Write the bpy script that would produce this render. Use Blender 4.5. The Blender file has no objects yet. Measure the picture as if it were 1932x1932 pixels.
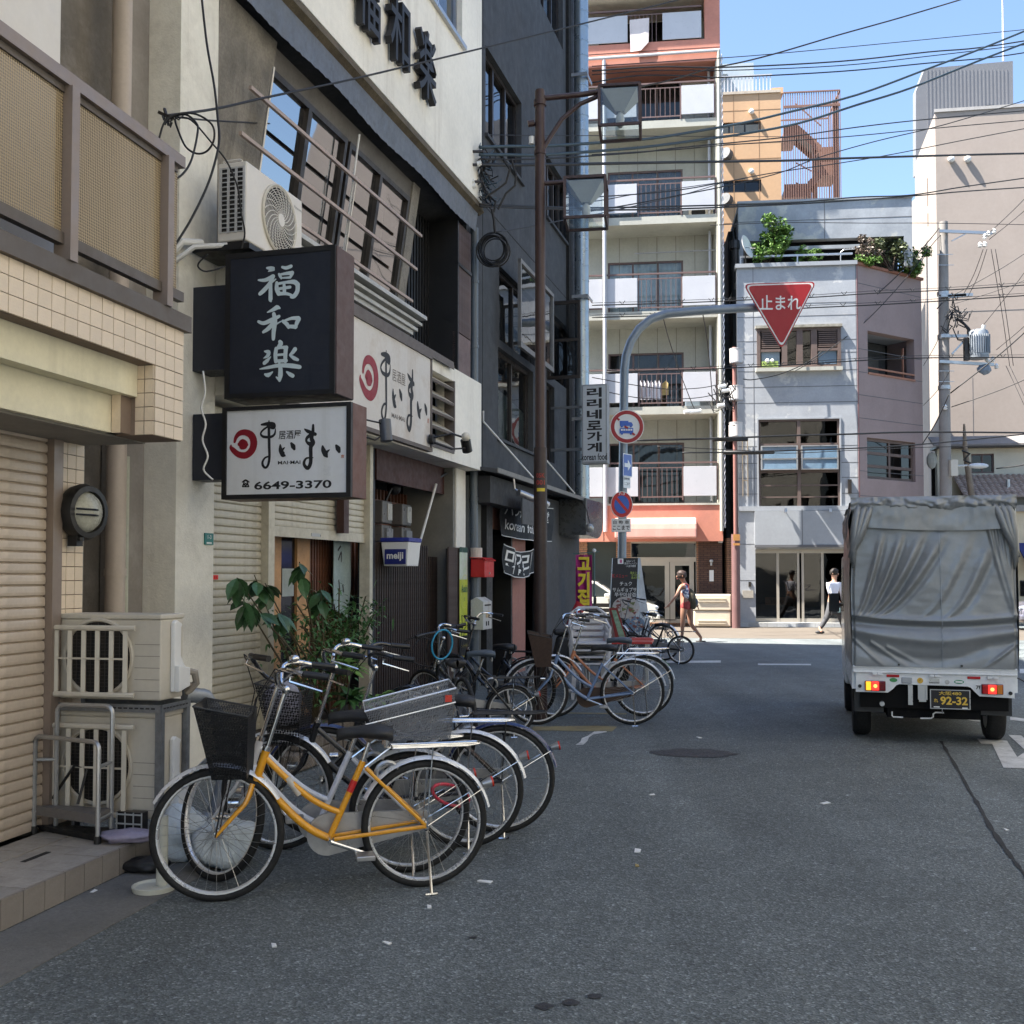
import bpy,math,random
from mathutils import Vector,Matrix,noise
random.seed(7)
C_ = bpy.context.scene
col = C_.collection
R = math.radians; TAU,PI,sin,cos,RND,V_ = math.tau,math.pi,math.sin,math.cos,random.Random,Vector
# ---------------------------------------------------------------- camera, world, sun, exposure
FPX,PITCH,CY,CAMH = 2010.,R(2.03),1015.,1.55
cd = bpy.data.cameras.new('camera'); cam = bpy.data.objects.new('camera',cd); col.objects.link(cam)
cam.location = (0,0,CAMH); cam.rotation_euler = (R(90)+PITCH,0,0)
cd.lens = FPX/1932*36; cd.sensor_width = 36; cd.shift_y = 49/1932; cd.clip_end = 900; cd.clip_start = .05
C_.camera = cam
SUN = V_((-.52,-.09,.84)).normalized()          # towards the sun
w = bpy.data.worlds.new('World'); C_.world = w; w.use_nodes = True
nt = w.node_tree; nt.nodes.clear()
sk = nt.nodes.new('ShaderNodeTexSky'); sk.sky_type = 'NISHITA'; sk.sun_disc = False
sk.sun_elevation = math.asin(SUN.z); sk.sun_rotation = math.atan2(SUN.x,SUN.y); sk.altitude = 50
sk.air_density = 1; sk.dust_density = 1.2; sk.ozone_density = 3
bg = nt.nodes.new('ShaderNodeBackground'); bg.inputs[1].default_value = .075
ou = nt.nodes.new('ShaderNodeOutputWorld'); nt.links.new(sk.outputs[0],bg.inputs[0]); nt.links.new(bg.outputs[0],ou.inputs[0])
sl = bpy.data.lights.new('sun','SUN'); sl.energy = 4.8; sl.angle = R(.5); sl.color = (1,.95,.88)
so = bpy.data.objects.new('sun',sl); col.objects.link(so); so.rotation_euler = SUN.to_track_quat('Z','Y').to_euler(); so.location = (0,0,30)
vs = C_.view_settings; vs.view_transform = 'Standard'; vs.look = 'None'; vs.gamma = 1; vs.use_curve_mapping = False
vs.exposure = 2.2
C_.cycles.max_bounces = 6; C_.cycles.diffuse_bounces = 4; C_.cycles.glossy_bounces = 3; C_.cycles.transparent_max_bounces = 12
C_.cycles.caustics_reflective = False; C_.cycles.caustics_refractive = False; C_.cycles.sample_clamp_indirect = 6

# ---------------------------------------------------------------- materials
_m = {}
def mt(name,rgb,rough=.65,metal=0.,var=.18,sc=2.5,bump=0.,bs=60.,dirt=None,streak=None,rnd=0.,coat=0.,emit=0.,spec=.5,split=None,alpha=1.):
	"""painted, plastered, metal or cloth surface: colour broken by two noises, optional dirt patches, rain streaks and relief"""
	if name in _m: return _m[name]
	m = bpy.data.materials.new(name); m.use_nodes = True; _m[name] = m
	n = m.node_tree.nodes; L = m.node_tree.links; b = n['Principled BSDF']
	tc = n.new('ShaderNodeTexCoord'); geo = tc.outputs['Object']
	def nz(scale,det=5,rg=.6,vec=None,mp=None):
		t = n.new('ShaderNodeTexNoise'); t.inputs['Scale'].default_value = scale; t.inputs['Detail'].default_value = det; t.inputs['Roughness'].default_value = rg
		if mp:
			q = n.new('ShaderNodeMapping'); q.inputs['Scale'].default_value = mp; L.new(geo,q.inputs[0]); L.new(q.outputs[0],t.inputs[0])
		else: L.new(geo,t.inputs[0])
		return t.outputs[0]
	def mr(src,a,c,lo,hi):
		t = n.new('ShaderNodeMapRange'); t.inputs[1].default_value = a; t.inputs[2].default_value = c; t.inputs[3].default_value = lo; t.inputs[4].default_value = hi
		L.new(src,t.inputs[0]); return t.outputs[0]
	def mul(c,f):
		t = n.new('ShaderNodeMix'); t.data_type = 'RGBA'; t.blend_type = 'MULTIPLY'; t.inputs[0].default_value = 1
		if hasattr(c,'links'): L.new(c,t.inputs[6])
		else: t.inputs[6].default_value = (*c,1)
		L.new(f,t.inputs[7]); return t.outputs[2]
	def mixc(c,c2,f):
		t = n.new('ShaderNodeMix'); t.data_type = 'RGBA'
		if hasattr(c,'links'): L.new(c,t.inputs[6])
		else: t.inputs[6].default_value = (*c,1)
		t.inputs[7].default_value = (*c2,1); L.new(f,t.inputs[0]); return t.outputs[2]
	c = tuple(rgb)
	if split:      # patches of another paint: (rgb,scale,threshold)
		c = mixc(c,split[0],mr(nz(split[1],8,.65),split[2],split[2]+.03,0,1))
	if var: c = mul(mul(c,mr(nz(sc),.3,.7,1-var,1+var*.6)),mr(nz(sc*14,3),.3,.7,1-var*.5,1+var*.3))
	if streak: c = mixc(c,streak[0],mr(nz(streak[2],6,.7,mp=(1,1,.06)),.52,.78,0,streak[1]))
	if dirt: c = mixc(c,dirt[0],mr(nz(dirt[2],8,.7),.5,.72,0,dirt[1]))
	if rnd:
		oi = n.new('ShaderNodeObjectInfo'); c = mul(c,mr(oi.outputs['Random'],0,1,1-rnd,1+rnd))
	if hasattr(c,'links'): L.new(c,b.inputs['Base Color'])
	else: b.inputs['Base Color'].default_value = (*c,1)
	if var and rough > .12: L.new(mr(nz(sc*5,4),.3,.7,max(.03,rough-.1),min(1,rough+.12)),b.inputs['Roughness'])
	else: b.inputs['Roughness'].default_value = rough
	b.inputs['Metallic'].default_value = metal; b.inputs['Specular IOR Level'].default_value = spec
	b.inputs['Coat Weight'].default_value = coat; b.inputs['Coat Roughness'].default_value = .08
	if alpha < 1: b.inputs['Alpha'].default_value = alpha
	if emit: b.inputs['Emission Color'].default_value = (*rgb,1); b.inputs['Emission Strength'].default_value = emit
	if bump:
		bp = n.new('ShaderNodeBump'); bp.inputs['Strength'].default_value = bump; bp.inputs['Distance'].default_value = .02
		L.new(nz(bs,6,.65),bp.inputs['Height']); L.new(bp.outputs[0],b.inputs['Normal'])
	return m
def glass(name,tint=(.8,.85,.85),f0=.08,clear=.9,rough=.02,wav=.06):
	"""a pane: mirrors by Schlick's law from either side, otherwise lets light through tinted"""
	if name in _m: return _m[name]
	m = bpy.data.materials.new(name); m.use_nodes = True; _m[name] = m; n = m.node_tree.nodes; L = m.node_tree.links; n.clear()
	o = n.new('ShaderNodeOutputMaterial'); t = n.new('ShaderNodeBsdfTransparent'); t.inputs[0].default_value = (*[clear*x for x in tint],1)
	g = n.new('ShaderNodeBsdfGlossy'); g.inputs['Roughness'].default_value = rough; lw = n.new('ShaderNodeLayerWeight')
	p = n.new('ShaderNodeMath'); p.operation = 'POWER'; L.new(lw.outputs['Facing'],p.inputs[0]); lw.inputs[0].default_value = .5; p.inputs[1].default_value = 4
	f = n.new('ShaderNodeMapRange'); f.inputs[3].default_value = f0; f.inputs[4].default_value = 1; L.new(p.outputs[0],f.inputs[0])
	tc = n.new('ShaderNodeTexCoord'); nzz = n.new('ShaderNodeTexNoise'); nzz.inputs['Scale'].default_value = 1.3; L.new(tc.outputs['Object'],nzz.inputs[0])
	bp = n.new('ShaderNodeBump'); bp.inputs['Strength'].default_value = wav; bp.inputs['Distance'].default_value = .05; L.new(nzz.outputs[0],bp.inputs['Height']); L.new(bp.outputs[0],g.inputs['Normal'])
	x = n.new('ShaderNodeMixShader'); L.new(f.outputs[0],x.inputs[0]); L.new(t.outputs[0],x.inputs[1]); L.new(g.outputs[0],x.inputs[2]); L.new(x.outputs[0],o.inputs[0]); return m
def brickmat(name,c1,c2,mortar,w_,h_,ms=.008,bump=.5,rough=.8,axis='xz'):
	if name in _m: return _m[name]
	m = bpy.data.materials.new(name); m.use_nodes = True; _m[name] = m; n = m.node_tree.nodes; L = m.node_tree.links; b = n['Principled BSDF']
	tc = n.new('ShaderNodeTexCoord'); sp = n.new('ShaderNodeSeparateXYZ'); cb = n.new('ShaderNodeCombineXYZ'); L.new(tc.outputs['Object'],sp.inputs[0])
	L.new(sp.outputs[0 if axis[0] == 'x' else 1],cb.inputs[0]); L.new(sp.outputs[2],cb.inputs[1])
	k = n.new('ShaderNodeTexBrick'); k.inputs['Color1'].default_value = (*c1,1); k.inputs['Color2'].default_value = (*c2,1); k.inputs['Mortar'].default_value = (*mortar,1)
	k.inputs['Scale'].default_value = 1; k.inputs['Brick Width'].default_value = w_; k.inputs['Row Height'].default_value = h_; k.inputs['Mortar Size'].default_value = ms; k.inputs['Mortar Smooth'].default_value = .2
	L.new(cb.outputs[0],k.inputs[0]); nn = n.new('ShaderNodeTexNoise'); nn.inputs['Scale'].default_value = 3; L.new(tc.outputs['Object'],nn.inputs[0])
	mx = n.new('ShaderNodeMix'); mx.data_type = 'RGBA'; mx.blend_type = 'MULTIPLY'; mx.inputs[0].default_value = .35; L.new(k.outputs[0],mx.inputs[6]); L.new(nn.outputs[0],mx.inputs[7]); L.new(mx.outputs[2],b.inputs['Base Color'])
	bp = n.new('ShaderNodeBump'); bp.inputs['Strength'].default_value = bump; bp.inputs['Distance'].default_value = .01; bp.invert = True; L.new(k.outputs[1],bp.inputs['Height']); L.new(bp.outputs[0],b.inputs['Normal'])
	b.inputs['Roughness'].default_value = rough; return m
def asphalt(name,base,line=None):
	m = bpy.data.materials.new(name); m.use_nodes = True; n = m.node_tree.nodes; L = m.node_tree.links; b = n['Principled BSDF']
	tc = n.new('ShaderNodeTexCoord'); P_ = tc.outputs['Object']
	def nz(s,d=4,r=.6):
		t = n.new('ShaderNodeTexNoise'); t.inputs['Scale'].default_value = s; t.inputs['Detail'].default_value = d; t.inputs['Roughness'].default_value = r; L.new(P_,t.inputs[0]); return t.outputs[0]
	def rmp(src,*st):
		t = n.new('ShaderNodeValToRGB'); e = t.color_ramp.elements
		while len(e) < len(st): e.new(.5)
		for q,(p_,c) in zip(e,st): q.position = p_; q.color = (*c,1)
		L.new(src,t.inputs[0]); return t.outputs[0]
	def mul(a,c,f=1.,bt='MULTIPLY'):
		t = n.new('ShaderNodeMix'); t.data_type = 'RGBA'; t.blend_type = bt; t.inputs[0].default_value = f; L.new(a,t.inputs[6]); L.new(c,t.inputs[7]); return t.outputs[2]
	g = lambda v: (v,v,v)
	vo = n.new('ShaderNodeTexVoronoi'); vo.inputs['Scale'].default_value = 105; L.new(P_,vo.inputs[0])
	hs = n.new('ShaderNodeSeparateColor'); L.new(vo.outputs['Color'],hs.inputs[0])
	stones = rmp(hs.outputs[0],(0,g(.42)),(.45,g(.8)),(.8,g(1.25)),(.93,g(1.7)),(1,g(2.9)))
	vo2 = n.new('ShaderNodeTexVoronoi'); vo2.inputs['Scale'].default_value = 48; L.new(P_,vo2.inputs[0]); hs2 = n.new('ShaderNodeSeparateColor'); L.new(vo2.outputs['Color'],hs2.inputs[0])
	spots = rmp(hs2.outputs[1],(0,g(.75)),(.5,g(1)),(.9,g(1.15)),(.985,g(1.2)),(1,g(2.2)))
	c = rmp(nz(.35,6),(.3,tuple(x*.82 for x in base)),(.7,tuple(x*1.15 for x in base)))
	tr_ = n.new('ShaderNodeMapping'); tr_.inputs['Rotation'].default_value = (0,0,R(14)); tr_.inputs['Scale'].default_value = (1.1,.05,1); L.new(P_,tr_.inputs[0]); tk_ = n.new('ShaderNodeTexNoise'); tk_.inputs['Scale'].default_value = 1; tk_.inputs['Detail'].default_value = 4; L.new(tr_.outputs[0],tk_.inputs[0]); c = mul(c,rmp(tk_.outputs[0],(.35,g(.84)),(.65,g(1.12)))); c = mul(c,stones,.6); c = mul(c,spots,.6); c = mul(c,rmp(nz(2.2,5),(.3,g(.86)),(.7,g(1.1))))
	c = mul(c,rmp(nz(160,2),(.3,g(.7)),(.7,g(1.25))),.6)
	L.new(c,b.inputs['Base Color']); b.inputs['Roughness'].default_value = .78; b.inputs['Specular IOR Level'].default_value = .35
	bp = n.new('ShaderNodeBump'); bp.inputs['Strength'].default_value = .55; bp.inputs['Distance'].default_value = .006; L.new(vo.outputs['Distance'],bp.inputs['Height'])
	bp2 = n.new('ShaderNodeBump'); bp2.inputs['Strength'].default_value = .3; bp2.inputs['Distance'].default_value = .01; L.new(nz(70,5),bp2.inputs['Height']); L.new(bp.outputs[0],bp2.inputs['Normal']); L.new(bp2.outputs[0],b.inputs['Normal'])
	return m

# ---------------------------------------------------------------- geometry helpers
class G:
	"""mesh collector: points are plain 3-tuples"""
	def __init__(s): s.v = []; s.f = []; s.m = []
	def face(s,pts,mi=0):
		k = len(s.v); s.v += [tuple(p) for p in pts]; s.f.append(tuple(range(k,k+len(pts)))); s.m.append(mi); return s
	def add(s,vs,fs,mi=0):
		k = len(s.v); s.v += [tuple(p) for p in vs]; s.f += [tuple(k+i for i in f) for f in fs]; s.m += [mi]*len(fs); return s
	def box(s,x0,x1,y0,y1,z0,z1,mi=0):
		v = [(x,y,z) for z in (z0,z1) for y in (y0,y1) for x in (x0,x1)]
		return s.add(v,[(0,2,3,1),(4,5,7,6),(0,1,5,4),(2,6,7,3),(0,4,6,2),(1,3,7,5)],mi)
	def hexa(s,bot,top,mi=0):
		n = len(bot); fs = [tuple(range(n))[::-1],tuple(range(n,2*n))] + [(i,(i+1) % n,n+(i+1) % n,n+i) for i in range(n)]
		return s.add(list(bot)+list(top),fs,mi)
	def bar(s,a,b,w_,h_=None,mi=0,up=(0,0,1)):
		a,b = V_(a),V_(b); h_ = w_ if h_ is None else h_; d = (b-a).normalized(); u = V_(up)
		if abs(d.dot(u)) > .98: u = V_((1,0,0))
		sd = d.cross(u).normalized()*w_/2; u2 = sd.cross(d).normalized()*h_/2
		q = lambda p: [p-sd-u2,p+sd-u2,p+sd+u2,p-sd+u2]
		return s.hexa(q(a),q(b),mi)
	def tube(s,pts,r,n=8,mi=0,closed=False,cap=True,ell=None):
		pts = [V_(p) for p in pts]; N = len(pts); rs = r if isinstance(r,(list,tuple)) else [r]*N; k = len(s.v); prev = None
		for i,p in enumerate(pts):
			if closed: d = pts[(i+1) % N]-pts[i-1]
			else: d = pts[min(i+1,N-1)]-pts[max(i-1,0)]
			d = d.normalized() if d.length > 1e-9 else V_((0,0,1))
			if prev is None:
				u = V_((0,0,1)) if abs(d.z) < .9 else V_((1,0,0)); u = (u-d*u.dot(d)).normalized()
			else: u = (prev-d*prev.dot(d)).normalized()
			prev = u; w_ = d.cross(u)
			for j in range(n):
				a = 2*PI*(j+.5)/n; s.v.append(tuple(p+(u*cos(a)+w_*sin(a)*(ell or 1))*rs[i]))
		M_ = N if closed else N-1
		for i in range(M_):
			for j in range(n):
				a = k+i*n+j; b = k+i*n+(j+1) % n; c = k+((i+1) % N)*n+(j+1) % n; d = k+((i+1) % N)*n+j
				s.f.append((a,b,c,d)); s.m.append(mi)
		if cap and not closed:
			s.f.append(tuple(k+j for j in range(n))[::-1]); s.f.append(tuple(k+(N-1)*n+j for j in range(n))); s.m += [mi,mi]
		return s
	def cyl(s,a,b,r,n=16,mi=0,r2=None): return s.tube([a,b],[r,r if r2 is None else r2],n,mi)
	def lathe(s,prof,o,ax=(0,0,1),n=20,mi=0):
		"""prof: (radius, distance along the axis)"""
		o,ax = V_(o),V_(ax).normalized(); return s.tube([o+ax*h for r,h in prof],[max(r,1e-4) for r,h in prof],n,mi) if all(prof[i+1][1] > prof[i][1] for i in range(len(prof)-1)) else s._lat(prof,o,ax,n,mi)
	def _lat(s,prof,o,ax,n,mi):
		ax = V_(ax).normalized(); o = V_(o)
		u = V_((0,0,1)) if abs(ax.z) < .9 else V_((1,0,0)); u = (u-ax*u.dot(ax)).normalized(); w_ = ax.cross(u); k = len(s.v)
		for r,h in prof:
			for j in range(n):
				a = 2*PI*j/n; s.v.append(tuple(o+ax*h+(u*cos(a)+w_*sin(a))*r))
		for i in range(len(prof)-1):
			for j in range(n): s.f.append((k+i*n+j,k+i*n+(j+1) % n,k+(i+1)*n+(j+1) % n,k+(i+1)*n+j)); s.m.append(mi)
		return s
	def prism(s,poly,y0,y1,mi=0,ax='y'):
		"""poly of (x,z) swept from y0 to y1 (ax y), or (y,z) swept over x, or (x,y) swept over z"""
		q = (lambda p,t: (p[0],t,p[1])) if ax == 'y' else (lambda p,t: (t,p[0],p[1])) if ax == 'x' else (lambda p,t: (p[0],p[1],t))
		return s.hexa([q(p,y0) for p in poly],[q(p,y1) for p in poly],mi)
	def sph(s,c,r,n=12,mi=0,sc=(1,1,1)):
		k = len(s.v); m_ = n//2
		for i in range(m_+1):
			t = PI*i/m_
			for j in range(n):
				a = 2*PI*j/n; s.v.append((c[0]+r*sc[0]*sin(t)*cos(a),c[1]+r*sc[1]*sin(t)*sin(a),c[2]+r*sc[2]*cos(t)))
		for i in range(m_):
			for j in range(n): s.f.append((k+i*n+j,k+(i+1)*n+j,k+(i+1)*n+(j+1) % n,k+i*n+(j+1) % n)); s.m.append(mi)
		return s
	def disc(s,c,r,nrm=(0,-1,0),n=24,mi=0,ry=None):
		c = V_(c); d = V_(nrm).normalized(); u = V_((0,0,1)) if abs(d.z) < .9 else V_((0,1,0)); u = (u-d*u.dot(d)).normalized(); w_ = u.cross(d)
		return s.face([c+w_*cos(2*PI*j/n)*r+u*sin(2*PI*j/n)*(ry or r) for j in range(n)],mi)
	def map(s,fn): s.v = [tuple(fn(p)) for p in s.v]; return s
	def shift(s,d): s.v = [(x+d[0],y+d[1],z+d[2]) for x,y,z in s.v]; return s
def mesh(name,g,mats,sm=False):
	me = bpy.data.meshes.new(name); me.from_pydata(g.v,[],g.f)
	if not isinstance(mats,(list,tuple)): mats = [mats]
	for m in mats: me.materials.append(m)
	if len(mats) > 1: me.polygons.foreach_set('material_index',g.m)
	if sm:
		me.polygons.foreach_set('use_smooth',[True]*len(me.polygons))
		if sm != 2:
			try: me.set_sharp_from_angle(angle=R(40))
			except Exception: pass
	me.validate(); me.update(); return me
def ray(x,y):
	a = (x-966)/FPX; b = -(y-CY)/FPX; fw = cos(PITCH)-b*sin(PITCH); return a/fw,(sin(PITCH)+b*cos(PITCH))/fw
def W(x,y,d):
	a,u = ray(x,y); return V_((a*d,d,CAMH+u*d))
def gnd(x,y,z=0.):
	a,u = ray(x,y); d = (z-CAMH)/u; return V_((a*d,d,z))
def cat_(pts,k=4):
	"""a sm curve through a few points"""
	P_ = [V_(p) for p in pts]; q = []
	for i in range(len(P_)-1):
		p0,p1,p2,p3 = P_[max(i-1,0)],P_[i],P_[i+1],P_[min(i+2,len(P_)-1)]
		for j in range(k): t = j/k; q.append(.5*((2*p1)+(p2-p0)*t+(2*p0-5*p1+4*p2-p3)*t*t+(3*p1-p0-3*p2+p3)*t**3))
	return q+[P_[-1]]
class Fr:
	"""a building's own ground frame: s along its front, y into the building, z up"""
	def __init__(s,o,vp=None,far=False,e=None):
		if e is None: e = V_(((vp-966)/FPX,1)).normalized()*(-1 if far else 1)
		else: e = V_(e).normalized()
		s.e = e; s.n = V_((-e.y,e.x)); s.o = V_((o[0],o[1])); s.ang = math.atan2(e.y,e.x)
	def w(s,p): q = s.o+s.e*p[0]+s.n*p[1]; return V_((q.x,q.y,p[2]))
	def p(s,x,y,c=0.):
		a,u = ray(x,y); t = (s.o.dot(s.n)+c)/(a*s.n.x+s.n.y); q = V_((a*t,t))-s.o; return q.dot(s.e),CAMH+u*t
	def q(s,x,y,z=0.):
		g = gnd(x,y,z); v = V_((g.x,g.y))-s.o; return v.dot(s.e),v.dot(s.n)
	def i(s,g): v = V_((g[0],g[1]))-s.o; return v.dot(s.e),v.dot(s.n),g[2]
WD = Fr((0,0),e=(1,0))
def setp(o,label=None,cat=None,group=None,kind=None):
	if label: o['label'] = label
	if cat: o['category'] = cat
	if group: o['group'] = group
	if kind: o['kind'] = kind
class T:
	"""a thing: an Empty at its base, parts modelled in the frame's coordinates"""
	def __init__(s,name,label,cat,fr,base=(0,0,0),group=None):
		s.e = bpy.data.objects.new(name,None); col.objects.link(s.e); s.e.empty_display_size = .2; s.fr = fr; s.b = tuple(base)
		s.e.location = fr.w(base); s.e.rotation_euler = (0,0,fr.ang); setp(s.e,label,cat,group)
	def P(s,name,g,mats,parent=None,sm=False,bev=0,label=None,kind=None,group=None):
		g.shift((-s.b[0],-s.b[1],-s.b[2])); o = bpy.data.objects.new(name,mesh(name,g,mats,sm)); col.objects.link(o); o.parent = parent or s.e
		if bev: bevel(o,bev)
		if label: o['label'] = label
		if kind: o['kind'] = kind
		if group: o['group'] = group
		return o
	def pieces(s,name,g,mats,offs,parent=None,sm=False,bev=0):
		"""alike pieces sharing one mesh; offs are frame positions (optionally with a z rotation and a scale)"""
		me = mesh(name,g,mats,sm); r = []
		for q in offs:
			o = bpy.data.objects.new(name,me); col.objects.link(o); o.parent = parent or s.e; o.location = (q[0]-s.b[0],q[1]-s.b[1],q[2]-s.b[2])
			if len(q) > 3 and q[3]: o.rotation_euler = q[3] if isinstance(q[3],tuple) else (0,0,q[3])
			if len(q) > 4: o.scale = q[4]
			if bev: bevel(o,bev)
			r.append(o)
		return r
def bevel(o,w_,seg=2):
	b = o.modifiers.new('bevel','BEVEL'); b.width = w_; b.segments = seg; b.limit_method = 'ANGLE'; b.angle_limit = R(50); b.harden_normals = False
def S(name,label,cat,g,mats,fr=WD,base=(0,0,0),group=None,kind=None,sm=False,bev=0,rot=None):
	"""a thing or a piece of the setting that is one mesh, modelled in the frame's coordinates"""
	g.shift((-base[0],-base[1],-base[2])); o = bpy.data.objects.new(name,mesh(name,g,mats,sm)); col.objects.link(o)
	o.location = fr.w(base); o.rotation_euler = (0,0,fr.ang); setp(o,label,cat,group,kind)
	if bev: bevel(o,bev)
	return o
def text(body,size,depth=0.,bold=0.,spacing=1.,font=None,align='CENTER',line=1.):
	"""flat or raised lettering as (verts, faces) in the xz plane, centred, facing -y"""
	c = bpy.data.curves.new('t','FONT'); c.body = body; c.size = size; c.offset = bold; c.space_character = spacing; c.align_x = align; c.space_line = line
	c.resolution_u = 3; c.extrude = depth
	o = bpy.data.objects.new('t',c); col.objects.link(o); dg = bpy.context.evaluated_depsgraph_get(); me = bpy.data.meshes.new_from_object(o.evaluated_get(dg))
	v = [tuple(q.co) for q in me.vertices]; f = [tuple(p.vertices) for p in me.polygons]
	bpy.data.objects.remove(o); bpy.data.curves.remove(c); bpy.data.meshes.remove(me)
	if v:
		x0 = min(p[0] for p in v); x1 = max(p[0] for p in v); y0 = min(p[1] for p in v); y1 = max(p[1] for p in v)
		v = [(p[0]-(x0+x1)/2,-p[2],p[1]-(y0+y1)/2) for p in v]; return v,f,(x1-x0,y1-y0)
	return v,f,(1,1)
def puttext(g,body,cx,y,cz,w_=None,h_=None,mi=0,bold=0.,depth=0.,size=1.,line=1.,spacing=1.,fn=None):
	"""lettering fitted to width w_ and height h_, centred at (cx, y, cz), facing -y"""
	v,f,(a,b) = text(body,size,depth,bold*size,spacing,line=line); kx = (w_/a) if w_ else None; kz = (h_/b) if h_ else None
	if kx is None: kx = kz if kz else 1
	if kz is None: kz = kx
	v = [(cx+p[0]*kx,y+p[1]*(kz if depth else 1),cz+p[2]*kz) for p in v]
	if fn: v = [fn(p) for p in v]
	g.add(v,f,mi); return g
def brush(g,strokes,y,mi=0,fn=lambda u,v: (u,v)):
	"""brush writing: each stroke is a list of (u, v, half width); drawn as round-ended ribbons"""
	for k,st in enumerate(strokes):
		p = [(V_((a,b)),r) for a,b,r in st]; q = []
		for i in range(len(p)-1):      # Catmull-Rom between points
			p0,p1,p2,p3 = p[max(i-1,0)],p[i],p[i+1],p[min(i+2,len(p)-1)]
			for t in ([0,.25,.5,.75] if i < len(p)-2 else [0,.25,.5,.75,1]):
				c = .5*((2*p1[0])+(p2[0]-p0[0])*t+(2*p0[0]-5*p1[0]+4*p2[0]-p3[0])*t*t+(3*p1[0]-p0[0]-3*p2[0]+p3[0])*t**3); q.append((c,p1[1]+(p2[1]-p1[1])*t))
		yy = y-.0004*k
		L_,R_ = [],[]
		for i,(c,r) in enumerate(q):
			d = (q[min(i+1,len(q)-1)][0]-q[max(i-1,0)][0]); d = d.normalized() if d.length > 1e-9 else V_((1,0)); nn = V_((-d.y,d.x)); L_.append(c+nn*r); R_.append(c-nn*r)
		for i in range(len(q)-1):
			g.face([(*[fn(*z)[0] for z in [a]],yy,fn(*a)[1]) for a in (L_[i],L_[i+1],R_[i+1],R_[i])],mi)
		for c,r in (q[0],q[-1]):
			g.face([(fn(c.x+r*cos(a),c.y+r*sin(a))[0],yy-.0002,fn(c.x+r*cos(a),c.y+r*sin(a))[1]) for a in [2*PI*j/10 for j in range(10)]],mi)
	return g
# fonts with a sturdier face are not available offline, so heavy lettering is thickened outlines
B1 = Fr(gnd(0,1760),1410); B2 = Fr(gnd(936,1284),1530)
AP = Fr(gnd(1363,1183),-15000,True); CB = Fr(W(1395,1183,32.3),-17400,True)
ST = Fr((0,0),1500)      # the street's own direction
# ---------------------------------------------------------------- shared materials
class M: pass
M.asph = asphalt('asphalt',(.146,.162,.161))
M.gutter = mt('gutter_concrete',(.19,.185,.17),.85,var=.3,sc=4,bump=.5,bs=90,dirt=((.05,.05,.05),.7,2))
M.white_line = mt('road_paint',(.62,.62,.6),.7,var=.2,sc=6,bump=.3,bs=120,dirt=((.09,.09,.09),.55,9))
M.yellow_line = mt('worn_yellow_paint',(.30,.25,.13),.8,var=.3,dirt=((.09,.09,.085),.9,5))
M.tile = mt('cream_tile',(.74,.61,.46),.35,var=.1,sc=8,rnd=.05,bump=.08,bs=30,streak=((.3,.22,.16),.35,3))
M.grout = mt('grout',(.23,.17,.13),.9,var=.1)
M.paving = mt('paving_tile',(.36,.33,.29),.6,var=.2,sc=5,rnd=.08,bump=.15,bs=60,dirt=((.13,.12,.11),.6,4))
M.risertile = mt('riser_tile',(.27,.24,.21),.5,var=.15,sc=6,rnd=.08,bump=.1,bs=60,dirt=((.1,.09,.08),.5,5))
M.beam = mt('pale_yellow_plaster',(.78,.73,.55),.8,var=.1,sc=2,bump=.15,bs=80,streak=((.4,.36,.25),.4,2))
M.soffit = mt('grey_soffit',(.27,.25,.22),.8,var=.15)
M.shut1 = mt('beige_shutter',(.58,.49,.40),.45,metal=.15,var=.12,sc=2,rnd=.03,streak=((.25,.2,.15),.45,4),dirt=((.22,.18,.14),.4,3))
M.shut2 = mt('grey_shutter',(.6,.56,.46),.5,metal=.15,var=.14,sc=2,rnd=.03,streak=((.2,.18,.15),.5,4),dirt=((.25,.2,.13),.4,5))
M.taupe = mt('taupe_metal',(.27,.215,.18),.4,metal=.3,var=.08)
M.dtaupe = mt('dark_taupe_metal',(.12,.1,.085),.5,metal=.3,var=.1)
M.brownwall = mt('brown_wall',(.17,.15,.125),.85,var=.2,bump=.2,bs=40,dirt=((.35,.32,.29),.45,3))
M.beige = mt('beige_wall',(.42,.32,.22),.85,var=.1,bump=.2,bs=60)
M.pipe = mt('beige_pipe',(.5,.42,.35),.5,var=.1,streak=((.3,.25,.2),.4,3))
M.stucco = mt('white_stucco',(.82,.79,.7),.9,var=.12,sc=1.2,bump=.35,bs=50,streak=((.28,.24,.19),.55,2.2),dirt=((.3,.26,.2),.35,2))
M.creamwall = mt('cream_render',(.84,.81,.73),.85,var=.1,sc=1,bump=.2,bs=70,streak=((.36,.3,.23),.5,2.5))
M.roughconc = mt('stained_concrete',(.23,.21,.18),.9,var=.35,sc=3,bump=.8,bs=25,streak=((.5,.46,.4),.6,3))
M.black = mt('black_paint',(.012,.012,.013),.45,var=.2)
M.dkframe = mt('dark_bronze_frame',(.035,.028,.024),.4,metal=.3,var=.1)
M.navy = mt('navy_board',(.016,.02,.032),.5,var=.15)
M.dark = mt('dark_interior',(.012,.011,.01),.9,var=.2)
M.alu = mt('grey_aluminium',(.45,.45,.45),.35,metal=.8,var=.08)
M.steel = mt('galvanised_steel',(.42,.43,.44),.38,metal=.85,var=.15,sc=8)
M.chrome = mt('chrome',(.7,.7,.7),.16,metal=1,var=.05)
M.white = mt('white_plastic',(.72,.72,.7),.4,var=.06)
M.acbeige = mt('aircon_beige',(.56,.52,.44),.45,var=.07,streak=((.36,.32,.26),.4,3))
M.acwhite = mt('aircon_white',(.7,.66,.6),.4,var=.05)
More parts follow.
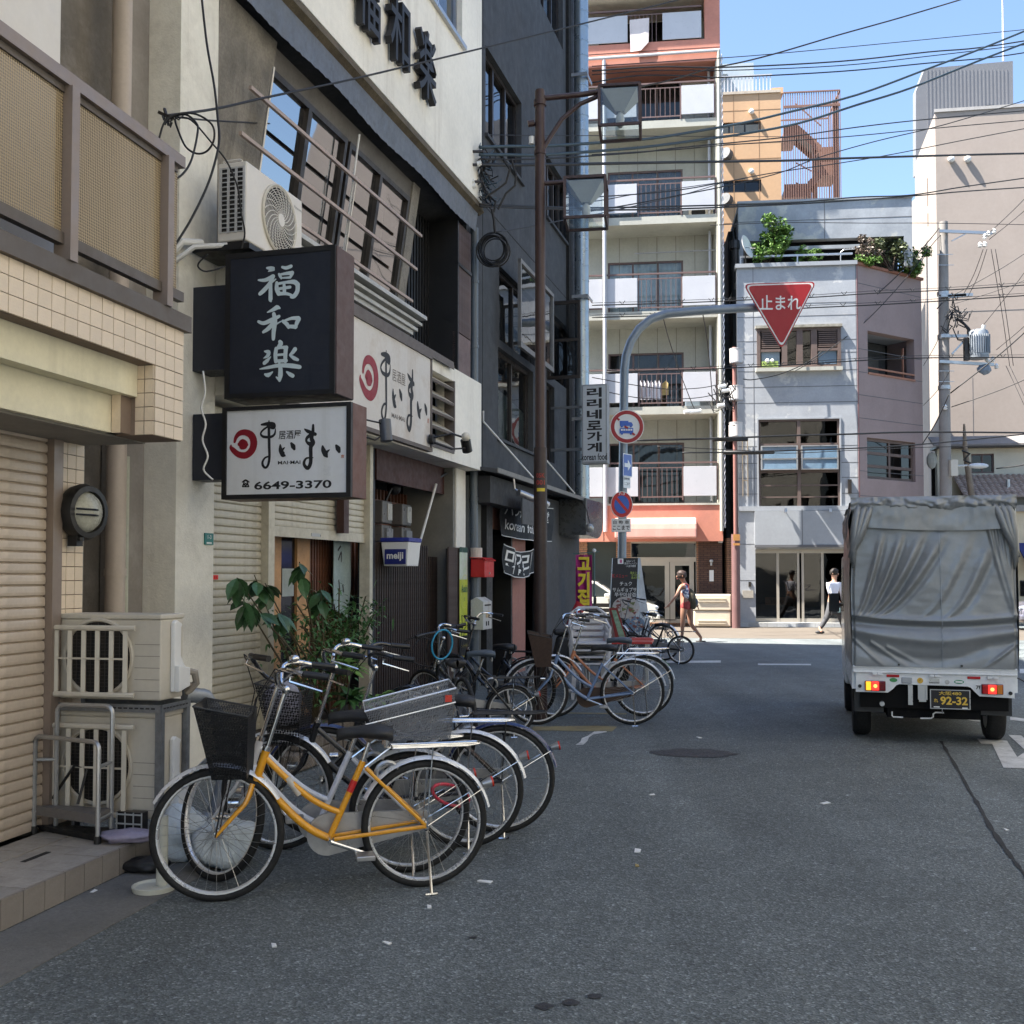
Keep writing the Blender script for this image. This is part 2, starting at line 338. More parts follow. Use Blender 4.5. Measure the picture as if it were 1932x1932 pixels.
M.glassd = glass('dark_glass',(.5,.52,.52),.1,.6)
M.glassf = glass('far_glass',(.4,.42,.43),.05,.5)
M.glassc = glass('clear_glass',(.85,.9,.9),.07,.92)
M.curtain = mt('curtain',(.45,.5,.5),.9,var=.2,sc=3)
M.b3 = mt('charcoal_render',(.046,.05,.056),.8,var=.2,sc=1,bump=.15,bs=30,streak=((.13,.13,.14),.45,1.5),dirt=((.045,.043,.043),.6,1.2))
M.wood = mt('red_brown_wood',(.16,.065,.038),.55,var=.3,sc=5,rnd=.2)
M.dwood = mt('dark_stained_wood',(.035,.022,.017),.6,var=.3,sc=5,rnd=.25)
M.lwood = mt('honey_wood',(.55,.3,.13),.5,var=.2,sc=5)
M.cable = mt('black_cable',(.012,.012,.013),.6,var=0)
M.teal = mt('blue_grey_cable',(.03,.055,.075),.6,var=0)
M.brownpole = mt('brown_painted_steel',(.05,.024,.02),.45,var=.2,sc=4,dirt=((.03,.02,.02),.5,4))
M.rubber = mt('tyre_rubber',(.011,.011,.011),.75,var=.15,sc=10)
M.red = mt('red_paint',(.55,.02,.02),.4,var=.1)
M.signred = mt('sign_red',(.36,.006,.014),.45,var=.06)
M.signblue = mt('sign_blue',(.03,.12,.5),.45,var=.06)
M.signwhite = mt('sign_white',(.78,.78,.76),.45,var=.05)
M.ink = mt('black_ink',(.012,.012,.014),.6,var=0)
def wallh(g,x0,x1,z0,z1,y0,y1,holes,mi=0):
	"""a wall slab from y0 (front) to y1 (back) with rectangular openings (x0, x1, z0, z1)"""
	xs = sorted({x0,x1,*[min(max(v,x0),x1) for h in holes for v in h[:2]]}); zs = sorted({z0,z1,*[min(max(v,z0),z1) for h in holes for v in h[2:4]]})
	sol = lambda i,j: 0 <= i < len(xs)-1 and 0 <= j < len(zs)-1 and not any(h[0] < (xs[i]+xs[i+1])/2 < h[1] and h[2] < (zs[j]+zs[j+1])/2 < h[3] for h in holes)
	for i in range(len(xs)-1):
		for j in range(len(zs)-1):
			if not sol(i,j): continue
			a,b,c,d = xs[i],xs[i+1],zs[j],zs[j+1]
			g.face([(a,y0,c),(b,y0,c),(b,y0,d),(a,y0,d)],mi); g.face([(a,y1,c),(a,y1,d),(b,y1,d),(b,y1,c)],mi)
			if not sol(i-1,j): g.face([(a,y0,c),(a,y0,d),(a,y1,d),(a,y1,c)],mi)
			if not sol(i+1,j): g.face([(b,y0,c),(b,y1,c),(b,y1,d),(b,y0,d)],mi)
			if not sol(i,j-1): g.face([(a,y0,c),(a,y1,c),(b,y1,c),(b,y0,c)],mi)
			if not sol(i,j+1): g.face([(a,y0,d),(b,y0,d),(b,y1,d),(a,y1,d)],mi)
	return g
def win(t,x0,x1,z0,z1,y,fm,gm,nx=2,nz=1,fw=.05,dp=.06,back=None,bd=.25,name='window',bars=(),zs=None):
	"""a window: frame (part) with a pane and whatever is behind it (sub-parts)"""
	g = G(); g.box(x0,x0+fw,y-dp/2,y+dp/2,z0,z1).box(x1-fw,x1,y-dp/2,y+dp/2,z0,z1).box(x0+fw,x1-fw,y-dp/2,y+dp/2,z0,z0+fw).box(x0+fw,x1-fw,y-dp/2,y+dp/2,z1-fw,z1)
	for i in range(1,nx): xx = x0+(x1-x0)*i/nx; g.box(xx-fw/2,xx+fw/2,y-dp/2-.004,y+dp/2-.004,z0+fw,z1-fw)
	for zz in (zs or [z0+(z1-z0)*j/nz for j in range(1,nz)]): g.box(x0+fw,x1-fw,y-dp/2+.003,y+dp/2-.007,zz-fw/2,zz+fw/2)
	f = t.P(name,g,fm)
	for i in range(nx):
		a = x0+(x1-x0)*i/nx+fw/2; b = x0+(x1-x0)*(i+1)/nx-fw/2
		t.P('pane',G().face([(a,y+.006*(i % 2),z0+fw/2),(b,y+.006*(i % 2),z0+fw/2),(b,y+.006*(i % 2),z1-fw/2),(a,y+.006*(i % 2),z1-fw/2)]),gm,f)
	if back:
		g = G(); n = max(6,int((x1-x0)/.06))
		for i in range(n):
			a,b = x0+(x1-x0)*i/n,x0+(x1-x0)*(i+1)/n; ya,yb = y+bd+.02*sin(i*1.7),y+bd+.02*sin((i+1)*1.7); g.face([(a,ya,z0),(b,yb,z0),(b,yb,z1),(a,ya,z1)])
		t.P('curtain',g,back,f)
	return f
def slats(t,name,mat,x0,x1,z0,z1,pitch,y,parent=None,depth=.012,n=None):
	"""roller-shutter curtain: one curved slat per row, alike slats share a mesh"""
	n = n or int(round((z1-z0)/pitch)); h = (z1-z0)/n; pr = [(.004,0),(-depth*.6,h*.06),(-depth*.8,h*.3),(-depth*.7,h*.62),(-depth*.45,h*.84),(.0,h*.88),(.008,h*.93),(.004,h)]
	g = G(); w2 = (x1-x0)/2
	for a,b in zip(pr,pr[1:]): g.face([(-w2,a[0],a[1]),(w2,a[0],a[1]),(w2,b[0],b[1]),(-w2,b[0],b[1])])
	return t.pieces(name,g,mat,[((x0+x1)/2,y+random.uniform(-.001,.001),z0+i*h) for i in range(n)],parent,sm=1)

# ================================================================ the ground and its markings
S('road',None,None,G().face([(-300,-60,0),(300,-60,0),(300,400,0),(-300,400,0)]),M.asph,kind='structure')
def onroad(name,pts,mat,z=.004,label=None,cat=None,kind='structure',group=None):
	q = [gnd(x,y,z) for x,y in pts]; return S(name,label,cat,G().face([tuple(p) for p in q]),mat,kind=kind,group=group)
g = G(); g.box(-9,1.5,-.42,-.01,-.05,.004); S('gutter',None,None,g,M.gutter,B1,kind='structure')
cv = lambda X,Y: ((2424+X/3.22)/1.5652,(1900+Y/3.22)/1.5652)
onroad('road_marking',[cv(*p) for p in [(1485,905),(1770,925),(1868,1080),(2010,985),(2080,1110),(2000,1192),(1735,1180),(1630,955),(1525,952)]],M.white_line)
onroad('road_marking',[cv(*p) for p in [(1785,870),(1905,875),(2010,965),(2080,1060),(2030,1010),(1940,1012)]],M.white_line)
onroad('road_marking',[cv(*p) for p in [(1265,682),(1330,712),(1450,738),(1600,750),(1600,731),(1460,716),(1350,692)]],M.white_line)
onroad('road_marking',[cv(*p) for p in [(1495,672),(1600,694),(1600,668),(1530,666)]],M.white_line)
onroad('road_marking',[cv(*p) for p in [(1800,700),(1860,704),(2100,742),(2100,765),(1860,733),(1800,726)]],M.white_line)
onroad('road_marking',[(1228,1247),(1360,1246),(1360,1250),(1228,1251)],M.white_line)
onroad('road_marking',[(1430,1252),(1530,1252.5),(1530,1255),(1430,1254.5)],M.white_line)
onroad('road_marking',[(1924,1262),(2060,1264),(2060,1272),(1924,1270)],M.white_line)
mk = lambda X,Y: (830.6+X*.2646,1022+Y*.2646)
onroad('kerb_marking',[mk(*p) for p in [(965,1448),(1020,1448),(1050,1420),(1060,1395),(1090,1375),(1190,1357),(1180,1347),(1100,1352),(1050,1385),(1010,1400),(1000,1425)]],M.white_line)
onroad('kerb_marking',[mk(*p) for p in [(660,1345),(1225,1352),(1262,1318),(1120,1312),(660,1318)]],M.yellow_line)
onroad('kerb_marking',[mk(*p) for p in [(870,1226),(1330,1232),(1330,1222),(880,1216)]],M.yellow_line)
# the long crack, the round patch, the damp spots
g = G(); P0 = [(1775,1398),(1793,1428),(1812,1460),(1828,1490),(1847,1520),(1868,1560),(1890,1592),(1912,1622),(1932,1648),(1960,1690)]
for k in range(len(P0)-1):
	for t in range(4):
		f0,f1 = t/4,(t+1)/4; a = [P0[k][j]*(1-f0)+P0[k+1][j]*f0 for j in (0,1)]; b = [P0[k][j]*(1-f1)+P0[k+1][j]*f1 for j in (0,1)]
		A_,B_ = gnd(*a,.004),gnd(*b,.004); w0,w1 = RND(k*4+t).uniform(.006,.02),RND(k*4+t+1).uniform(.006,.02); g.face([(A_.x-w0,A_.y,.004),(B_.x-w1,B_.y,.004),(B_.x+w1,B_.y,.004),(A_.x+w0,A_.y,.004)])
M.crack = mt('crack_tar',(.025,.025,.026),.9,var=.2)
S('road_crack',None,None,g,M.crack,kind='structure')
M.patch = mt('oil_patch',(.034,.034,.037),.6,var=.3,sc=9,bump=.3,bs=150)
g = G(); c0 = gnd(1307,1421); n = 30; rr = RND(3)
g.face([(c0.x+cos(i*TAU/n)*.37*rr.uniform(.8,1.12),c0.y+sin(i*TAU/n)*.24*rr.uniform(.8,1.12),.004) for i in range(n)]); S('manhole_patch',None,None,g,M.patch,kind='structure')
for x,y,a in ((1027,1900,.035),(1077,1893,.034),(1122,1881,.03),(893,1770,.02),(1570,1630,.012)):
	c0 = gnd(x,y); S('oil_spot',None,None,G().face([(c0.x+cos(i*.45)*a*rr.uniform(.8,1.1),c0.y+sin(i*.45)*a*rr.uniform(.6,1),.004) for i in range(13)]),M.patch,kind='structure')

# ================================================================ the tiled building, nearest on the left
b1 = T('tiled_building','cream tiled building with roller shutter and mesh balcony at the left edge','building',B1)
b1.P('base',G().box(-9,1.235,.012,.64,-.05,.128),M.grout)
tw = .15; xs = [-.75+i*tw for i in range(13)]
b1.pieces('riser_tile',G().box(.003,tw-.003,0,.012,.004,.139),M.risertile,[(x,random.uniform(-.001,.001),0) for x in xs])
b1.P('riser_tiles',G().box(-9,-.753,0,.012,0,.139),M.risertile,kind='stuff')
pv = []
for i in range(11):
	for j,(ya,yb) in enumerate(((.013,.21),(.21,.42),(.42,.635))): pv.append((-1.5+i*.28+(.14 if j % 2 else 0),ya,random.uniform(-.001,.001)))
pv = [p for p in pv if p[0] < 1.1]
b1.pieces('paving_tile',G().box(.003,.277,.003,.2,.128,.14),M.paving,pv)
b1.P('paving_tiles',G().box(-9,-1.503,.013,.64,.128,.138).box(1.19,1.234,.013,.64,.128,.139),M.paving,kind='stuff')
b1.P('vent_slot',G().box(.56,.76,.3,.33,.139,.1415),M.dark)
# shutter, guide rail, tiled pilaster
slats(b1,'shutter_slat',M.shut1,-3.2,1.165,.15,2.36,.062,.66)
b1.P('guide_rail',G().box(1.168,1.25,.61,.70,.14,2.38),M.taupe)
b1.P('wall',wallh(G(),-9,1.50,.14,2.40,.70,.95,[(-3.3,1.2,.1,2.40)]).box(-3.3,1.2,.9,.95,.14,2.4),M.brownwall)
b1.P('pilaster',G().box(1.252,1.494,.655,.70,.14,2.33),M.grout)
tp = []
for i in range(3):
	for k in range(27): tp.append((1.255+i*.08,.643,.145+k*.081))
b1.pieces('wall_tile',G().box(.002,.077,0,.012,.002,.078),M.tile,tp)
# deep recess beside the shutter
g = G(); g.box(1.50,3.6,1.4,1.6,0,19); b1.P('recess_wall',g,M.brownwall)
b1.P('recess_wall',G().box(2.79,3.27,1.2,1.39,0,19),mt('grey_plaster_wall',(.27,.245,.22),.85,var=.15,dirt=((.42,.4,.37),.5,3))); b1.P('recess_wall',G().box(3.272,3.9,1.19,1.39,0,19),M.beige)
b1.P('side_wall',G().box(1.50,1.58,.70,1.398,0,2.31),M.soffit)
g = G(); g.tube([(2.56,1.12,.3),(2.56,1.12,6.4)],.068,14); g.tube([(2.56,1.12,.9),(2.56,1.12,.96)],.076,14); g.tube([(2.56,1.12,1.55),(2.56,1.12,1.6)],.076,14); b1.P('drain_pipe',g,M.pipe,sm=1)
b1.P('conduit',G().tube([(2.71,1.14,.3),(2.71,1.14,2.4)],.025,8),mt('pale_conduit',(.5,.5,.4),.5),sm=1)
# lintel: stepped beams, band, corner
b1.P('lintel_core',G().box(-9,1.485,.013,.2,2.712,2.96).box(1.178,1.485,.013,.24,2.325,2.711),M.grout)
b1.P('beam',G().box(-9,1.172,.101,.3,2.535,2.711),M.beam); b1.P('beam',G().box(-9,1.172,.199,.5,2.33,2.534),M.beam)
b1.P('soffit',G().box(-9,1.485,.24,1.42,2.318,2.36),M.soffit)
b1.P('corner_block',G().box(1.08,1.177,.14,.24,2.33,2.534).box(1.174,1.177,.101,.24,2.534,2.711),M.grout)
tt = []; hh = .0665; nb = 4
zr = [2.325+i*hh for i in range(10)]
big = [2.712+i*.0832 for i in range(3)]
for i in range(30):
	x = 1.485-.1*(i+1)
	if x < -1.2: break
	for z in big: tt.append((x,0,z+.0005))
b1.pieces('band_tile',G().box(.0025,.0975,0,.013,.002,.081),M.tile,tt[:285])
b1.P('band_tiles',G().box(-9,tt[-1][0]-.001,0,.012,2.714,2.96),M.tile,kind='stuff')
b1.pieces('corner_tile',G().box(.0025,.0975,0,.013,.002,.0745),M.tile,[(1.185+i*.1,0,2.326+k*.0772) for i in range(3) for k in range(5)])
b1.pieces('corner_tile',G().box(0,.0035,.003,.055,.002,.0745),M.tile,[(1.1735,.001+i*.0575,2.326+k*.0772) for i in range(2) for k in range(5)]+[(1.0765,.14+i*.05,2.326+k*.0685) for i in range(1) for k in range(3)])
# balcony: coping, slab, railing with perforated panels
b1.P('coping',G().box(-9,1.52,-.03,.2,2.962,3.055),M.dtaupe)
b1.P('balcony_floor',G().box(-9,1.50,.2,1.4,2.90,3.02),M.soffit)
g = G(); g.prism([(-.03,3.90),(.045,3.90),(.045,3.955),(.0,3.975),(-.03,3.965)],-9,1.405,ax='x'); g.prism([(-.03,3.90),(.035,3.90),(.035,3.955),(-.03,3.965)],1.405,1.43,ax='x'); b1.P('top_rail',g,M.taupe)
b1.P('rail_channel',G().box(-9,1.39,-.005,.025,3.865,3.899).box(-9,1.46,-.012,.03,3.13,3.185),M.dtaupe)
b1.pieces('post',G().box(-.03,.03,-.045,.045,3.056,3.9),M.taupe,[(x,0,0) for x in (.385,1.255,-.5,-1.4)])
def perforated():
	m = bpy.data.materials.new('perforated_panel'); m.use_nodes = True; n = m.node_tree.nodes; L = m.node_tree.links; b = n['Principled BSDF']; b.inputs['Base Color'].default_value = (.36,.28,.17,1); b.inputs['Roughness'].default_value = .5
	tc = n.new('ShaderNodeTexCoord'); mp = n.new('ShaderNodeMapping'); mp.inputs['Rotation'].default_value = (0,R(45),0); mp.inputs['Scale'].default_value = (95,1,95); L.new(tc.outputs['Object'],mp.inputs[0])
	ck = n.new('ShaderNodeTexChecker'); ck.inputs['Scale'].default_value = 1; cb = n.new('ShaderNodeSeparateXYZ'); L.new(mp.outputs[0],cb.inputs[0]); c2 = n.new('ShaderNodeCombineXYZ'); L.new(cb.outputs[0],c2.inputs[0]); L.new(cb.outputs[2],c2.inputs[1]); L.new(c2.outputs[0],ck.inputs[0])
	r = n.new('ShaderNodeMapRange'); r.inputs[3].default_value = 1; r.inputs[4].default_value = .35; L.new(ck.outputs[1],r.inputs[0]); L.new(r.outputs[0],b.inputs['Alpha']); return m
M.perf = perforated()
for a,c in ((.42,1.222),(-.465,.352),(-1.365,-.535),(1.288,1.40)): b1.P('mesh_panel',G().box(a,c,.004,.014,3.187,3.862),M.perf)
b1.P('wall',G().box(-9,.75,1.15,1.2,3.02,6.2).box(.75,3.5,1.3,1.39,3.02,6.2),M.brownwall); b1.P('wall',G().box(-9,1.5,0,8,6.2,19).box(-9,1.5,1.6,8,0,6.199),M.soffit)
b1.P('roof',G().box(-9.2,1.6,-.1,8.1,19,19.3),M.soffit)
ac = T('water_heater','tall white utility cabinet on the balcony behind the mesh railing','water heater',B1,(.55,.75,3.02))
ac.P('cabinet',G().box(.25,.95,.45,.85,3.02,5.4),M.acwhite,bev=.01); ac.P('side_panel',G().box(-.3,.245,.5,.85,3.02,5.4),M.acbeige,bev=.01); ac.P('hatch',G().box(-.1,.15,.482,.5,4.42,4.95),M.acbeige,bev=.006)

# ---- round bulkhead lamp on the pilaster
lp = T('wall_lamp','round black bulkhead lamp with caged opal glass on the tiled pilaster','wall lamp',B1,(1.38,.643,1.94))
C0 = V_((1.40,.642,1.92)); ax = V_((-.15,-1,-.02))
lp.P('housing',G()._lat([(.0,0),(.115,0),(.155,.03),(.165,.08),(.15,.115),(.12,.118),(.118,.1)],C0,ax,28,0),M.black,sm=1)
lp.P('lens',G()._lat([(.119,.09),(.1,.12),(.06,.138),(.001,.145)],C0,ax,28,0),mt('opal_glass',(.42,.42,.36),.25,var=.15,sc=12,dirt=((.15,.14,.11),.5,9)),sm=1)
p0 = C0+ax.normalized()*.15
lp.P('guard_bar',G().tube([p0+V_((-.125,.03,.014)),p0+V_((0,-.004,.014)),p0+V_((.125,.03,.014))],.006,6).tube([p0+V_((-.125,.03,-.018)),p0+V_((0,-.004,-.018)),p0+V_((.125,.03,-.018))],.006,6),M.black)
lp.P('hinge',G().box(1.31,1.37,.56,.62,1.72,1.78).cyl((1.335,.55,1.75),(1.335,.55,1.77),.018,8),M.black)
# ================================================================ the cream restaurant building
b2 = T('restaurant_building','cream rendered restaurant building with slanting upstairs windows and half lowered shutters','building',B2,(-8,0,0))
M.patchy = mt('pillar_plaster',(.55,.5,.42),.9,var=.15,sc=1.5,bump=.4,bs=45,streak=((.2,.18,.15),.7,3),dirt=((.25,.22,.18),.4,3))
b2.P('corner_pillar',G().box(-8.3,-7.78,0,.5,0,19),M.stucco)
b2.P('side_wall',G().box(-8.28,-7.8,.5,8,0,19),M.beige)
b2.P('pillar',G().box(-1.85,-1.46,0,.75,0,2.97),M.creamwall)
b2.P('pillar_skin',G().box(-1.93,-1.852,.02,.75,0,2.97),mt('grey_render',(.2,.195,.175),.85,var=.15))
# canopy with its louvred vent
vs0,vs1,vz0,vz1 = -3.52,-2.62,3.10,3.98
g = wallh(G(),-7.78,-1.455,2.97,4.15,-.22,.0,[(vs0,vs1,vz0,vz1)]); b2.P('canopy_fascia',g,M.creamwall)
b2.P('canopy_soffit',G().box(-7.78,-1.458,.001,1.4,2.972,3.06),M.creamwall); b2.P('vent_back',G().box(vs0-.05,vs1+.05,.04,.1,vz0-.05,vz1+.05),M.dark)
M.louvre = mt('brown_louvre',(.13,.11,.1),.6,var=.15)
M.slatcream = mt('louvre_cream',(.5,.46,.38),.7,var=.2,streak=((.2,.17,.13),.6,6))
g = G()
b2.P('vent_frame',G().box(vs0-.02,vs0+.03,-.235,-.1,vz0,vz1).box(vs1-.004,vs1+.02,-.235,-.1,vz0,vz1).box(vs0,vs1,-.235,-.1,vz0-.03,vz0+.03),M.louvre)
for i in range(5):
	z = vz0+.04+i*.185; b2.P('louvre',G().prism([(-.235,z),(-.2,z-.005),(-.02,z+.13),(-.02,z+.145)],vs0+.03,vs1-.005,ax='x').prism([(-.237,z-.002),(-.228,z-.03),(-.2,z-.03),(-.2,z-.008)],vs0+.03,vs1-.005,ax='x',mi=1),[M.slatcream,M.louvre])
b2.P('canopy_flashing',G().box(-7.7,-2.75,-.27,.3,4.152,4.19).box(-7.7,-2.75,-.275,-.262,4.1,4.152),M.louvre)
# upper wall, eave and blue-grey valance
g = wallh(G(),-7.785,-1.45,6.62,19,-.22,.1,[(-5.2,-2.3,8.42,10.2)]); b2.P('upper_wall',g,M.creamwall)
b2.P('return_wall',G().box(-1.62,-1.452,.1,6,3.06,19),M.creamwall)
b2.P('back_wall',G().box(-7.8,-1.62,1.3,1.5,0,19),M.dark); b2.P('roof',G().box(-8.35,-1.4,-.3,8,19,19.3),M.soffit)
b2.P('window_sill',G().box(-5.25,-2.25,-.27,-.2,8.36,8.415),M.alu)
for ch,x_,y_ in (('福',690,-12),('和',749,56),('楽',801,124)):
	sa,za = B2.p(x_,y_,-.27); b2.P('raised_character',puttext(G(),ch,sa,-.28,za,.56,.78,depth=.045,bold=.008),M.ink)
M.skyblue = mt('pale_blue_pane',(.2,.26,.3),.08,var=.1,coat=.6,spec=.8)
win(b2,-5.2,-2.3,8.42,10.2,-.12,M.alu,M.glassd,nx=4,fw=.045,back=M.curtain)
b2.P('eave_edge',G().prism([(-.26,6.50),(-.2,6.46),(.05,6.46),(.05,6.61),(-.22,6.61)],-7.76,-1.455,ax='x'),mt('mossy_edge',(.12,.095,.06),.9,var=.35,sc=6,bump=.6,bs=40))
g = G(); n = 120
for i in range(n):
	a,b = -7.7+6.15*i/n,-7.7+6.15*(i+1)/n; wa,wb = [-.17+.012*sin(v*2.3)+.004*sin(v*31) for v in (a,b)]; ha,hb = [6.20+.012*sin(v*2.9)+.004*sin(v*67) for v in (a,b)]
	g.face([(a,wa,ha),(b,wb,hb),(b,-.2,6.47),(a,-.2,6.47)])
b2.P('valance',g,mt('blue_grey_tarp',(.12,.135,.165),.5,var=.15,sc=4,bump=.1,bs=8,dirt=((.08,.09,.1),.6,5)),sm=1)
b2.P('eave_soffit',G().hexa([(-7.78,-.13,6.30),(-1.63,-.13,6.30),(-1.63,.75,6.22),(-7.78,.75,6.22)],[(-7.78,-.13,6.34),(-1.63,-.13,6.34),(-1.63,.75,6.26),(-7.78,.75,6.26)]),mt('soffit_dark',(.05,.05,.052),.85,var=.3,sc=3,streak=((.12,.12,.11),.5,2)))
M.mirrorg = glass('mirroring_glass',(.5,.52,.52),.45,.5,wav=.03)
# leaning window band: inward at the foot, outward at the head
cw = lambda z: .06+(6.04-z)*.146
def lean(p): return (p[0],p[1]+cw(p[2]),p[2])
z0,z1 = 4.62,6.05
b2.P('concrete_panel',G().box(-7.775,-6.87,-.06,.4,4.19,6.24).map(lean),M.roughconc); b2.P('concrete_panel',G().box(-3.42,-3.2,-.02,.3,4.19,6.24).map(lean),M.roughconc)
b2.P('head_panel',G().box(-6.868,-3.422,0,.2,z1,6.24).map(lean),mt('head_panel',(.14,.13,.12),.8,var=.2))
b2.P('sill_panel',G().box(-6.868,-3.422,.02,.3,4.19,4.6).map(lean),M.roughconc)
g = G().box(-6.86,-3.41,-.16,.05,4.565,4.61).box(-6.86,-3.41,-.10,.05,4.50,4.535).box(-6.86,-3.45,-.06,.05,4.43,4.47).box(-6.86,-3.5,-.02,.05,4.38,4.565); b2.P('window_ledge',g,mt('pale_ledge',(.5,.5,.48),.5,var=.15,metal=.2),bev=.004)
# panes: two double windows
for a,c,nx in ((-6.86,-5.2,2),(-5.14,-3.43,2)):
	fr = G(); fw = .055
	fr.box(a,a+fw,-.01,.06,z0,z1).box(c-fw,c,-.01,.06,z0,z1).box(a+fw,c-fw,-.01,.06,z0,z0+fw).box(a+fw,c-fw,-.01,.06,z1-fw,z1); m_ = (a+c)/2; fr.box(m_-.06,m_-.005,-.02,.05,z0+fw,z1-fw).box(m_+.005,m_+.05,0,.07,z0+fw,z1-fw)
	f = b2.P('window',fr.map(lean),M.dkframe)
	for p,q in ((a+fw,m_-.05),(m_+.05,c-fw)):
		b2.P('pane',G().face([(p,.03,z0),(q,.03,z0),(q,.03,z1),(p,.03,z1)]).map(lean),M.mirrorg,f)
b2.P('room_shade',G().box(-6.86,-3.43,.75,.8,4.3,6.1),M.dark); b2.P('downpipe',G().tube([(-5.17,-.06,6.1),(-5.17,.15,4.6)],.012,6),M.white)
# three long rails on brackets
M.rail = mt('pinkish_rail',(.42,.33,.28),.5,var=.12,sc=4)
for z,sL in ((5.62,-7.35),(5.22,-7.4),(4.84,-7.2)):
	y = cw(z)-.16; b2.P('rail',G().box(sL,-3.30,y-.015,y+.015,z-.016,z+.016),M.rail,label=None)
b2.P('rail_bracket',G().tube([(-7.0,cw(5.95)-.14,5.95),(-7.0,cw(4.7)-.14,4.7)],.014,6).tube([(-5.17,cw(5.7)-.14,5.66),(-5.17,cw(4.8)-.14,4.8)],.01,6),M.alu)
# black slatted bay and brown slatted screen at the right of the upper floor
b2.P('bay_back',G().box(-3.19,-1.63,.42,.5,3.0,6.2),M.dark)
b2.pieces('bay_slat',G().box(-.022,.022,0,.05,4.16,6.2),M.black,[(-3.12+i*.1,.3,0) for i in range(11)])
b2.P('screen_frame',G().box(-2.1,-2.06,-.1,.3,4.2,6.2).box(-2.1,-1.5,-.1,-.06,5.62,5.66),M.black)
b2.pieces('screen_slat',G().box(-.012,.012,-.02,.02,4.75,6.2),mt('brown_slat',(.11,.075,.07),.6,var=.2,rnd=.2),[(-2.04+i*.036,-.06,0) for i in range(16)])
b2.P('screen_back',G().box(-2.08,-1.46,.02,.06,4.19,6.2),mt('screen_dark',(.05,.035,.033),.8))
b2.P('faded_board',G().box(-2.1,-1.47,-.07,-.03,4.19,4.74),mt('faded_board',(.17,.12,.115),.7,var=.3,sc=4,dirt=((.28,.24,.22),.5,2.5)))
# ground floor: shutters
slats(b2,'shutter_slat',M.shut2,-7.68,-6.79,.02,2.93,.064,.14)
b2.P('shutter_post',G().box(-6.79,-6.68,.06,.16,0,2.96),M.shut2)
slats(b2,'shutter_slat',M.shut2,-6.68,-4.57,2.0,2.93,.064,.14)
b2.P('shutter_bar',G().box(-6.68,-4.57,.118,.16,1.905,2.0).box(-5.85,-5.65,.114,.118,1.93,1.96,1),[M.shut2,M.alu])
b2.P('guide_rail',G().box(-4.57,-4.49,.06,.18,0,2.96),M.shut2); b2.P('frame_post',G().box(-4.485,-4.2,.16,.24,0,2.97),M.navy)
b2.P('sign_post',G().box(-5.32,-5.2,.02,.1,1.98,2.97),mt('maroon_post',(.05,.018,.014),.5,var=.2))
# entrance wall behind the raised shutter
b2.P('blue_panel',G().box(-6.66,-6.15,.42,.46,0,2.0),mt('slate_blue_panel',(.04,.055,.065),.6,var=.2))
d = b2.P('door',G().box(-6.14,-5.95,.38,.45,0,2.2).box(-5.62,-5.35,.38,.45,0,2.2).box(-5.95,-5.62,.39,.44,0,.16),M.lwood)
b2.P('pane',G().box(-5.95,-5.62,.41,.415,.16,2.2),mt('door_dark',(.012,.014,.018),.1,var=0),d); b2.P('notice',G().box(-5.9,-5.66,.395,.4,1.35,1.62),mt('notice_paper',(.4,.45,.44),.7),d)
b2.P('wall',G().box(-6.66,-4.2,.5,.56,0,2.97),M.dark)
b2.pieces('wood_slat',G().box(-.014,.014,0,.035,0,2.3),M.wood,[(-5.32+i*.062,.42,0) for i in range(17)])
b2.P('curtain',G().prism([(-4.95,1.2),(-4.6,1.1),(-4.52,1.45),(-4.55,2.1),(-4.95,2.1)],.3,.31),mt('pale_blue_cloth',(.33,.42,.43),.8,var=.25,sc=4))
g = G(); brush(g,[[(-4.86,1.82,.012),(-4.80,1.86,.012)],[(-4.85,1.72,.01),(-4.78,1.8,.012),(-4.78,1.7,.008)],[(-4.84,1.5,.012),(-4.8,1.36,.01)],[(-4.74,1.45,.01),(-4.72,1.38,.01)]],.296); b2.P('lettering',g,M.ink)
# passage with slatted screens, meters
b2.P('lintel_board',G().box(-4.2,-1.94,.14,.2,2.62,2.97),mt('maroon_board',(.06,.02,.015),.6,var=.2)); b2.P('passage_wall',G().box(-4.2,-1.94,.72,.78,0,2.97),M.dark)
b2.pieces('wall_slat',G().box(-.016,.016,0,.03,1.3,2.62),M.wood,[(-4.1+i*.11,.64,0) for i in range(20)])
b2.pieces('screen_slat',G().box(-.02,.02,0,.04,.02,1.93),M.dwood,[(-4.15+i*.07,.2,0,0,(1,1,1 if i < 26 else .93)) for i in range(31)])
b2.P('screen_rail',G().box(-4.2,-1.94,.245,.28,1.5,1.58).box(-4.2,-1.94,.245,.28,.3,.38),M.dwood)
b2.pieces('front_slat',G().box(-.012,.012,-.02,.0,.05,1.92),mt('brown_front_slat',(.075,.05,.042),.6,var=.2,rnd=.15),[(-1.93+.0+i*.034,-.002,0) for i in range(-8,8)])
b2.P('screen_back',G().box(-2.22,-1.4,.0,.018,.0,1.9).box(-1.86,-1.458,-.0012,-.0002,0,1.9),mt('screen_black',(.012,.01,.01),.8))
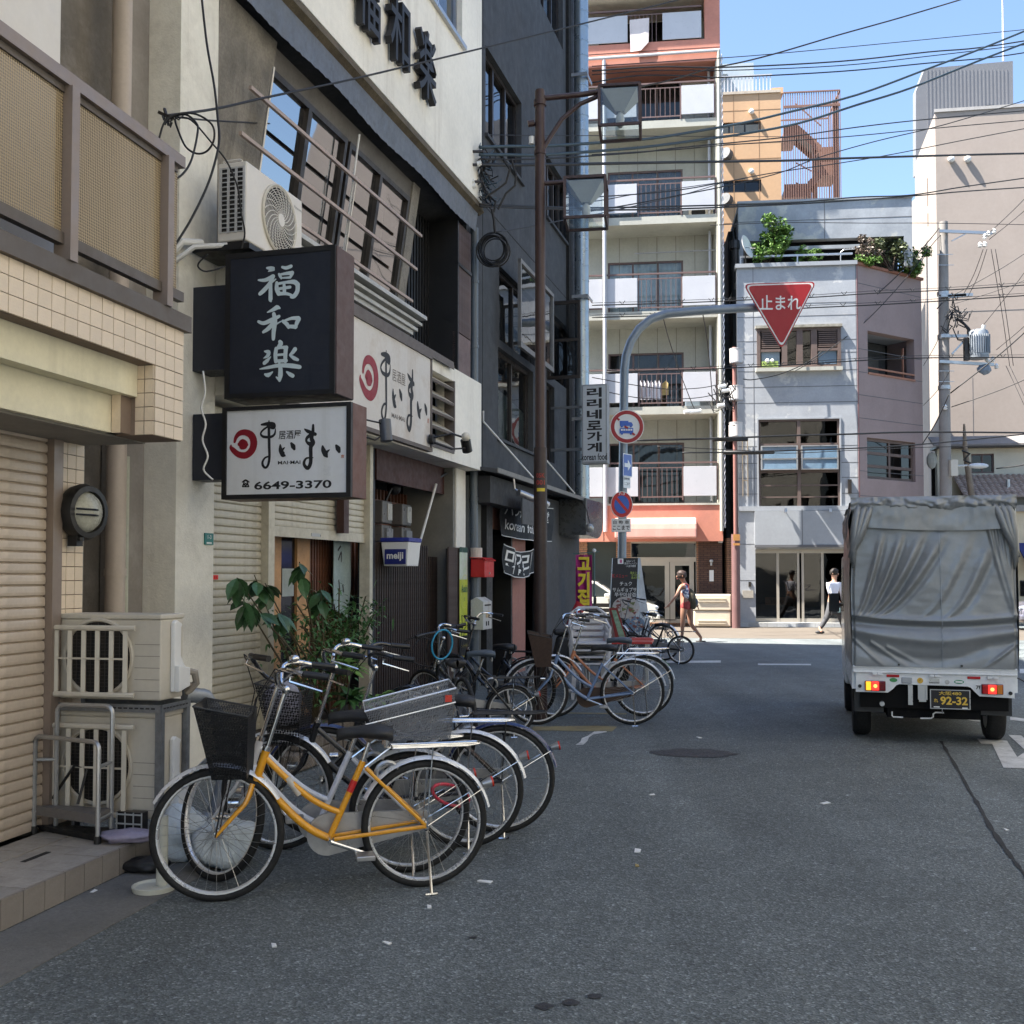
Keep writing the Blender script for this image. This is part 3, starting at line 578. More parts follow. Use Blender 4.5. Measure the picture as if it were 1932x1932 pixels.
# things on this building
em = T('electric_meters','pair of glass fronted electricity meters on a dark board above the slatted screen','meter',B2,(-3.1,.6,1.95))
em.P('board',G().box(-3.55,-2.3,.58,.62,1.93,2.48),M.wood)
for s0 in (-3.4,-2.75):
	bx = em.P('meter',G().box(s0,s0+.3,.4,.575,2.18,2.45).box(s0+.04,s0+.34,.42,.575,1.96,2.16),mt('meter_grey',(.13,.13,.135),.35,var=.1),bev=.015)
	em.P('dial',G().box(s0+.14,s0+.28,.39,.399,2.22,2.42),mt('dial_face',(.5,.5,.48),.3),bx); em.P('terminal_cover',G().box(s0+.12,s0+.32,.395,.418,1.98,2.12),mt('terminal_grey',(.22,.23,.25),.3),bx)
em.P('conduit',G().tube([(-3.2,.45,2.45),(-3.15,.4,2.6),(-2.9,.35,2.68),(-2.4,.3,2.66),(-1.95,.1,2.9)],.018,6).sph((-3.05,.4,2.62),.09,10),M.black,sm=1)
st = S('leaning_pole','thin pale pole leaning beside the electricity meters','pole',G().tube([(-2.95,.12,1.88),(-2.36,.1,2.72)],.016,8),M.white,B2,(-2.95,.1,1.88),sm=1)
mb = T('milk_box','small white and blue milk delivery box on the slatted screen','box',B2,(-3.7,.1,1.66))
g = G(); g.hexa([(-3.96,-.13,1.66),(-3.6,-.13,1.66),(-3.6,.15,1.66),(-3.96,.15,1.66)],[(-3.97,-.15,1.93),(-3.58,-.15,1.93),(-3.58,.18,1.93),(-3.97,.18,1.93)]); mb.P('body',g,M.signwhite,bev=.006)
mb.P('lid',G().box(-3.98,-3.57,-.16,.19,1.932,1.98),mt('milk_blue',(.03,.045,.3),.4),bev=.008)
mb.P('panel',G().box(-3.985,-3.97,-.12,.13,1.68,1.85),mt('milk_navy',(.02,.03,.2),.4))
MEIJI = mb
ad = T('address_plate','small green address plate on the edge of the stucco pillar','sign',B2,(-7.85,-.01,1.83)); ad.P('plate',G().box(-7.92,-7.80,-.012,-.002,1.79,1.88),mt('plate_green',(.01,.18,.16),.4)); ad.P('numerals',puttext(G(),'1-3',-7.86,-.0135,1.85,.05,.03),M.signwhite); ad.P('strip',G().box(-7.9,-7.83,-.0145,-.0125,1.797,1.81),M.signwhite)
rs = T('red_sticker','small red sticker on the left shutter beside the stucco pillar','sticker',B2,(-7.55,.11,1.6)); rs.P('sticker',G().box(-7.68,-7.52,.112,.116,1.52,1.555),mt('sticker_red',(.75,.03,.02),.4)); rs.P('mark',puttext(G(),'10 11',-7.6,.109,1.538,.1,.02,bold=.02),mt('dark_red',(.2,.0,.0),.5))
# tall beer banner tied to the cream pillar
bn = T('beer_banner','tall narrow yellow green and black beer banner on the cream pillar','banner',B2,(-1.65,-.06,.2))
B0,B1_ = -1.84,-1.52; y = -.04
def band(z0,z1,m,nm='cloth'):
	g = G(); n = 8
	for i in range(n):
		a,b = B0+(B1_-B0)*i/n,B0+(B1_-B0)*(i+1)/n; g.face([(a,y+.008*sin(a*22),z0),(b,y+.008*sin(b*22),z0),(b,y+.008*sin(b*22),z1),(a,y+.008*sin(a*22),z1)])
	return bn.P(nm,g,m)
band(.25,.75,M.ink); band(.75,1.5,mt('banner_lime',(.5,.55,.05),.6,var=.1)); band(1.5,1.86,mt('banner_white',(.6,.66,.55),.6,var=.15,sc=4,dirt=((.25,.5,.12),.8,3))); band(1.86,1.93,mt('banner_green',(.02,.07,.05),.6))
bn.P('lettering',puttext(puttext(G(),'Asahi',-1.68,y-.02,1.38,.24,.1,bold=.02),'生',-1.68,y-.02,1.24,.05,.05),mt('green_ink',(.02,.12,.05),.6))
bn.P('emblem',brush(G(),[[(-1.8,1.5,.004),(-1.68,1.56,.004),(-1.56,1.5,.004),(-1.55,1.2,.004),(-1.68,1.12,.004),(-1.81,1.2,.004),(-1.8,1.5,.004)]],y-.02),mt('emblem_yellow',(.62,.6,.12),.6))
bn.P('lettering',puttext(puttext(G(),'樽生',-1.68,y-.02,.42,.26,.16,bold=.03),'スーパードライ',-1.68,y-.02,.62,.26,.05),mt('gold_ink',(.6,.5,.06),.6))
# two mailboxes on the narrow gap
pb = T('red_mailbox','red metal mailbox on the drainpipe beside the beer banner','mailbox',B2,(-1.15,-.1,1.55))
pb.P('body',G().prism([(-.26,1.53),(-.06,1.53),(-.06,1.78),(-.22,1.78),(-.26,1.75)],-1.42,-.98,ax='x'),M.red,bev=.008); pb.P('lid',G().prism([(-.275,1.752),(-.22,1.785),(-.05,1.79),(-.05,1.8),(-.225,1.797),(-.28,1.765)],-1.44,-.96,ax='x'),M.red); pb.P('catch',G().box(-1.22,-1.18,-.268,-.26,1.57,1.6),M.alu); pb.P('roll_above',G().cyl((-1.3,-.1,1.8),(-1.3,-.1,1.93),.085,14),mt('cream_tin',(.6,.52,.45),.5))
wb = T('white_mailbox','white metal letterbox below the red mailbox with a rusty foot','mailbox',B2,(-1.2,-.1,.8))
wb.P('body',G().prism([(-.24,.82),(-.06,.82),(-.06,1.22),(-.14,1.26),(-.24,1.2)],-1.42,-1.02,ax='x'),mt('white_enamel',(.6,.6,.57),.4,streak=((.25,.1,.04),.6,5)),bev=.006); pb_ = G().box(-1.3,-1.14,-.246,-.241,.98,1.07); wb.P('name_card',pb_,mt('card',(.62,.45,.25),.6)); wb.P('slot',G().box(-1.36,-1.08,-.245,-.241,1.14,1.16),M.dark); wb.P('grille',G().box(-1.3,-1.26,-.245,-.241,.87,.93).box(-1.2,-1.16,-.245,-.241,.87,.93),M.dark)

# ---- projecting signs: black board with brush characters, white light box
def proj(x,y,s0=-8.15):      # a pixel of the photo seen on the plane across the pavement at s0
	a,u = ray(x,y); o = B2.w((s0,0,0)); e = B2.e; t = (o.x*e.x+o.y*e.y)/(a*e.x+e.y); v = V_((a*t,t))-B2.o; return v.dot(B2.n),CAMH+u*t
sg = T('black_sign','large black projecting sign with pale brush written characters above the white light box','sign',B2,(-8.15,0,2.87))
sg.P('box',G().box(-8.148,-7.83,-1.2,-.305,2.865,3.955),M.navy,bev=.004)
sg.P('end_panel',G().box(-8.14,-7.84,-1.209,-1.2,2.87,3.95),mt('brown_sheet',(.095,.058,.054),.6,var=.12))
sg.P('trim',G().box(-8.155,-8.148,-1.2,-1.16,2.865,3.955).box(-8.155,-8.148,-.345,-.305,2.865,3.955).box(-8.155,-8.148,-1.16,-.345,2.865,2.9).box(-8.155,-8.148,-1.16,-.345,3.915,3.955),M.black)
sg.P('mount',G().box(-8.1,-7.85,-.304,.02,3.1,3.74),M.navy)
t1 = lambda X,Y: proj((660+X/4.2)/1.5652,(720+Y/4.2)/1.5652)
fuku = [[(540,300,12),(590,305,24),(625,315,20),(560,340,8)],[(435,450,10),(520,450,22),(615,405,26)],[(615,415,22),(570,500,24),(500,580,26),(455,620,22)],[(585,480,22),(585,600,24),(585,690,26),(590,710,14)],[(590,490,12),(650,440,8)],
		[(730,290,14),(780,300,20),(840,280,20)],[(690,375,12),(705,400,18),(720,430,12)],[(690,385,10),(780,370,18),(855,362,24)],[(855,370,22),(830,420,14)],[(720,425,8),(820,420,14)],
		[(665,485,18),(665,560,26),(690,620,26)],[(665,500,14),(780,480,16),(880,475,26),(925,510,28)],[(925,510,26),(920,590,26),(880,650,26),(845,660,18)],[(690,622,22),(780,620,18),(850,640,14)],[(700,560,16),(830,540,18)],[(755,485,14),(760,560,22),(760,615,20)]]
wa = [[(545,850,6),(620,815,22),(665,790,28),(700,800,10)],[(435,965,16),(500,985,22),(600,945,26),(690,900,18)],[(625,870,22),(640,960,28),(625,1080,26),(620,1180,20)],[(620,980,24),(560,1050,26),(495,1095,16)],[(650,1000,12),(720,960,6)],
	  [(740,960,18),(790,1000,24),(810,1040,16)],[(745,960,10),(850,925,18),(930,925,26)],[(935,935,28),(910,990,24),(895,1045,14)],[(800,1025,18),(900,1030,24)]]
raku = [[(700,1215,22),(710,1240,30),(670,1290,14)],[(655,1300,22),(645,1380,24),(650,1460,22)],[(655,1300,14),(730,1285,16),(780,1290,26)],[(775,1300,26),(768,1400,24),(770,1460,20)],[(665,1380,14),(760,1372,14)],[(650,1455,18),(780,1450,20)],
		[(515,1335,10),(560,1345,26),(550,1390,22),(500,1420,4)],[(510,1480,22),(545,1450,22),(590,1400,4)],[(890,1310,26),(860,1350,22),(825,1380,10)],[(830,1385,12),(880,1420,22),(925,1440,16)],
		[(455,1555,6),(560,1535,18),(700,1510,22),(850,1515,26),(950,1530,22)],[(695,1480,14),(710,1550,26),(710,1630,30),(700,1700,14)],[(660,1655,8),(700,1690,20)],[(520,1620,12),(560,1630,26),(615,1590,6)],[(790,1590,10),(830,1620,22),(865,1640,22)]]
def on_sign(strokes,conv,s_,k): return [[(*conv(X,Y),r*k) for X,Y,r in st] for st in strokes]
kk = abs(t1(100,500)[0]-t1(1100,500)[0])/1000
def brush_x(g,strokes,s_,mi=0):       # the same ribbons standing across the pavement: (y,z) at depth s_
	h = G(); brush(h,strokes,0); g.add([(s_+p[1],p[0],p[2]) for p in h.v],[f[::-1] for f in h.f],mi); return g
M.palegrey = mt('pale_grey_letter',(.6,.7,.72),.5,var=.05)
for nm,st in (('character',fuku),('character',wa),('character',raku)): sg.P(nm,brush_x(G(),on_sign(st,t1,0,kk),-8.151),M.palegrey)
ws = T('light_box_sign','white light box sign with a red swirl, black brush lettering and a phone number','sign',B2,(-8.15,0,2.12))
M.lbface = mt('light_box_face',(.76,.78,.8),.35,var=.05,sc=1.5,dirt=((.6,.6,.57),.5,1.5),streak=((.4,.4,.36),.4,3))
ws.P('housing',G().box(-8.13,-7.88,-1.335,-.295,2.115,2.80),mt('brown_housing',(.13,.06,.045),.5,var=.2),bev=.004)
ws.P('frame',G().box(-8.165,-8.13,-1.335,-1.30,2.115,2.80).box(-8.165,-8.13,-.33,-.295,2.115,2.80).box(-8.165,-8.13,-1.3,-.33,2.115,2.148).box(-8.165,-8.13,-1.3,-.33,2.772,2.80),M.black)
ws.P('face',G().box(-8.15,-8.131,-1.3,-.33,2.148,2.772),M.lbface); ws.P('mount',G().box(-8.1,-7.9,-.294,-.01,2.27,2.77),M.navy)
t2 = lambda X,Y: proj((640+X/4.6)/1.5652,(1190+Y/4.6)/1.5652)
k2 = abs(t2(100,500)[0]-t2(1100,500)[0])/1000
MA1 = [[(610,295,12),(700,285,26),(770,300,34),(775,340,18),(730,335,12)],[(712,240,6),(710,300,16),(712,450,19),(715,600,19),(718,740,17),(700,840,16),(665,880,14),(630,850,17),(625,800,15),(660,745,12),(715,725,10)],[(690,325,12),(630,370,12),(600,420,12),(640,460,17),(740,460,17),(790,420,14),(800,350,5)]]
MA2 = [[(1195,355,8),(1240,385,22),(1340,425,22)],[(1312,300,14),(1308,400,22),(1290,480,26),(1310,540,30),(1280,600,26),(1280,720,24),(1275,820,24),(1240,885,24),(1195,850,20),(1190,800,18),(1225,750,12),(1310,745,6)],[(1270,440,24),(1225,480,18),(1225,530,14),(1280,560,30),(1330,540,8)]]
II = [[[(865,570,10),(870,640,28),(900,700,34),(925,715,14)],[(890,640,20),(925,605,5)],[(1015,550,16),(1040,590,32),(1055,625,18)]],[[(1440,590,14),(1450,640,30),(1480,700,34),(1500,730,14)],[(1480,680,26),(1535,635,5)],[(1625,580,16),(1650,620,34),(1665,660,20)]]]
for st in (MA1,MA2): ws.P('character',brush_x(G(),on_sign(st,t2,0,k2),-8.152),M.ink)
for st in II:
	for k_ in (st[:2],st[2:]): ws.P('stroke',brush_x(G(),on_sign(k_,t2,0,k2),-8.152),M.ink)
SW = [[(245,530,16),(262,470,24),(310,415,32),(390,400,38),(470,440,46),(505,530,48),(480,640,46),(400,710,42),(300,700,38),(225,640,32),(195,600,22),(198,570,6)],[(310,560,26),(350,540,46),(385,570,48),(350,585,46)]]
ws.P('red_swirl',brush_x(G(),on_sign(SW,t2,0,k2),-8.152),mt('swirl_red',(.26,.008,.02),.5,var=.1))
def txt_x(g,body,X,Y,w_,h_,s_,conv,kx,bold=.0,mi=0):
	v,f,(a,b) = text(body,1,0,bold); y,z = conv(X,Y); g.add([(s_,y-p[0]/a*w_*kx,z+p[2]/b*h_*kx) for p in v],f,mi); return g
v_,f_,(a_,b_) = text('meiji',1,0,.03); MEIJI.P('lettering',G().add([(-3.988,.005-p[0]/a_*.2,1.765+p[2]/b_*.1) for p in v_],f_),M.signwhite)
g = G(); txt_x(g,'居酒屋',995,430,300,105,-8.152,t2,k2,.01); txt_x(g,'MAI·MAI',985,808,300,42,-8.152,t2,k2,.015); txt_x(g,'6649-3370',1030,1112,1030,100,-8.152,t2,k2,.025)
x0_ = 395; brush_x(g,on_sign([[(350,1075,8),(395,1050,12),(440,1075,8)],[(375,1075,8),(355,1135,10)],[(415,1075,8),(435,1135,10)],[(355,1138,6),(435,1138,6)],[(380,1110,8),(395,1095,8),(410,1110,8),(395,1125,8),(380,1110,8)]],t2,0,k2),-8.152)
ws.P('lettering',g,M.ink); ws.P('seal',txt_x(G(),'店',1710,725,44,44,-8.152,t2,k2,.03),mt('seal_red',(.45,.18,.12),.6))
# ---- the same emblem on the long wall sign over the shutters
wl = T('wall_sign','wide weathered white wall sign with a red swirl above the entrance','sign',B2,(-5,-.22,3.03))
s0,s1 = -7.6,-3.6
wl.P('board',G().box(s0,s1,-.27,-.222,3.03,4.06),mt('weathered_white_board',(.66,.63,.59),.5,var=.06,dirt=((.42,.33,.24),.55,2.4),streak=((.4,.3,.2),.4,2)))
wl.P('frame',G().box(s0,s1+.03,-.29,-.222,4.062,4.11).box(s0,s1+.03,-.29,-.222,2.985,3.028).box(s1+.002,s1+.03,-.285,-.222,3.03,4.06),M.louvre)
def t3(X,Y):     # crop pixels on the canopy face
	return B2.p((600+X/2.76)/1.5652,(1000+Y/2.76)/1.5652,-.27)
g = G(); sx = lambda X: (X-175)/(1190-175)
# map the light-box drawing onto the board: same artwork, stretched along the wall
bx0,bx1 = -5.62,-3.66
def art(X,Y): return bx0+(X-175)/(1720-175)*(bx1-bx0),3.13+(905-Y)/(905-240)*.76
kx3 = (bx1-bx0)/(1720-175)
def on_wall(strokes): return [[(*art(X,Y),r*kx3) for X,Y,r in st] for st in strokes]
for st in (MA1,MA2,II[0][:2],II[0][2:],II[1][:2],II[1][2:]): wl.P('character',brush(G(),on_wall(st),-.272),M.ink)
wl.P('red_swirl',brush(G(),on_wall(SW),-.272),_m['swirl_red'])
g = G(); c_,d_ = art(995,430); puttext(g,'居酒屋',c_,-.272,d_,300*kx3,.13); c_,d_ = art(985,808); puttext(g,'MAI·MAI',c_,-.272,d_,300*kx3,.05,bold=.015); wl.P('lettering',g,mt('faded_ink',(.2,.17,.15),.7)); c_,d_ = art(1710,725); wl.P('seal',puttext(G(),'店',c_,-.272,d_,.05,.06,bold=.03),_m['seal_red'])
# spotlights
sp = T('spotlight','small dark cylinder spotlight on an arm from the right end of the light box sign','spotlight',B2,(-7.88,-1.1,2.68))
sp.P('arm',G().tube([(-7.88,-1.2,2.74),(-7.5,-1.28,2.74),(-7.45,-1.3,2.7)],.007,6).tube([(-7.88,-1.2,2.62),(-7.55,-1.26,2.60),(-7.45,-1.3,2.66)],.007,6),M.black); sp.P('head',G().cyl((-7.45,-1.3,2.77),(-7.46,-1.32,2.60),.048,16),mt('grey_lamp',(.08,.09,.11),.35),sm=1)
sp = T('spotlight','spotlight with a round white bulb at the lower right corner of the wall sign','spotlight',B2,(-3.6,-.3,3.05))
sp.P('base',G().cyl((-3.66,-.29,3.12),(-3.66,-.34,3.12),.06,14),M.black,sm=1); sp.P('arm',G().tube([(-3.66,-.34,3.14),(-3.5,-.5,3.2),(-3.3,-.6,3.17)],.012,6).tube([(-3.66,-.34,3.08),(-3.5,-.5,3.02),(-3.3,-.6,3.05)],.012,6),M.black); sp.P('head',G().cyl((-3.22,-.6,3.02),(-3.3,-.6,3.15),.06,12),M.black,sm=1); sp.P('bulb',G().sph((-3.34,-.62,3.18),.055,12),mt('white_bulb',(.7,.66,.56),.3),sm=2)

# ---- outdoor air conditioner beside the slanting windows
ua = T('wall_air_conditioner','white outdoor air conditioner with a swirl fan grille above the black sign','air conditioner',B2,(-7.7,-.3,4.05))
ua.P('casing',G().box(-8.13,-7.22,-.46,-.22,4.06,4.66),M.acwhite,bev=.012)
g = G()
for i in range(4): g.box(-8.139,-8.1302,-.452+i*.0655,-.4375+i*.0655+.004,4.12,4.62)
for i in range(15): g.box(-8.1385,-8.1302,-.45,-.24,4.125+i*.0345,4.132+i*.0345)
ua.P('side_grille',g,mt('grille_grey',(.5,.5,.5),.4)); ua.P('fins',G().box(-8.1301,-8.12,-.44,-.245,4.125,4.62),M.black)
fc = V_((-7.62,-.461,4.37)); ua.P('fan_recess',G().disc(fc-V_((0,.001,0)),.262,n=36),M.dark); g = G()
for k in range(12): rr_ = .05+k*.0185; g.tube([fc+V_((rr_*cos(j*TAU/36),-.012,rr_*sin(j*TAU/36))) for j in range(36)],.0026,4,closed=True)
for k in range(22):
	a0 = k*TAU/22; g.tube([fc+V_((q*cos(a0+q*4.2),-.016,q*sin(a0+q*4.2))) for q in [.04+.22*j/7 for j in range(8)]],.0038,4)
ua.P('fan_guard',g,M.acwhite); ua.P('fan_hub',G().cyl(fc,fc+V_((0,-.022,0)),.05,20),M.acwhite,sm=1)
g = G(); n = 40; g.tube([fc+V_((.268*cos(j*TAU/n),-.006,.268*sin(j*TAU/n))) for j in range(n)],.013,6,closed=True); ua.P('fan_ring',g,M.acbeige,sm=1)
ua.P('lettering',puttext(G(),'Panasonic',-7.3,-.463,4.57,.13,.022),M.ink)
ua.P('bracket',G().box(-8.15,-7.3,-.5,-.02,3.99,4.03).box(-8.12,-8.06,-.44,-.2,4.03,4.06).box(-7.4,-7.34,-.44,-.2,4.03,4.06),M.black); ua.P('feet',G().box(-8.0,-7.9,-.45,-.2,4.031,4.059),M.white)
ua.P('handle',G().tube([(-8.12,-.42,4.665),(-8.12,-.4,4.675),(-8.12,-.28,4.675),(-8.12,-.26,4.665)],.008,6),M.acwhite)
ua.P('refrigerant_pipe',G().tube([(-8.15,-.1,4.06),(-8.3,-.03,4.03),(-8.34,.05,3.92),(-8.34,.35,3.8)],.028,8).tube([(-8.12,-.3,4.035),(-8.25,-.1,4.0),(-8.34,.03,3.86),(-8.34,.35,3.72)],.02,8),M.white,sm=1)
# ================================================================ the charcoal building with the Korean restaurant
b3 = T('charcoal_building','charcoal rendered building with tall windows and a Korean restaurant at street level','building',B2,(0,0,0))
H = [(-.56,1.45,7.98,9.3),(2.74,4.5,11.66,13.4),(3.12,4.98,7.98,9.12),(.1,2.2,3.62,5.0),(.15,2.3,5.12,6.25),(3.2,4.9,5.15,6.35),(3.15,3.75,3.6,5.0)]
b3.P('wall',wallh(G(),-1.44,5.9,3.0,14.2,0,.3,H),M.b3); b3.P('end_wall',G().box(5.6,5.9,.3,8,0,14.2),M.b3); b3.P('roof',G().box(-1.44,6.0,-.1,8.2,14.2,14.4),M.soffit)
b3.P('back_wall',G().box(-1.44,5.9,1.6,1.7,0,14.2),M.dark); b3.P('side_wall',G().box(-1.44,-1.3,.3,8,0,14.2),M.b3)
M.whitein = mt('lit_interior',(.3,.3,.29),.8)
for i,(h,nx,nz) in enumerate(zip(H,(3,3,4,2,2,1,1),(1,1,1,1,1,1,1))):
	win(b3,*h,.12,M.dkframe,M.glassd,nx=nx,nz=nz,fw=.06,back=M.curtain if i in (1,2) else None,bd=.3)
for q_ in ((-.6,1.5,-.05,.1,7.93,7.98),(.05,2.25,-.05,.1,3.57,3.615),(3.1,5.0,-.05,.1,7.93,7.98)): b3.P('window_sill',G().box(*q_),M.b3)
f = b3.P('casement_sash',G().box(3.2,3.24,-.60,-.55,5.05,6.45).box(3.2,3.24,-.05,.0,5.05,6.45).box(3.2,3.24,-.55,-.05,5.05,5.11).box(3.2,3.24,-.55,-.05,6.39,6.45).box(3.2,3.24,-.55,-.05,5.72,5.77),M.dkframe); b3.P('pane',G().face([(3.22,-.55,5.11),(3.22,-.05,5.11),(3.22,-.05,6.39),(3.22,-.55,6.39)]),M.glassd,f)
f = b3.P('open_sash',G().box(.12,.17,-.35,-.30,5.0,6.3).box(2.2,2.26,-.35,-.30,5.0,6.3).box(.12,2.26,-.352,-.298,4.98,5.06).box(.12,2.26,-.352,-.298,6.26,6.32),mt('sash_grey',(.2,.2,.2),.4,metal=.4)); b3.P('pane',G().face([(.17,-.32,5.03),(2.2,-.32,5.03),(2.2,-.32,6.28),(.17,-.32,6.28)]),M.glassd,f)
b3.P('frosted_film',G().face([(.12,.16,3.65),(2.18,.16,3.65),(2.18,.16,4.3),(.12,.16,4.5)]),mt('frosted_film',(.3,.4,.36),.7,var=.5,sc=14))
b3.P('wall_joint',G().box(-1.4,5.88,-.004,.0,6.9,6.915).box(2.6,2.612,-.004,0,3.0,7.9).box(-.7,-.688,-.004,0,3,14),M.dark)
b3.P('awning_strip',G().prism([(-.46,2.93),(0,3.02),(0,3.05),(-.46,2.99)],-1.5,4.55,ax='x'),M.b3)
b3.P('awning_edge',G().box(-1.5,4.56,-.475,-.461,2.935,3.0),mt('tin_edge',(.25,.24,.22),.5,metal=.5)); b3.P('stay',G().tube([(-.72,-.02,3.9),(-.72,-.02,3.75),(.55,-.45,3.02)],.014,6).tube([(2.4,-.02,3.7),(3.4,-.45,3.02)],.014,6),M.white)
b3.P('awning_box',G().box(-1.3,1.2,-.3,-.02,2.55,2.92),mt('black_awning',(.03,.03,.032),.7))
# street level
b3.P('wall',G().box(-1.3,-.75,0,.1,0,2.93),mt('grey_panel',(.17,.18,.175),.7,var=.15)); b3.P('column',G().box(-.74,-.45,-.08,.1,0,2.93),M.black)
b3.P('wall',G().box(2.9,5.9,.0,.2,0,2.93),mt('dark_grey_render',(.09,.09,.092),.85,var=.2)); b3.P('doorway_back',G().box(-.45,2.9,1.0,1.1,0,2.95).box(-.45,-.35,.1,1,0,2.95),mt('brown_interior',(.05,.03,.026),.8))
M.salmon = mt('salmon_paint',(.36,.16,.12),.7,var=.12)
b3.P('door_frame',G().box(.85,1.75,.02,.15,0,2.2).box(-.44,2.9,.02,.12,2.25,2.9),M.salmon); b3.P('door_frame',G().box(2.62,2.85,-.03,.1,0,2.9),mt('pink_post',(.42,.2,.17),.6))
b3.P('sliding_door',G().box(-.3,.8,.5,.54,0,2.24),mt('door_brown',(.06,.03,.024),.5,var=.2)); b3.P('opening',G().box(.82,.9,.0,.3,0,2.2),M.black)
po = S('menu_poster','yellow handwritten menu poster inside the dark restaurant doorway','poster',puttext(G().box(-.22,.42,.470,.476,1.0,1.5),'焼肉定食\nキムチ鍋\nビビンバ',.1,.466,1.25,.5,.4,mi=1,bold=.02),[mt('poster_yellow',(.5,.48,.12),.7,var=.1),M.ink],B2,(.1,.47,1.0))
def cloth(nm,label,s0,s1,z0,z1,y,body,mat,rows,sag=.06):
	t = T(nm,label,'banner',B2,((s0+s1)/2,y,z0)); n = 20; g = G()
	fy = lambda u,v: y+.03*sin(u*9+v*3)+.02*sin(u*23)
	for i in range(n):
		for j in range(8):
			q = []
			for a,b in ((i,j),(i+1,j),(i+1,j+1),(i,j+1)):
				u,v = a/n,b/8; zz = z0+(z1-z0)*v-sag*sin(PI*u)*1.0; q.append((s0+(s1-s0)*u,fy(u,v),zz))
			g.face(q)
	t.P('cloth',g,mat,sm=1)
	for (tx,u,v,w_,h_) in rows:
		h = G(); puttext(h,tx,0,0,0,w_,h_,bold=.012)
		def mp(p):
			uu = u+p[0]/(s1-s0); vv = v+p[2]/(z1-z0); return (s0+(s1-s0)*uu,fy(uu,vv)-.012,z0+(z1-z0)*vv-sag*sin(PI*uu))
		t.P('lettering',h.map(mp),M.signwhite)
	for b_ in (0,1): t.P('hem',G().tube([(s0+(s1-s0)*i/n,fy(i/n,b_)-.004,z0+(z1-z0)*b_-sag*sin(PI*i/n)) for i in range(n+1)],.008,4),M.signwhite)
	return t
M.slate = mt('charcoal_cloth',(.03,.034,.04),.85,var=.2,sc=4)
cloth('noren','black cloth banner lettered in katakana and Korean food over the restaurant door',-.2,2.9,2.15,2.72,-.14,'',M.slate,[('パンチゲ 韓国食堂',.5,.72,2.6,.2),('korean food dining',.5,.28,2.5,.2)],.03)
cloth('hanging_banner','lower dark hanging cloth with white brush Korean letters and a curved hem',.0,1.9,1.62,2.02,-.12,'',M.slate,[('막걸리',.45,.5,1.4,.34)],.1)
cam_ = T('security_camera','silver security camera under the awning beside the drainpipe','camera',B2,(-.55,-.5,2.7)); cam_.P('body',G().tube([(-.75,-.55,2.72),(-.35,-.85,2.58)],.05,12),M.alu,sm=1); cam_.P('lens',G().tube([(-.345,-.853,2.578),(-.32,-.87,2.57)],.045,12),mt('lens_white',(.6,.62,.65),.2)); cam_.P('mount',G().tube([(-.6,-.66,2.66),(-.62,-.46,2.78),(-.62,-.44,2.95)],.018,6),M.alu); b3.P('hanging_sheet',G().box(-.35,.75,-.5,-.48,2.3,2.72),mt('sheet_grey',(.09,.09,.09),.7))
hd = T('extractor_hood','rounded metal extractor hood under the big silver duct','hood',B2,(4.95,-.3,2.4))
pr = [(4.1,2.98),(5.75,3.0),(5.75,2.62),(5.68,2.45),(5.5,2.33),(5.2,2.27),(4.1,2.3)]; hd.P('body',G().prism(pr,-.52,.0),mt('hood_steel',(.13,.14,.145),.3,metal=.6,var=.2),bev=.01)
lb = T('bare_bulb_lamp','glass bulb hanging in front of the extractor hood','lamp',B2,(3.9,-.6,2.4)); lb.P('bulb',G().sph((3.9,-.62,2.42),.085,12),mt('bulb_glass',(.4,.4,.38),.1,metal=.3),sm=2); lb.P('cord',G().tube([(3.9,-.62,2.5),(4.0,-.55,2.75),(4.0,-.45,2.95)],.01,5),M.black)
dk = T('exhaust_duct','tall ringed silver ventilation duct up the end of the charcoal building','duct',B2,(5.25,-.22,3.0))
M.duct = mt('galvanised_duct',(.36,.42,.46),.32,metal=.6,var=.05,sc=1,streak=((.25,.27,.29),.3,2))
dk.P('pipe',G().cyl((5.25,-.2,3.0),(5.25,-.2,14.9),.142,28),M.duct,sm=1)
dk.pieces('ring',G().cyl((0,0,-.012),(0,0,.012),.149,24),M.duct,[(5.25,-.2,3.15+i*.3) for i in range(39)],sm=1)
dk.pieces('bracket',G().box(-.25,.25,-.17,-.15,-.03,.03).box(-.25,-.2,-.17,.2,-.03,.03),M.alu,[(5.25,-.2,z) for z in (4.6,7.0,9.2,11.4,13.6)])
dk.P('wall_channel',G().box(4.75,4.95,-.06,-.001,3,14.1),M.dark)
dp = T('grey_downpipe','blue grey rainwater pipe between the cream and charcoal buildings','drainpipe',B2,(-1.27,-.1,0)); dp.P('pipe',G().cyl((-1.3,-.07,1.85),(-1.3,-.07,6.35),.055,14),mt('blue_grey_pvc',(.10,.125,.15),.35,var=.1),sm=1); dp.P('lower_pipe',G().cyl((-1.28,-.07,.0),(-1.28,-.07,1.82),.06,14),_m['blue_grey_pvc'],sm=1); dp.pieces('collar',G().cyl((0,0,-.02),(0,0,.02),.064,14),_m['blue_grey_pvc'],[(-1.3,-.07,z) for z in (2.6,3.9,4.7,5.6)])
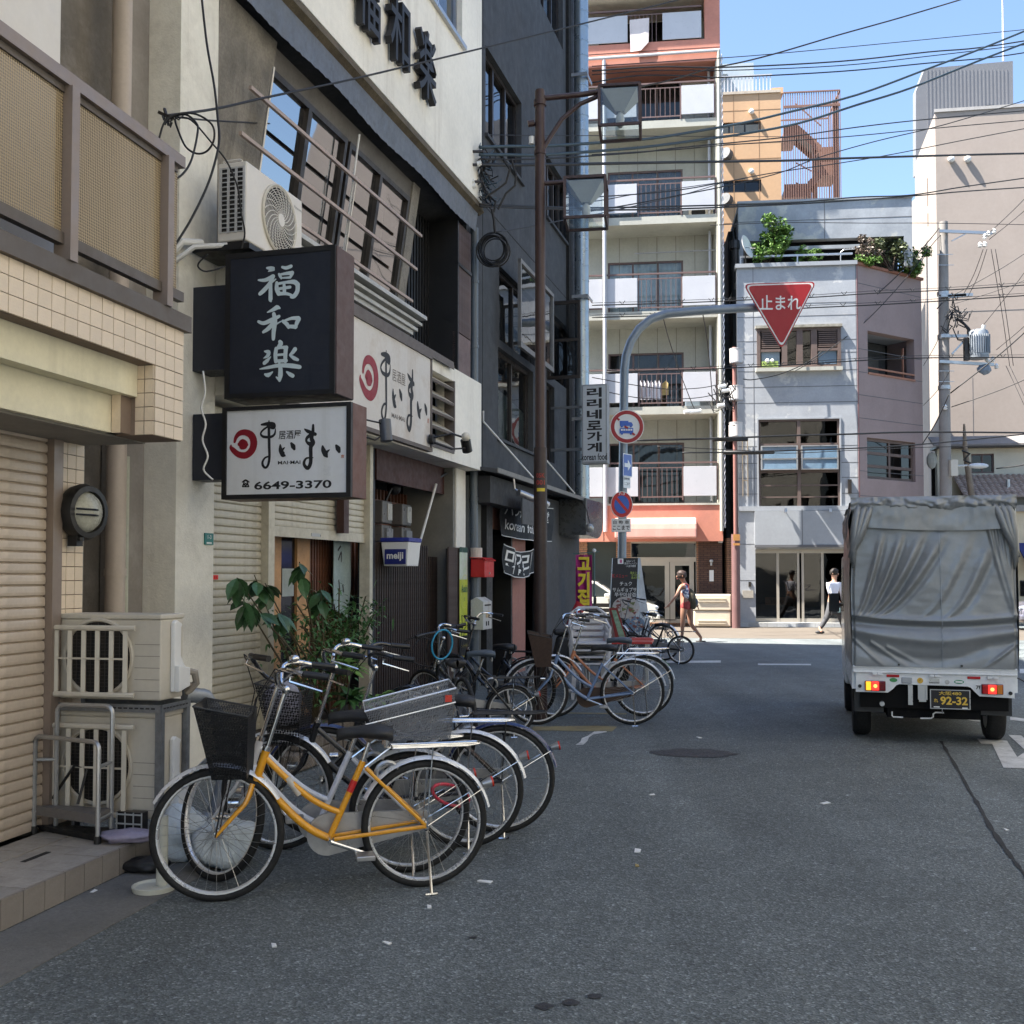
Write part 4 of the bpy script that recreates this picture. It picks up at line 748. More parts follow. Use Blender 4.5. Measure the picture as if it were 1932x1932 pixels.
# ---- Korean restaurant light box and its bracket
ks = T('korean_sign','tall pale projecting sign with black Korean letters and korean food written below','sign',B2,(3.3,-.95,3.35))
s_ = 3.3
def kz(x,y): return proj(x,y,s_)
ya,za = kz(1097,726); yb,zb = kz(1146,874)
ks.P('box',G().box(s_,s_+.22,yb,ya,zb,za),mt('sign_case',(.3,.32,.34),.5),bev=.01)
ks.P('face',G().box(s_-.006,s_,yb+.03,ya-.03,zb+.04,za-.03),mt('kor_face',(.5,.54,.58),.35,var=.05))
g = G(); hgt = (za-zb)*.83/6
for i,ch in enumerate('리리네로가게'):
	v,f,(a,b) = text(ch,1,0,.035); zc = za-.05-hgt*(i+.5); g.add([(s_-.008,(ya+yb)/2-p[0]/a*.27,zc+p[2]/b*hgt*.86) for p in v],f)
v,f,(a,b) = text('korean food',1,0,.02); g.add([(s_-.008,(ya+yb)/2-p[0]/a*.46,zb+.12+p[2]/b*.12) for p in v],f); ks.P('lettering',g,M.ink)
ks.P('bracket',G().box(s_+.08,s_+.12,ya,-.02,zb+.25,zb+.3).box(s_+.08,s_+.12,ya,-.02,za-.4,za-.36),mt('bracket_grey',(.15,.16,.17),.5,metal=.5))

# ================================================================ brown street lamp with two glass lanterns
lb0 = gnd(1020,1362); SL = Fr((lb0.x,lb0.y),1500)
sl_ = T('street_lamp','brown steel street lamp post with two square glass lanterns on arms','street lamp',WD,(lb0.x,lb0.y,0))
def sp_(x,y,d=None): return W(x,y,d or lb0.y)
zt = sp_(1021,173).z; zj = sp_(1020,845).z
sl_.P('pole',G().tube([(lb0.x,lb0.y,zj-.001),(lb0.x,lb0.y,zt)],.056,16).cyl((lb0.x,lb0.y,zt),(lb0.x,lb0.y,zt+.015),.05),M.brownpole,sm=1)
sl_.P('base',G().cyl((lb0.x,lb0.y,0),(lb0.x,lb0.y,zj),.072,18),mt('brown_lower_post',(.035,.02,.018),.5,var=.3,sc=3,streak=((.09,.06,.05),.5,5)),sm=1)
la = lb0.x; d0 = lb0.y
def P2(x,y,dd=0): q = W(x,y,d0+dd); return q
sl_.P('arm',G().tube([P2(1028,185),P2(1100,178),P2(1136,172)],.03,10).tube([P2(1024,283),P2(1036,262),P2(1060,225),P2(1095,196),P2(1130,181)],.024,8),M.brownpole,sm=1)
sl_.P('arm',G().tube([P2(1028,346),P2(1060,344),P2(1085,343)],.026,10),M.brownpole,sm=1)
sl_.P('collar',G().cyl((la,d0,P2(1020,200).z),(la,d0,P2(1020,190).z),.07,14).cyl((la,d0,P2(1020,292).z),(la,d0,P2(1020,284).z),.065,14),M.brownpole)
def lantern(cx,cy,lab):
	c = P2(cx,cy); hs = .215; rot = R(-8); rm = Matrix.Rotation(rot,3,'Z'); fp = lambda x,y,z: tuple(c+rm @ V_((x,y,z)))
	g = G(); b = .014
	for sx_ in (-1,1):
		for sy_ in (-1,1): g.bar(fp(sx_*hs,sy_*hs,-hs),fp(sx_*hs,sy_*hs,hs),b*2)
	for sz in (-1,1):
		for k in (-1,1): g.bar(fp(-hs,k*hs,sz*hs),fp(hs,k*hs,sz*hs),b*2); g.bar(fp(k*hs,-hs,sz*hs),fp(k*hs,hs,sz*hs),b*2)
	L_ = sl_.P('lantern',g,M.brownpole); g = G(); h2 = hs-.012
	for k in (-1,1): g.face([fp(-h2,k*h2,-h2),fp(h2,k*h2,-h2),fp(h2,k*h2,h2),fp(-h2,k*h2,h2)]); g.face([fp(k*h2,-h2,-h2),fp(k*h2,h2,-h2),fp(k*h2,h2,h2),fp(k*h2,-h2,h2)])
	g.face([fp(-h2,-h2,-h2),fp(h2,-h2,-h2),fp(h2,h2,-h2),fp(-h2,h2,-h2)]); sl_.P('pane',g,M.glassc,L_)
	q = G().hexa([fp(-.05,-.05,.0),fp(.05,-.05,.0),fp(.05,.05,.0),fp(-.05,.05,.0)],[fp(-.19,-.19,.19),fp(.19,-.19,.19),fp(.19,.19,.19),fp(-.19,.19,.19)]); sl_.P('reflector',q,mt('lamp_reflector',(.5,.5,.47),.5,var=.1),L_)
	sl_.P('bulb',G().lathe([(.02,.01),(.045,-.04),(.05,-.08),(.035,-.14),(.02,-.16)][::-1],c,(0,0,1),14),mt('opal_bulb',(.6,.6,.58),.25,var=0),L_,sm=2); sl_.P('cap',G().cyl(fp(0,0,hs),fp(0,0,hs+.06),.03,10).box(c.x-.2,c.x+.2,c.y-.2,c.y+.2,c.z+hs+.003,c.z+hs+.014),M.brownpole,L_)
lantern(1170,213,''); lantern(1106,384,'')
sl_.P('insulator',G().cyl(tuple(P2(1003,272)),tuple(P2(1003,258)),.03,12),M.white,sm=1); sl_.P('spotlight',G().cyl(tuple(P2(996,234)),tuple(P2(1008,232)),.035,10).tube([P2(1008,233),P2(1016,236)],.015,6),M.brownpole)
g = G(); puttext(g,'05K',lb0.x,0,0,.095,.05,bold=.02); puttext(g,'001',lb0.x,0,-.075,.095,.05,bold=.02)
zc = P2(1021,898).z
def wrap(p): a = (p[0]-lb0.x)/.073; return (lb0.x+.0735*sin(a),lb0.y-.0735*cos(a),zc+p[2])
sl_.P('lettering',g.map(wrap),mt('stencil_red',(.35,.03,.02),.6)); g = G().face([(lb0.x-.03+i*.02,0,z) for i in (0,) for z in ()] or [(lb0.x-.03,0,-.17),(lb0.x+.05,0,-.17),(lb0.x+.05,0,-.13),(lb0.x-.03,0,-.13)]); g = G()
for i in range(6): a,b = -.04+.015*i,-.025+.015*i; g.face([(lb0.x+a,0,-.17),(lb0.x+b,0,-.17),(lb0.x+b,0,-.135),(lb0.x+a,0,-.135)])
sl_.P('label',g.map(wrap),mt('label_yellow',(.65,.5,.03),.5))

# ================================================================ overhanging stop sign and the round signs on its pole
pb0 = gnd(1176,1232); pd = 21.6; px_ = W(1177,1100,pd)
zz = lambda x,y: W(x,y,pd)
pg = T('sign_pole','grey steel sign pole that bends over the street from behind the black menu board','sign pole',WD,(px_.x,pd,0))
top = [zz(1178,700),zz(1181,672),zz(1190,645),zz(1206,620),zz(1228,602),zz(1258,592),zz(1300,588),zz(1350,584),zz(1412,581)]
pg.P('pole',G().tube([(px_.x-.06,pd,0),zz(1174,1000),zz(1176,850),*top,zz(1470,578)],.088,16),mt('grey_pole',(.23,.27,.31),.4,metal=.3,var=.1),sm=1)
sd = pd-.25
st = T('stop_sign','red inverted triangle stop sign with white Japanese lettering hanging over the junction','traffic sign',WD,(zz(1472,590).x,sd,zz(1472,652).z))
def tri(sc): # rounded triangle outline in pixels
	c = (1473,577); pts = [(1402,535.5),(1541,531),(1475,660)]; out = []
	for i,p in enumerate(pts):
		a = pts[i-1]; b = pts[(i+1) % 3]; r_ = 13
		va = ((a[0]-p[0])/math.hypot(a[0]-p[0],a[1]-p[1]),(a[1]-p[1])/math.hypot(a[0]-p[0],a[1]-p[1])); vb = ((b[0]-p[0])/math.hypot(b[0]-p[0],b[1]-p[1]),(b[1]-p[1])/math.hypot(b[0]-p[0],b[1]-p[1]))
		A_ = (p[0]+va[0]*r_,p[1]+va[1]*r_); B_ = (p[0]+vb[0]*r_,p[1]+vb[1]*r_)
		for t in [0,.25,.5,.75,1]: out.append(((1-t)**2*A_[0]+2*t*(1-t)*p[0]+t*t*B_[0],(1-t)**2*A_[1]+2*t*(1-t)*p[1]+t*t*B_[1]))
	return [(c[0]+(x-c[0])*sc,c[1]+(y-c[1])*sc) for x,y in out]
def plate(sc,y0,y1):
	q = [W(x,y,sd) for x,y in tri(sc)]; return G().prism([(p.x,p.z) for p in q],y0,y1)
st.P('plate',plate(1,sd,sd+.02),M.signred); st.P('border',plate(.955,sd-.004,sd-.001),M.signwhite); st.P('field',plate(.90,sd-.008,sd-.005),M.signred)
q = W(1472,571,sd); st.P('lettering',puttext(G(),'止まれ',q.x,sd-.01,q.z,.82,.30,bold=.012),M.signwhite); st.P('clamp',G().box(q.x-.3,q.x+.3,sd+.02,sd+.3,q.z-.18,q.z-.12),M.alu)
def roundsign(nm,lab,cx,cy,rx,d,fn,rot=0):
	c = W(cx,cy,d); t = T(nm,lab,'traffic sign',WD,(c.x,d,c.z-rx)); fn(t,c,rx); return t
def notruck(t,c,r):
	t.P('plate',G().cyl(c,c+V_((0,.02,0)),r,40),M.signwhite); t.P('ring',G()._lat([(r*.95,0),(r*.95,-.006),(r*.74,-.006),(r*.74,0)],c,(0,1,0),40,0),M.signred)
	g = G(); x,y,z = c; y -= .006; u = r/100
	g.prism([(x-42*u,z+34*u),(x+8*u,z+34*u),(x+8*u,z+26*u),(x+25*u,z+26*u),(x+34*u,z+14*u),(x+34*u,z+4*u),(x-42*u,z+4*u)],y-.004,y)
	g.prism([(x-44*u,z-14*u),(x-38*u,z-8*u),(x+36*u,z-8*u),(x+36*u,z-40*u),(x-44*u,z-40*u)],y-.004,y)
	for a in (-30,22): g.disc((x+a*u,y-.006,z+2*u),7*u,n=14); g.disc((x+a*u,y-.006,z-41*u),7*u,n=14)
	t.P('vehicles',g,M.signblue); g = G()
	for i in range(5): g.box(x+(-36+i*14)*u,x+(-25+i*14)*u,y-.007,y-.005,z-24*u,z-14*u)
	t.P('bus_windows',g,M.signwhite); g = G()
	for (a,b),(p,q) in (((-60,50),(-45,38)),((-15,2),(5,-10)),((30,-38),(45,-50))): g.bar((x+a*u,y-.009,z+b*u),(x+p*u,y-.009,z+q*u),12*u,.002,up=(0,1,0))
	t.P('slash',g,M.signred)
roundsign('no_lorries_sign','round red ringed sign showing a blue lorry and bus on the grey pole',1183,805,.345,pd-.16,notruck)
def nopark(t,c,r):
	e_ = .82; sq = lambda p: (c.x+(p[0]-c.x)*e_,p[1],p[2])
	t.P('plate',G().cyl(c,c+V_((0,.02,0)),r,36).map(sq),M.signwhite); t.P('disc',G().cyl(c-V_((0,.004,0)),c-V_((0,.001,0)),r*.95,36).map(sq),mt('sign_bright_red',(.62,.02,.02),.45)); t.P('blue_disc',G().cyl(c-V_((0,.007,0)),c-V_((0,.005,0)),r*.68,36).map(sq),M.signblue)
	t.P('slash',G().bar((c.x-.16*.82,c.y-.009,c.z+.16),(c.x+.16*.82,c.y-.009,c.z-.16),.055,.003,up=(0,1,0)),_m['sign_bright_red']); t.P('lettering',puttext(G(),'7-3',c.x,c.y-.006,c.z+r*.82,.13,.06,bold=.02),M.signwhite)
roundsign('no_parking_sign','round blue no parking sign with red border and diagonal, low on the grey pole',1173,952,.27,pd-.16,nopark)
c = W(1172,991,pd-.13); pl = T('supplementary_plate','white rectangular plate with Japanese writing under the no parking sign','sign',WD,(c.x,c.y,c.z-.12)); pl.P('plate',G().box(c.x-.195,c.x+.195,c.y,c.y+.015,c.z-.135,c.z+.135),M.signwhite,bev=.01); pl.P('lettering',puttext(puttext(G(),'自 動 車',c.x,c.y-.002,c.z+.06,.32,.075,bold=.01),'ここまで',c.x,c.y-.002,c.z-.05,.34,.095,bold=.02),M.ink)
c = W(1184,875,pd-.13); ow = T('one_way_sign','small blue one way sign with a white arrow, turned aside on the grey pole','traffic sign',WD,(c.x,c.y,c.z-.3)); rm = Matrix.Rotation(R(52),3,'Z')
rt = lambda p: tuple(V_((c.x,c.y,c.z))+rm @ (V_(p)-V_((c.x,c.y,c.z))))
ow.P('plate',G().box(c.x-.17,c.x+.17,c.y,c.y+.015,c.z-.26,c.z+.2).map(rt),mt('sign_periwinkle',(.1,.17,.45),.45)); ow.P('border',G().box(c.x-.17,c.x-.155,c.y-.003,c.y,c.z-.26,c.z+.2).box(c.x+.155,c.x+.17,c.y-.003,c.y,c.z-.26,c.z+.2).box(c.x-.17,c.x+.17,c.y-.0035,c.y,c.z+.185,c.z+.2).box(c.x-.17,c.x+.17,c.y-.0035,c.y,c.z-.26,c.z-.245).map(rt),M.signwhite)
ow.P('arrow',G().prism([(c.x-.12,c.z-.07),(c.x+.01,c.z-.07),(c.x+.01,c.z-.14),(c.x+.13,c.z-.03),(c.x+.01,c.z+.08),(c.x+.01,c.z+.01),(c.x-.12,c.z+.01)],c.y-.005,c.y-.001).map(rt),M.signwhite)
c = W(1183,908,pd-.13); p2 = T('supplementary_plate','tiny white plate with Japanese writing right under the one way sign','sign',WD,(c.x,c.y,c.z-.1)); rt = lambda p: tuple(V_((c.x,c.y,c.z))+rm @ (V_(p)-V_((c.x,c.y,c.z)))); p2.P('plate',G().box(c.x-.13,c.x+.13,c.y,c.y+.012,c.z-.14,c.z+.12).map(rt),M.signwhite); p2.P('lettering',puttext(puttext(G(),'自転車を除く',c.x,c.y-.002,c.z+.05,.22,.05,bold=.01),'ここまで',c.x,c.y-.002,c.z-.05,.2,.06,bold=.01).map(rt),M.ink)
# ================================================================ across the junction: apartment block
ap = T('apartment_block','tall cream apartment block with white panelled balconies and an orange ground floor band','building',AP,(-2,0,0))
M.apcream = mt('apartment_cream',(.44,.43,.37),.85,var=.12,sc=1,streak=((.25,.22,.17),.35,2)); M.orange = mt('orange_paint',(.52,.21,.145),.7,var=.12,sc=1.2,dirt=((.35,.13,.09),.5,1))
M.wpanel = mt('white_balcony_panel',(.5,.5,.52),.35,var=.04); M.brail = mt('brown_rail',(.15,.095,.085),.5,var=.1); M.bframe = mt('brown_window_frame',(.12,.075,.065),.5,var=.1)
S('sunlit_road_tint',None,None,G().box(-40,60,-5.9,-.06,-.05,.004),mt('sunlit_road_tan',(.115,.095,.073),.85,var=.12,sc=.6,bump=.4,bs=60,dirt=((.11,.1,.09),.4,.7)),AP,kind='structure')  # sunlit road's tan put into the colour, edged along the shadow line
ax_ = lambda x,y=800,c=0: AP.p(x,y,c)[0]
sL,sR = -8.5,ax_(1362)
FL = [3.73,6.62,9.58,12.53,15.53,18.35]
brickA = brickmat('brown_brick',(.10,.05,.035),(.14,.075,.05),(.03,.02,.018),.21,.065); brickB = brickmat('tan_brick',(.38,.2,.11),(.3,.15,.08),(.08,.06,.05),.21,.065)
ap.P('back_wall',wallh(G(),sL,sR,2.4,21,1.3,1.5,[(ax_(1147,500,1.3),ax_(1289,500,1.3),f+.1,f+2.05) for f in FL[:5]]+[(-7.2,-5.2,f+.1,f+2.05) for f in FL[:5]]),M.apcream)
ap.P('side_wall',G().box(sR-.12,sR,.002,5,2.55,21),M.apcream)
for k,x in enumerate((-3.1,-2.5,-1.9,-1.3,-.7,-.15)): ap.P('panel_joint',G().box(x,x+.014,1.292,1.3,3.9,17.3),mt('joint_line',(.16,.15,.12),.9,var=0))
ap.P('core',G().box(sL,sR-.13,2.4,5,0,21).box(sL,sR-.13,2.1,2.39,2.5,20),M.dark)
for i,f in enumerate(FL[:5]):
	if i: ap.P('balcony_slab',G().box(sL,sR+.01,0,1.299,f-.12,f+.12),M.apcream)
	for a,c,nx in ((ax_(1147,500,1.3),ax_(1289,500,1.3),3),(-7.2,-5.2,3)): win(ap,a,c,f+.1,f+2.05,1.36,M.bframe,M.glassc if i in (2,3) else M.glassf,nx=nx,fw=.06,back=[M.curtain,mt('curtain_beige',(.4,.34,.26),.9),M.curtain,mt('curtain_dark',(.12,.13,.14),.9),mt('curtain_pale',(.5,.52,.5),.9)][i],bd=.15)
	t_ = f+.13; x1,x2,x3,x4 = ax_(1144),ax_(1204),ax_(1288),ax_(1351)
	ap.P('railing',G().box(sL,sR-.15,-.03,.02,t_+1.12,t_+1.17).box(x2,x3,-.01,.01,t_+.98,t_+1.01).box(x2,x3,-.01,.01,t_+.08,t_+.12).box(sL,x1-.1,-.01,.01,t_+.08,t_+.12),M.brail)
	for x in (x2+.01,x3-.03,x4+.01,ax_(1139),-5.2,-6.6): ap.P('rail_post',G().box(x,x+.04,-.012,.012,t_,t_+1.12),M.brail)
	for a,c in ((x1,x2-.01),(x3+.02,x4),(ax_(1139)-1.3,ax_(1137)),(-6.5,-5.3)): ap.P('balcony_panel',G().box(a,c,-.045,-.015,t_+.12,t_+1.02),M.wpanel,bev=.006)
	ap.pieces('baluster',G().box(-.009,.009,-.009,.009,0,.9),M.brail,[(x2+.12+k*.15,0,t_+.1) for k in range(int((x3-x2-.1)/.15))])
	ap.P('balcony_pipe',G().cyl((ax_(1341.6,800,.7),.7,t_),(ax_(1341.6,800,.7),.7,f+2.75 if i < 4 else f+1.9),.045,12),M.wpanel,sm=1)
b_ = 17.42
for i_,x_,nm in ((1,-6.0,0),(2,-1.0,1),(3,-.9,0),(4,-6.3,1),(1,-1.05,2),(3,-5.9,2)):
	f = FL[i_]+.13
	if nm == 0: ap.P('balcony_aircon',G().box(x_,x_+.75,.75,1.05,f,f+.6).cyl((x_+.3,.745,f+.3),(x_+.3,.749,f+.3),.22,18,1),[M.acbeige,M.dark])
	elif nm == 1: ap.P('drying_pole',G().tube([(x_-1.6,.35,f+1.9),(x_+.9,.35,f+1.92)],.02,6),M.alu)
	else: ap.P('balcony_box',G().box(x_,x_+.45,.3,.7,f,f+.8),mt('balcony_box',(.2,.25,.3),.6),bev=.02)
ap.P('orange_band',G().box(sL,sR+.02,-.02,1.299,b_,18.12),M.orange); ap.P('orange_column',G().box(ax_(1334),sR+.02,-.02,.5,18.121,22),M.orange)
ap.P('band_groove',G().box(sL,sR+.02,-.024,-.02,17.83,17.845),M.dark); ap.P('gutter',G().tube([(sL,-.1,17.62),(sR,-.1,17.70)],.045,8),M.wpanel)
t_ = 18.14; xx = [ax_(x,60) for x in (1085,1184,1187,1246,1250,1323)]
ap.P('railing',G().box(sL,xx[5],-.03,.02,t_+1.0,t_+1.05).box(xx[1],xx[4],-.01,.01,t_+.85,t_+.88),M.brail)
for a,c in ((xx[0],xx[1]),(xx[4],xx[5])): ap.P('balcony_panel',G().box(a,c,-.045,-.015,t_+.02,t_+.86),M.wpanel)
ap.pieces('baluster',G().box(-.009,.009,-.009,.009,0,.85),M.brail,[(xx[2]+.06+k*.13,0,t_) for k in range(7)])
ap.P('top_soffit',G().box(sL,xx[5]+.2,-.3,1.3,19.45,20.4),mt('cream_soffit',(.6,.55,.45),.7)); ap.P('roof',G().box(sL,sR+.02,-.1,5,21.999,22.3),M.apcream)
ap.P('window',G().box(xx[2]-1,xx[5],1.25,1.295,18.2,19.4),M.glassf); 
g = G().cyl((ax_(1140.7,500,-.08),-.08,2.9),(ax_(1140.7,500,-.08),-.08,17.6),.06,12); ap.P('rain_pipe',g,M.wpanel,sm=1)
g = G().cyl((sR-.03,-.09,2.9),(sR-.03,-.09,17.7),.055,12); ap.P('corner_pipe',g,M.apcream,sm=1)
g = G(); n = 420
for k in (0,PI): g.tube([(sR+.06+.022*cos(k+i*.5),-.09+.022*sin(k+i*.5),3+i*14.6/n) for i in range(n)],.016,4)
ap.P('twisted_cable',g,M.wpanel)
ap.P('ground_band',G().box(sL,sR+.01,-.03,.4,2.6,3.70),M.orange); ap.P('band_cap',G().box(sL,sR+.03,-.06,1.3,3.702,3.76),M.apcream); ap.P('band_joint',G().box(ax_(1138),ax_(1138)+.02,-.034,-.03,2.62,3.7),M.dark)
a,c = ax_(1160,1000,-.5),ax_(1314,1000,-.5); pr = [(-.02,3.28),(-.45,3.3),(-.62,3.24),(-.72,3.1),(-.76,2.95),(-.78,2.72),(-.78,2.68),(-.02,2.68)]
ap.P('door_canopy',G().prism(pr,a,c,ax='x'),mt('pink_canopy',(.55,.27,.22),.6,var=.1,streak=((.5,.4,.35),.4,2)),bev=.05)
# street level: brick, glass doors
w_ = lambda X: AP.p(1086.1+X*.2315,1100,.3)[0]
hl = [(w_(95),w_(330),.35,2.6),(w_(450),w_(985),.1,2.6)]
ap.P('brick_wall',wallh(G(),sL,w_(1000),0,2.6,.3,.5,hl),brickB); ap.P('brick_wall',G().box(w_(1000)+.002,sR,.3,.5,0,2.6),brickA)
ap.P('doorway_back',G().box(sL,w_(1000),1.6,1.7,0,2.6),M.dark); ap.P('floor',G().box(w_(440),w_(1000),.3,1.6,.02,.08),M.soffit)
f = ap.P('shop_window',G().box(w_(95),w_(330),.42,.46,.35,2.6),mt('greenish_pane',(.06,.07,.065),.12,var=.1))
M.sand = mt('sand_aluminium',(.42,.38,.32),.4,metal=.3,var=.06)
d = ap.P('door_frame',G().box(w_(440),w_(455),.33,.45,.05,2.6).box(w_(980),w_(995),.33,.45,.05,2.6).box(w_(455),w_(980),.33,.44,1.98,2.12).box(w_(455),w_(980),.33,.44,2.55,2.6),M.sand)
ap.P('pane',G().box(w_(455),w_(980),.38,.385,2.12,2.55),M.glassf,d)
for a,c in ((500,765),(770,965)):
	e = ap.P('door',G().box(w_(a),w_(a+40),.35,.41,.1,1.98).box(w_(c-38),w_(c),.35,.41,.1,1.98).box(w_(a+40),w_(c-38),.35,.41,1.86,1.98).box(w_(a+40),w_(c-38),.35,.41,.1,.22),M.sand); ap.P('pane',G().box(w_(a+40),w_(c-38),.378,.383,.22,1.86),M.glassf,e)
ap.P('notice_plate',G().box(w_(1090),w_(1125),.285,.299,1.38,1.72),M.signwhite); ap.P('wall_light',G().sph((w_(1105),.22,2.0),.06,10).box(w_(1098),w_(1112),.22,.3,1.86,1.96),M.alu)
fb = T('storage_box','large cream ribbed plastic storage box against the dark brick wall','box',AP,(ax_(1345,1150),-.4,0))
a,c = AP.p(1309,1150,-.6)[0],AP.p(1379,1150,-.6)[0]; m_ = mt('cream_frp',(.66,.58,.45),.45,var=.06,dirt=((.4,.35,.27),.3,2))
fb.P('base',G().box(a,c,-.6,.0,.04,.50),m_,bev=.03); fb.P('lid',G().box(a-.01,c+.01,-.62,.0,.515,1.0),m_,bev=.03); fb.P('rib',G().box(a+.12,c-.15,-.635,-.6,.12,.145).box(a+.12,c-.15,-.635,-.6,.2,.225).box(a+.12,c-.15,-.652,-.62,.86,.885).box(a+.12,c-.15,-.652,-.62,.78,.805),m_,kind=None)
for nm,x0,x1,y0_,n,mm,lab in (('shirt',1205,1247,717,6,mt('white_cloth',(.7,.68,.7),.9,var=.1),'white shirt drying on the second floor balcony between the white panels'),):
	for k in range(n):
		a,zt_ = AP.p(x0+(x1-x0)*k/n,y0_,.12); c = AP.p(x0+(x1-x0)*(k+.85)/n,y0_,.12)[0]; h = .62
		S('shirt',('first and leftmost','second','third','fourth','fifth','sixth')[k]+' white shirt from the left drying on the second floor balcony','shirt',G().face([(a,.1,zt_-.12),((a+c)/2,.14,zt_),(c,.1,zt_-.12),(c,.12,zt_-h),(a,.16,zt_-h+.02)]),mm,AP,((a+c)/2,.12,zt_-h),group='shirts drying on the balcony')
a,zt_ = AP.p(1249,718,.12); S('shirt','mustard yellow shirt at the right end of the drying line','shirt',G().face([(a,.1,zt_-.1),(a+.12,.14,zt_),(a+.2,.1,zt_-.1),(a+.2,.12,zt_-.45),(a,.16,zt_-.45)]),mt('mustard',(.4,.3,.12),.9),AP,(a,.12,zt_-.4))
a,zt_ = AP.p(1188,38,-.08); S('towel','pale towel hung over the railing of the topmost visible balcony','towel',G().face([(a,-.09,zt_),(a+.6,-.09,zt_+.03),(a+.58,-.11,zt_-.75),(a+.35,-.13,zt_-1.0),(a+.02,-.11,zt_-1.02)]).face([(a,-.09,zt_),(a+.6,-.09,zt_+.03),(a+.6,.04,zt_-.3),(a,.04,zt_-.3)]),mt('towel_pink',(.65,.58,.56),.9,var=.1),AP,(a,-.1,zt_-.9))

# ================================================================ weathered grey corner building with the roof garden
cb = T('grey_corner_building','weathered grey painted corner building with roof garden and tall grid window','building',CB,(2,0,0))
M.grey = mt('patchy_grey_paint',(.35,.365,.385),.8,var=.14,sc=1.2,split=((.5,.5,.485),.75,.56),streak=((.36,.37,.38),.5,1.5),dirt=((.5,.5,.49),.5,1.1),bump=.1,bs=20)
M.greyflat = mt('grey_panel_paint',(.32,.335,.35),.55,var=.1,sc=1,streak=((.32,.33,.35),.4,2)); M.pink = mt('faded_pink_paint',(.31,.235,.22),.85,var=.1,sc=1,split=((.46,.46,.48),.55,.64),streak=((.25,.18,.17),.4,1.5))
M.jt = mt('panel_joint_dark',(.12,.12,.125),.9,var=0)
cx_ = lambda x,y=900,c=0: CB.p(x,y,c)[0]; cz_ = lambda y,x=1500,c=0: CB.p(x,y,c)[1]
s0c,s1c = 0,cx_(1620); tz = cz_(503)
W1 = (cx_(1430),cx_(1589),cz_(694),cz_(619)); W2 = (cx_(1431.5),cx_(1585),cz_(959),cz_(791)); DR = (cx_(1424),3.4,.14,cz_(1036,c=0))
cb.P('front_wall',wallh(G(),s0c,s1c,0,tz,0,.35,[W1,W2,DR]),M.grey)
for z in [cz_(v) for v in (573,597,643,667,700,730,760,842,874,902,932)]:
	for a,c in ((s0c,W1[0] if z > 6.5 else W2[0]),(W1[1] if z > 6.5 else W2[1],s1c)) if (W1[2] < z < W1[3] or W2[2] < z < W2[3]) else ((s0c,s1c),): cb.P('panel_joint',G().box(a,c,-.004,0,z,z+.018),M.jt)
cb.P('pilaster_joint',G().box(.48,.495,-.004,0,cz_(958),tz).box(s1c-.03,s1c-.015,-.004,0,2.8,tz),M.jt)
cb.P('parapet_cap',G().box(-.05,s1c+.02,-.08,.3,tz,tz+.12),M.greyflat)
cb.P('terrace_floor',G().box(0,s1c,.36,2.6,tz-.5,tz-.3),M.greyflat)
# penthouse slab and dark loggia behind the plants
zp0,zp1 = CB.p(1500,452,.8)[1],CB.p(1500,381,.8)[1]
p0_,p1_ = CB.p(1393,420,.8)[0],CB.p(1721,420,.8)[0]
cb.P('roof_fascia',G().box(p0_,p1_,.8,1.1,zp0,zp1),mt('mottled_grey_fascia',(.34,.36,.38),.8,var=.15,sc=1.2,dirt=((.2,.22,.24),.7,.9),split=((.46,.46,.42),.5,.5))); cb.P('fascia_cap',G().box(p0_-.03,p1_+.03,.75,1.1,zp1,zp1+.07),M.greyflat)
cb.P('fascia_joint',G().box((p0_+p1_)/2-.01,(p0_+p1_)/2+.01,.795,.8,zp0,zp1).box(p0_,p1_,.795,.8,(zp0+zp1)/2,(zp0+zp1)/2+.02),M.jt)
cb.P('loggia_back',G().box(p0_,p1_,2.6,2.8,tz-.3,zp1),M.dark); cb.P('roof',G().box(p0_,p1_,1.1,6,zp1-.15,zp1-.01),M.greyflat); cb.P('loggia_post',G().box(p0_,p0_+.15,.8,1.0,tz-.3,zp0).box(p1_-.25,p1_,.8,1.0,tz+.15,zp0),M.greyflat); cb.P('loggia_beam',G().box(p0_+.3,p1_-1.6,.7,.8,zp0-.35,zp0-.24),mt('beam_grey',(.3,.32,.33),.6))
cb.P('terrace_rail',G().box(.1,s1c-.1,.0,.05,tz+.32,tz+.38).box(.1,.14,.0,.05,tz+.12,tz+.32).box(1.8,1.84,.0,.05,tz+.12,tz+.32),M.alu)
cb.P('building_core',G().box(.02,5.1,2.85,10,0,zp1-.2).box(.02,3.7,1.2,2.8,0,tz-.5),M.dark)
# shuttered window
M.brownwood = mt('brown_window_wood',(.13,.09,.075),.65,var=.2)
a,c,z0,z1 = W1; f = cb.P('window',G().box(a,a+.1,-.04,.1,z0,z1).box(c-.1,c,-.04,.1,z0,z1).box(a+.1,c-.1,-.04,.1,z0,z0+.07).box(a+.1,c-.1,-.04,.1,z1-.08,z1).box(a+.74,a+.9,-.03,.1,z0+.07,z1-.08).box(a+1.18,a+1.36,-.03,.1,z0+.07,z1-.08).box(c-.88,c-.7,-.03,.1,z0+.07,z1-.08),M.brownwood)
for q in (a+.1,c-.7):
	cb.P('sash',G().box(q+.02,q+.6,-.035,.08,z0+.5,z0+.58),M.brownwood,f)
	cb.pieces('louvre_slat',G().box(-.27,.27,-.03,.02,-.012,.02),M.brownwood,[(q+.31,0,z0+.63+k*.06) for k in range(9)],f)
	cb.P('pane',G().box(q+.04,q+.58,.03,.035,z0+.1,z0+.5),mt('sky_pane',(.16,.22,.28),.1,var=.1),f)
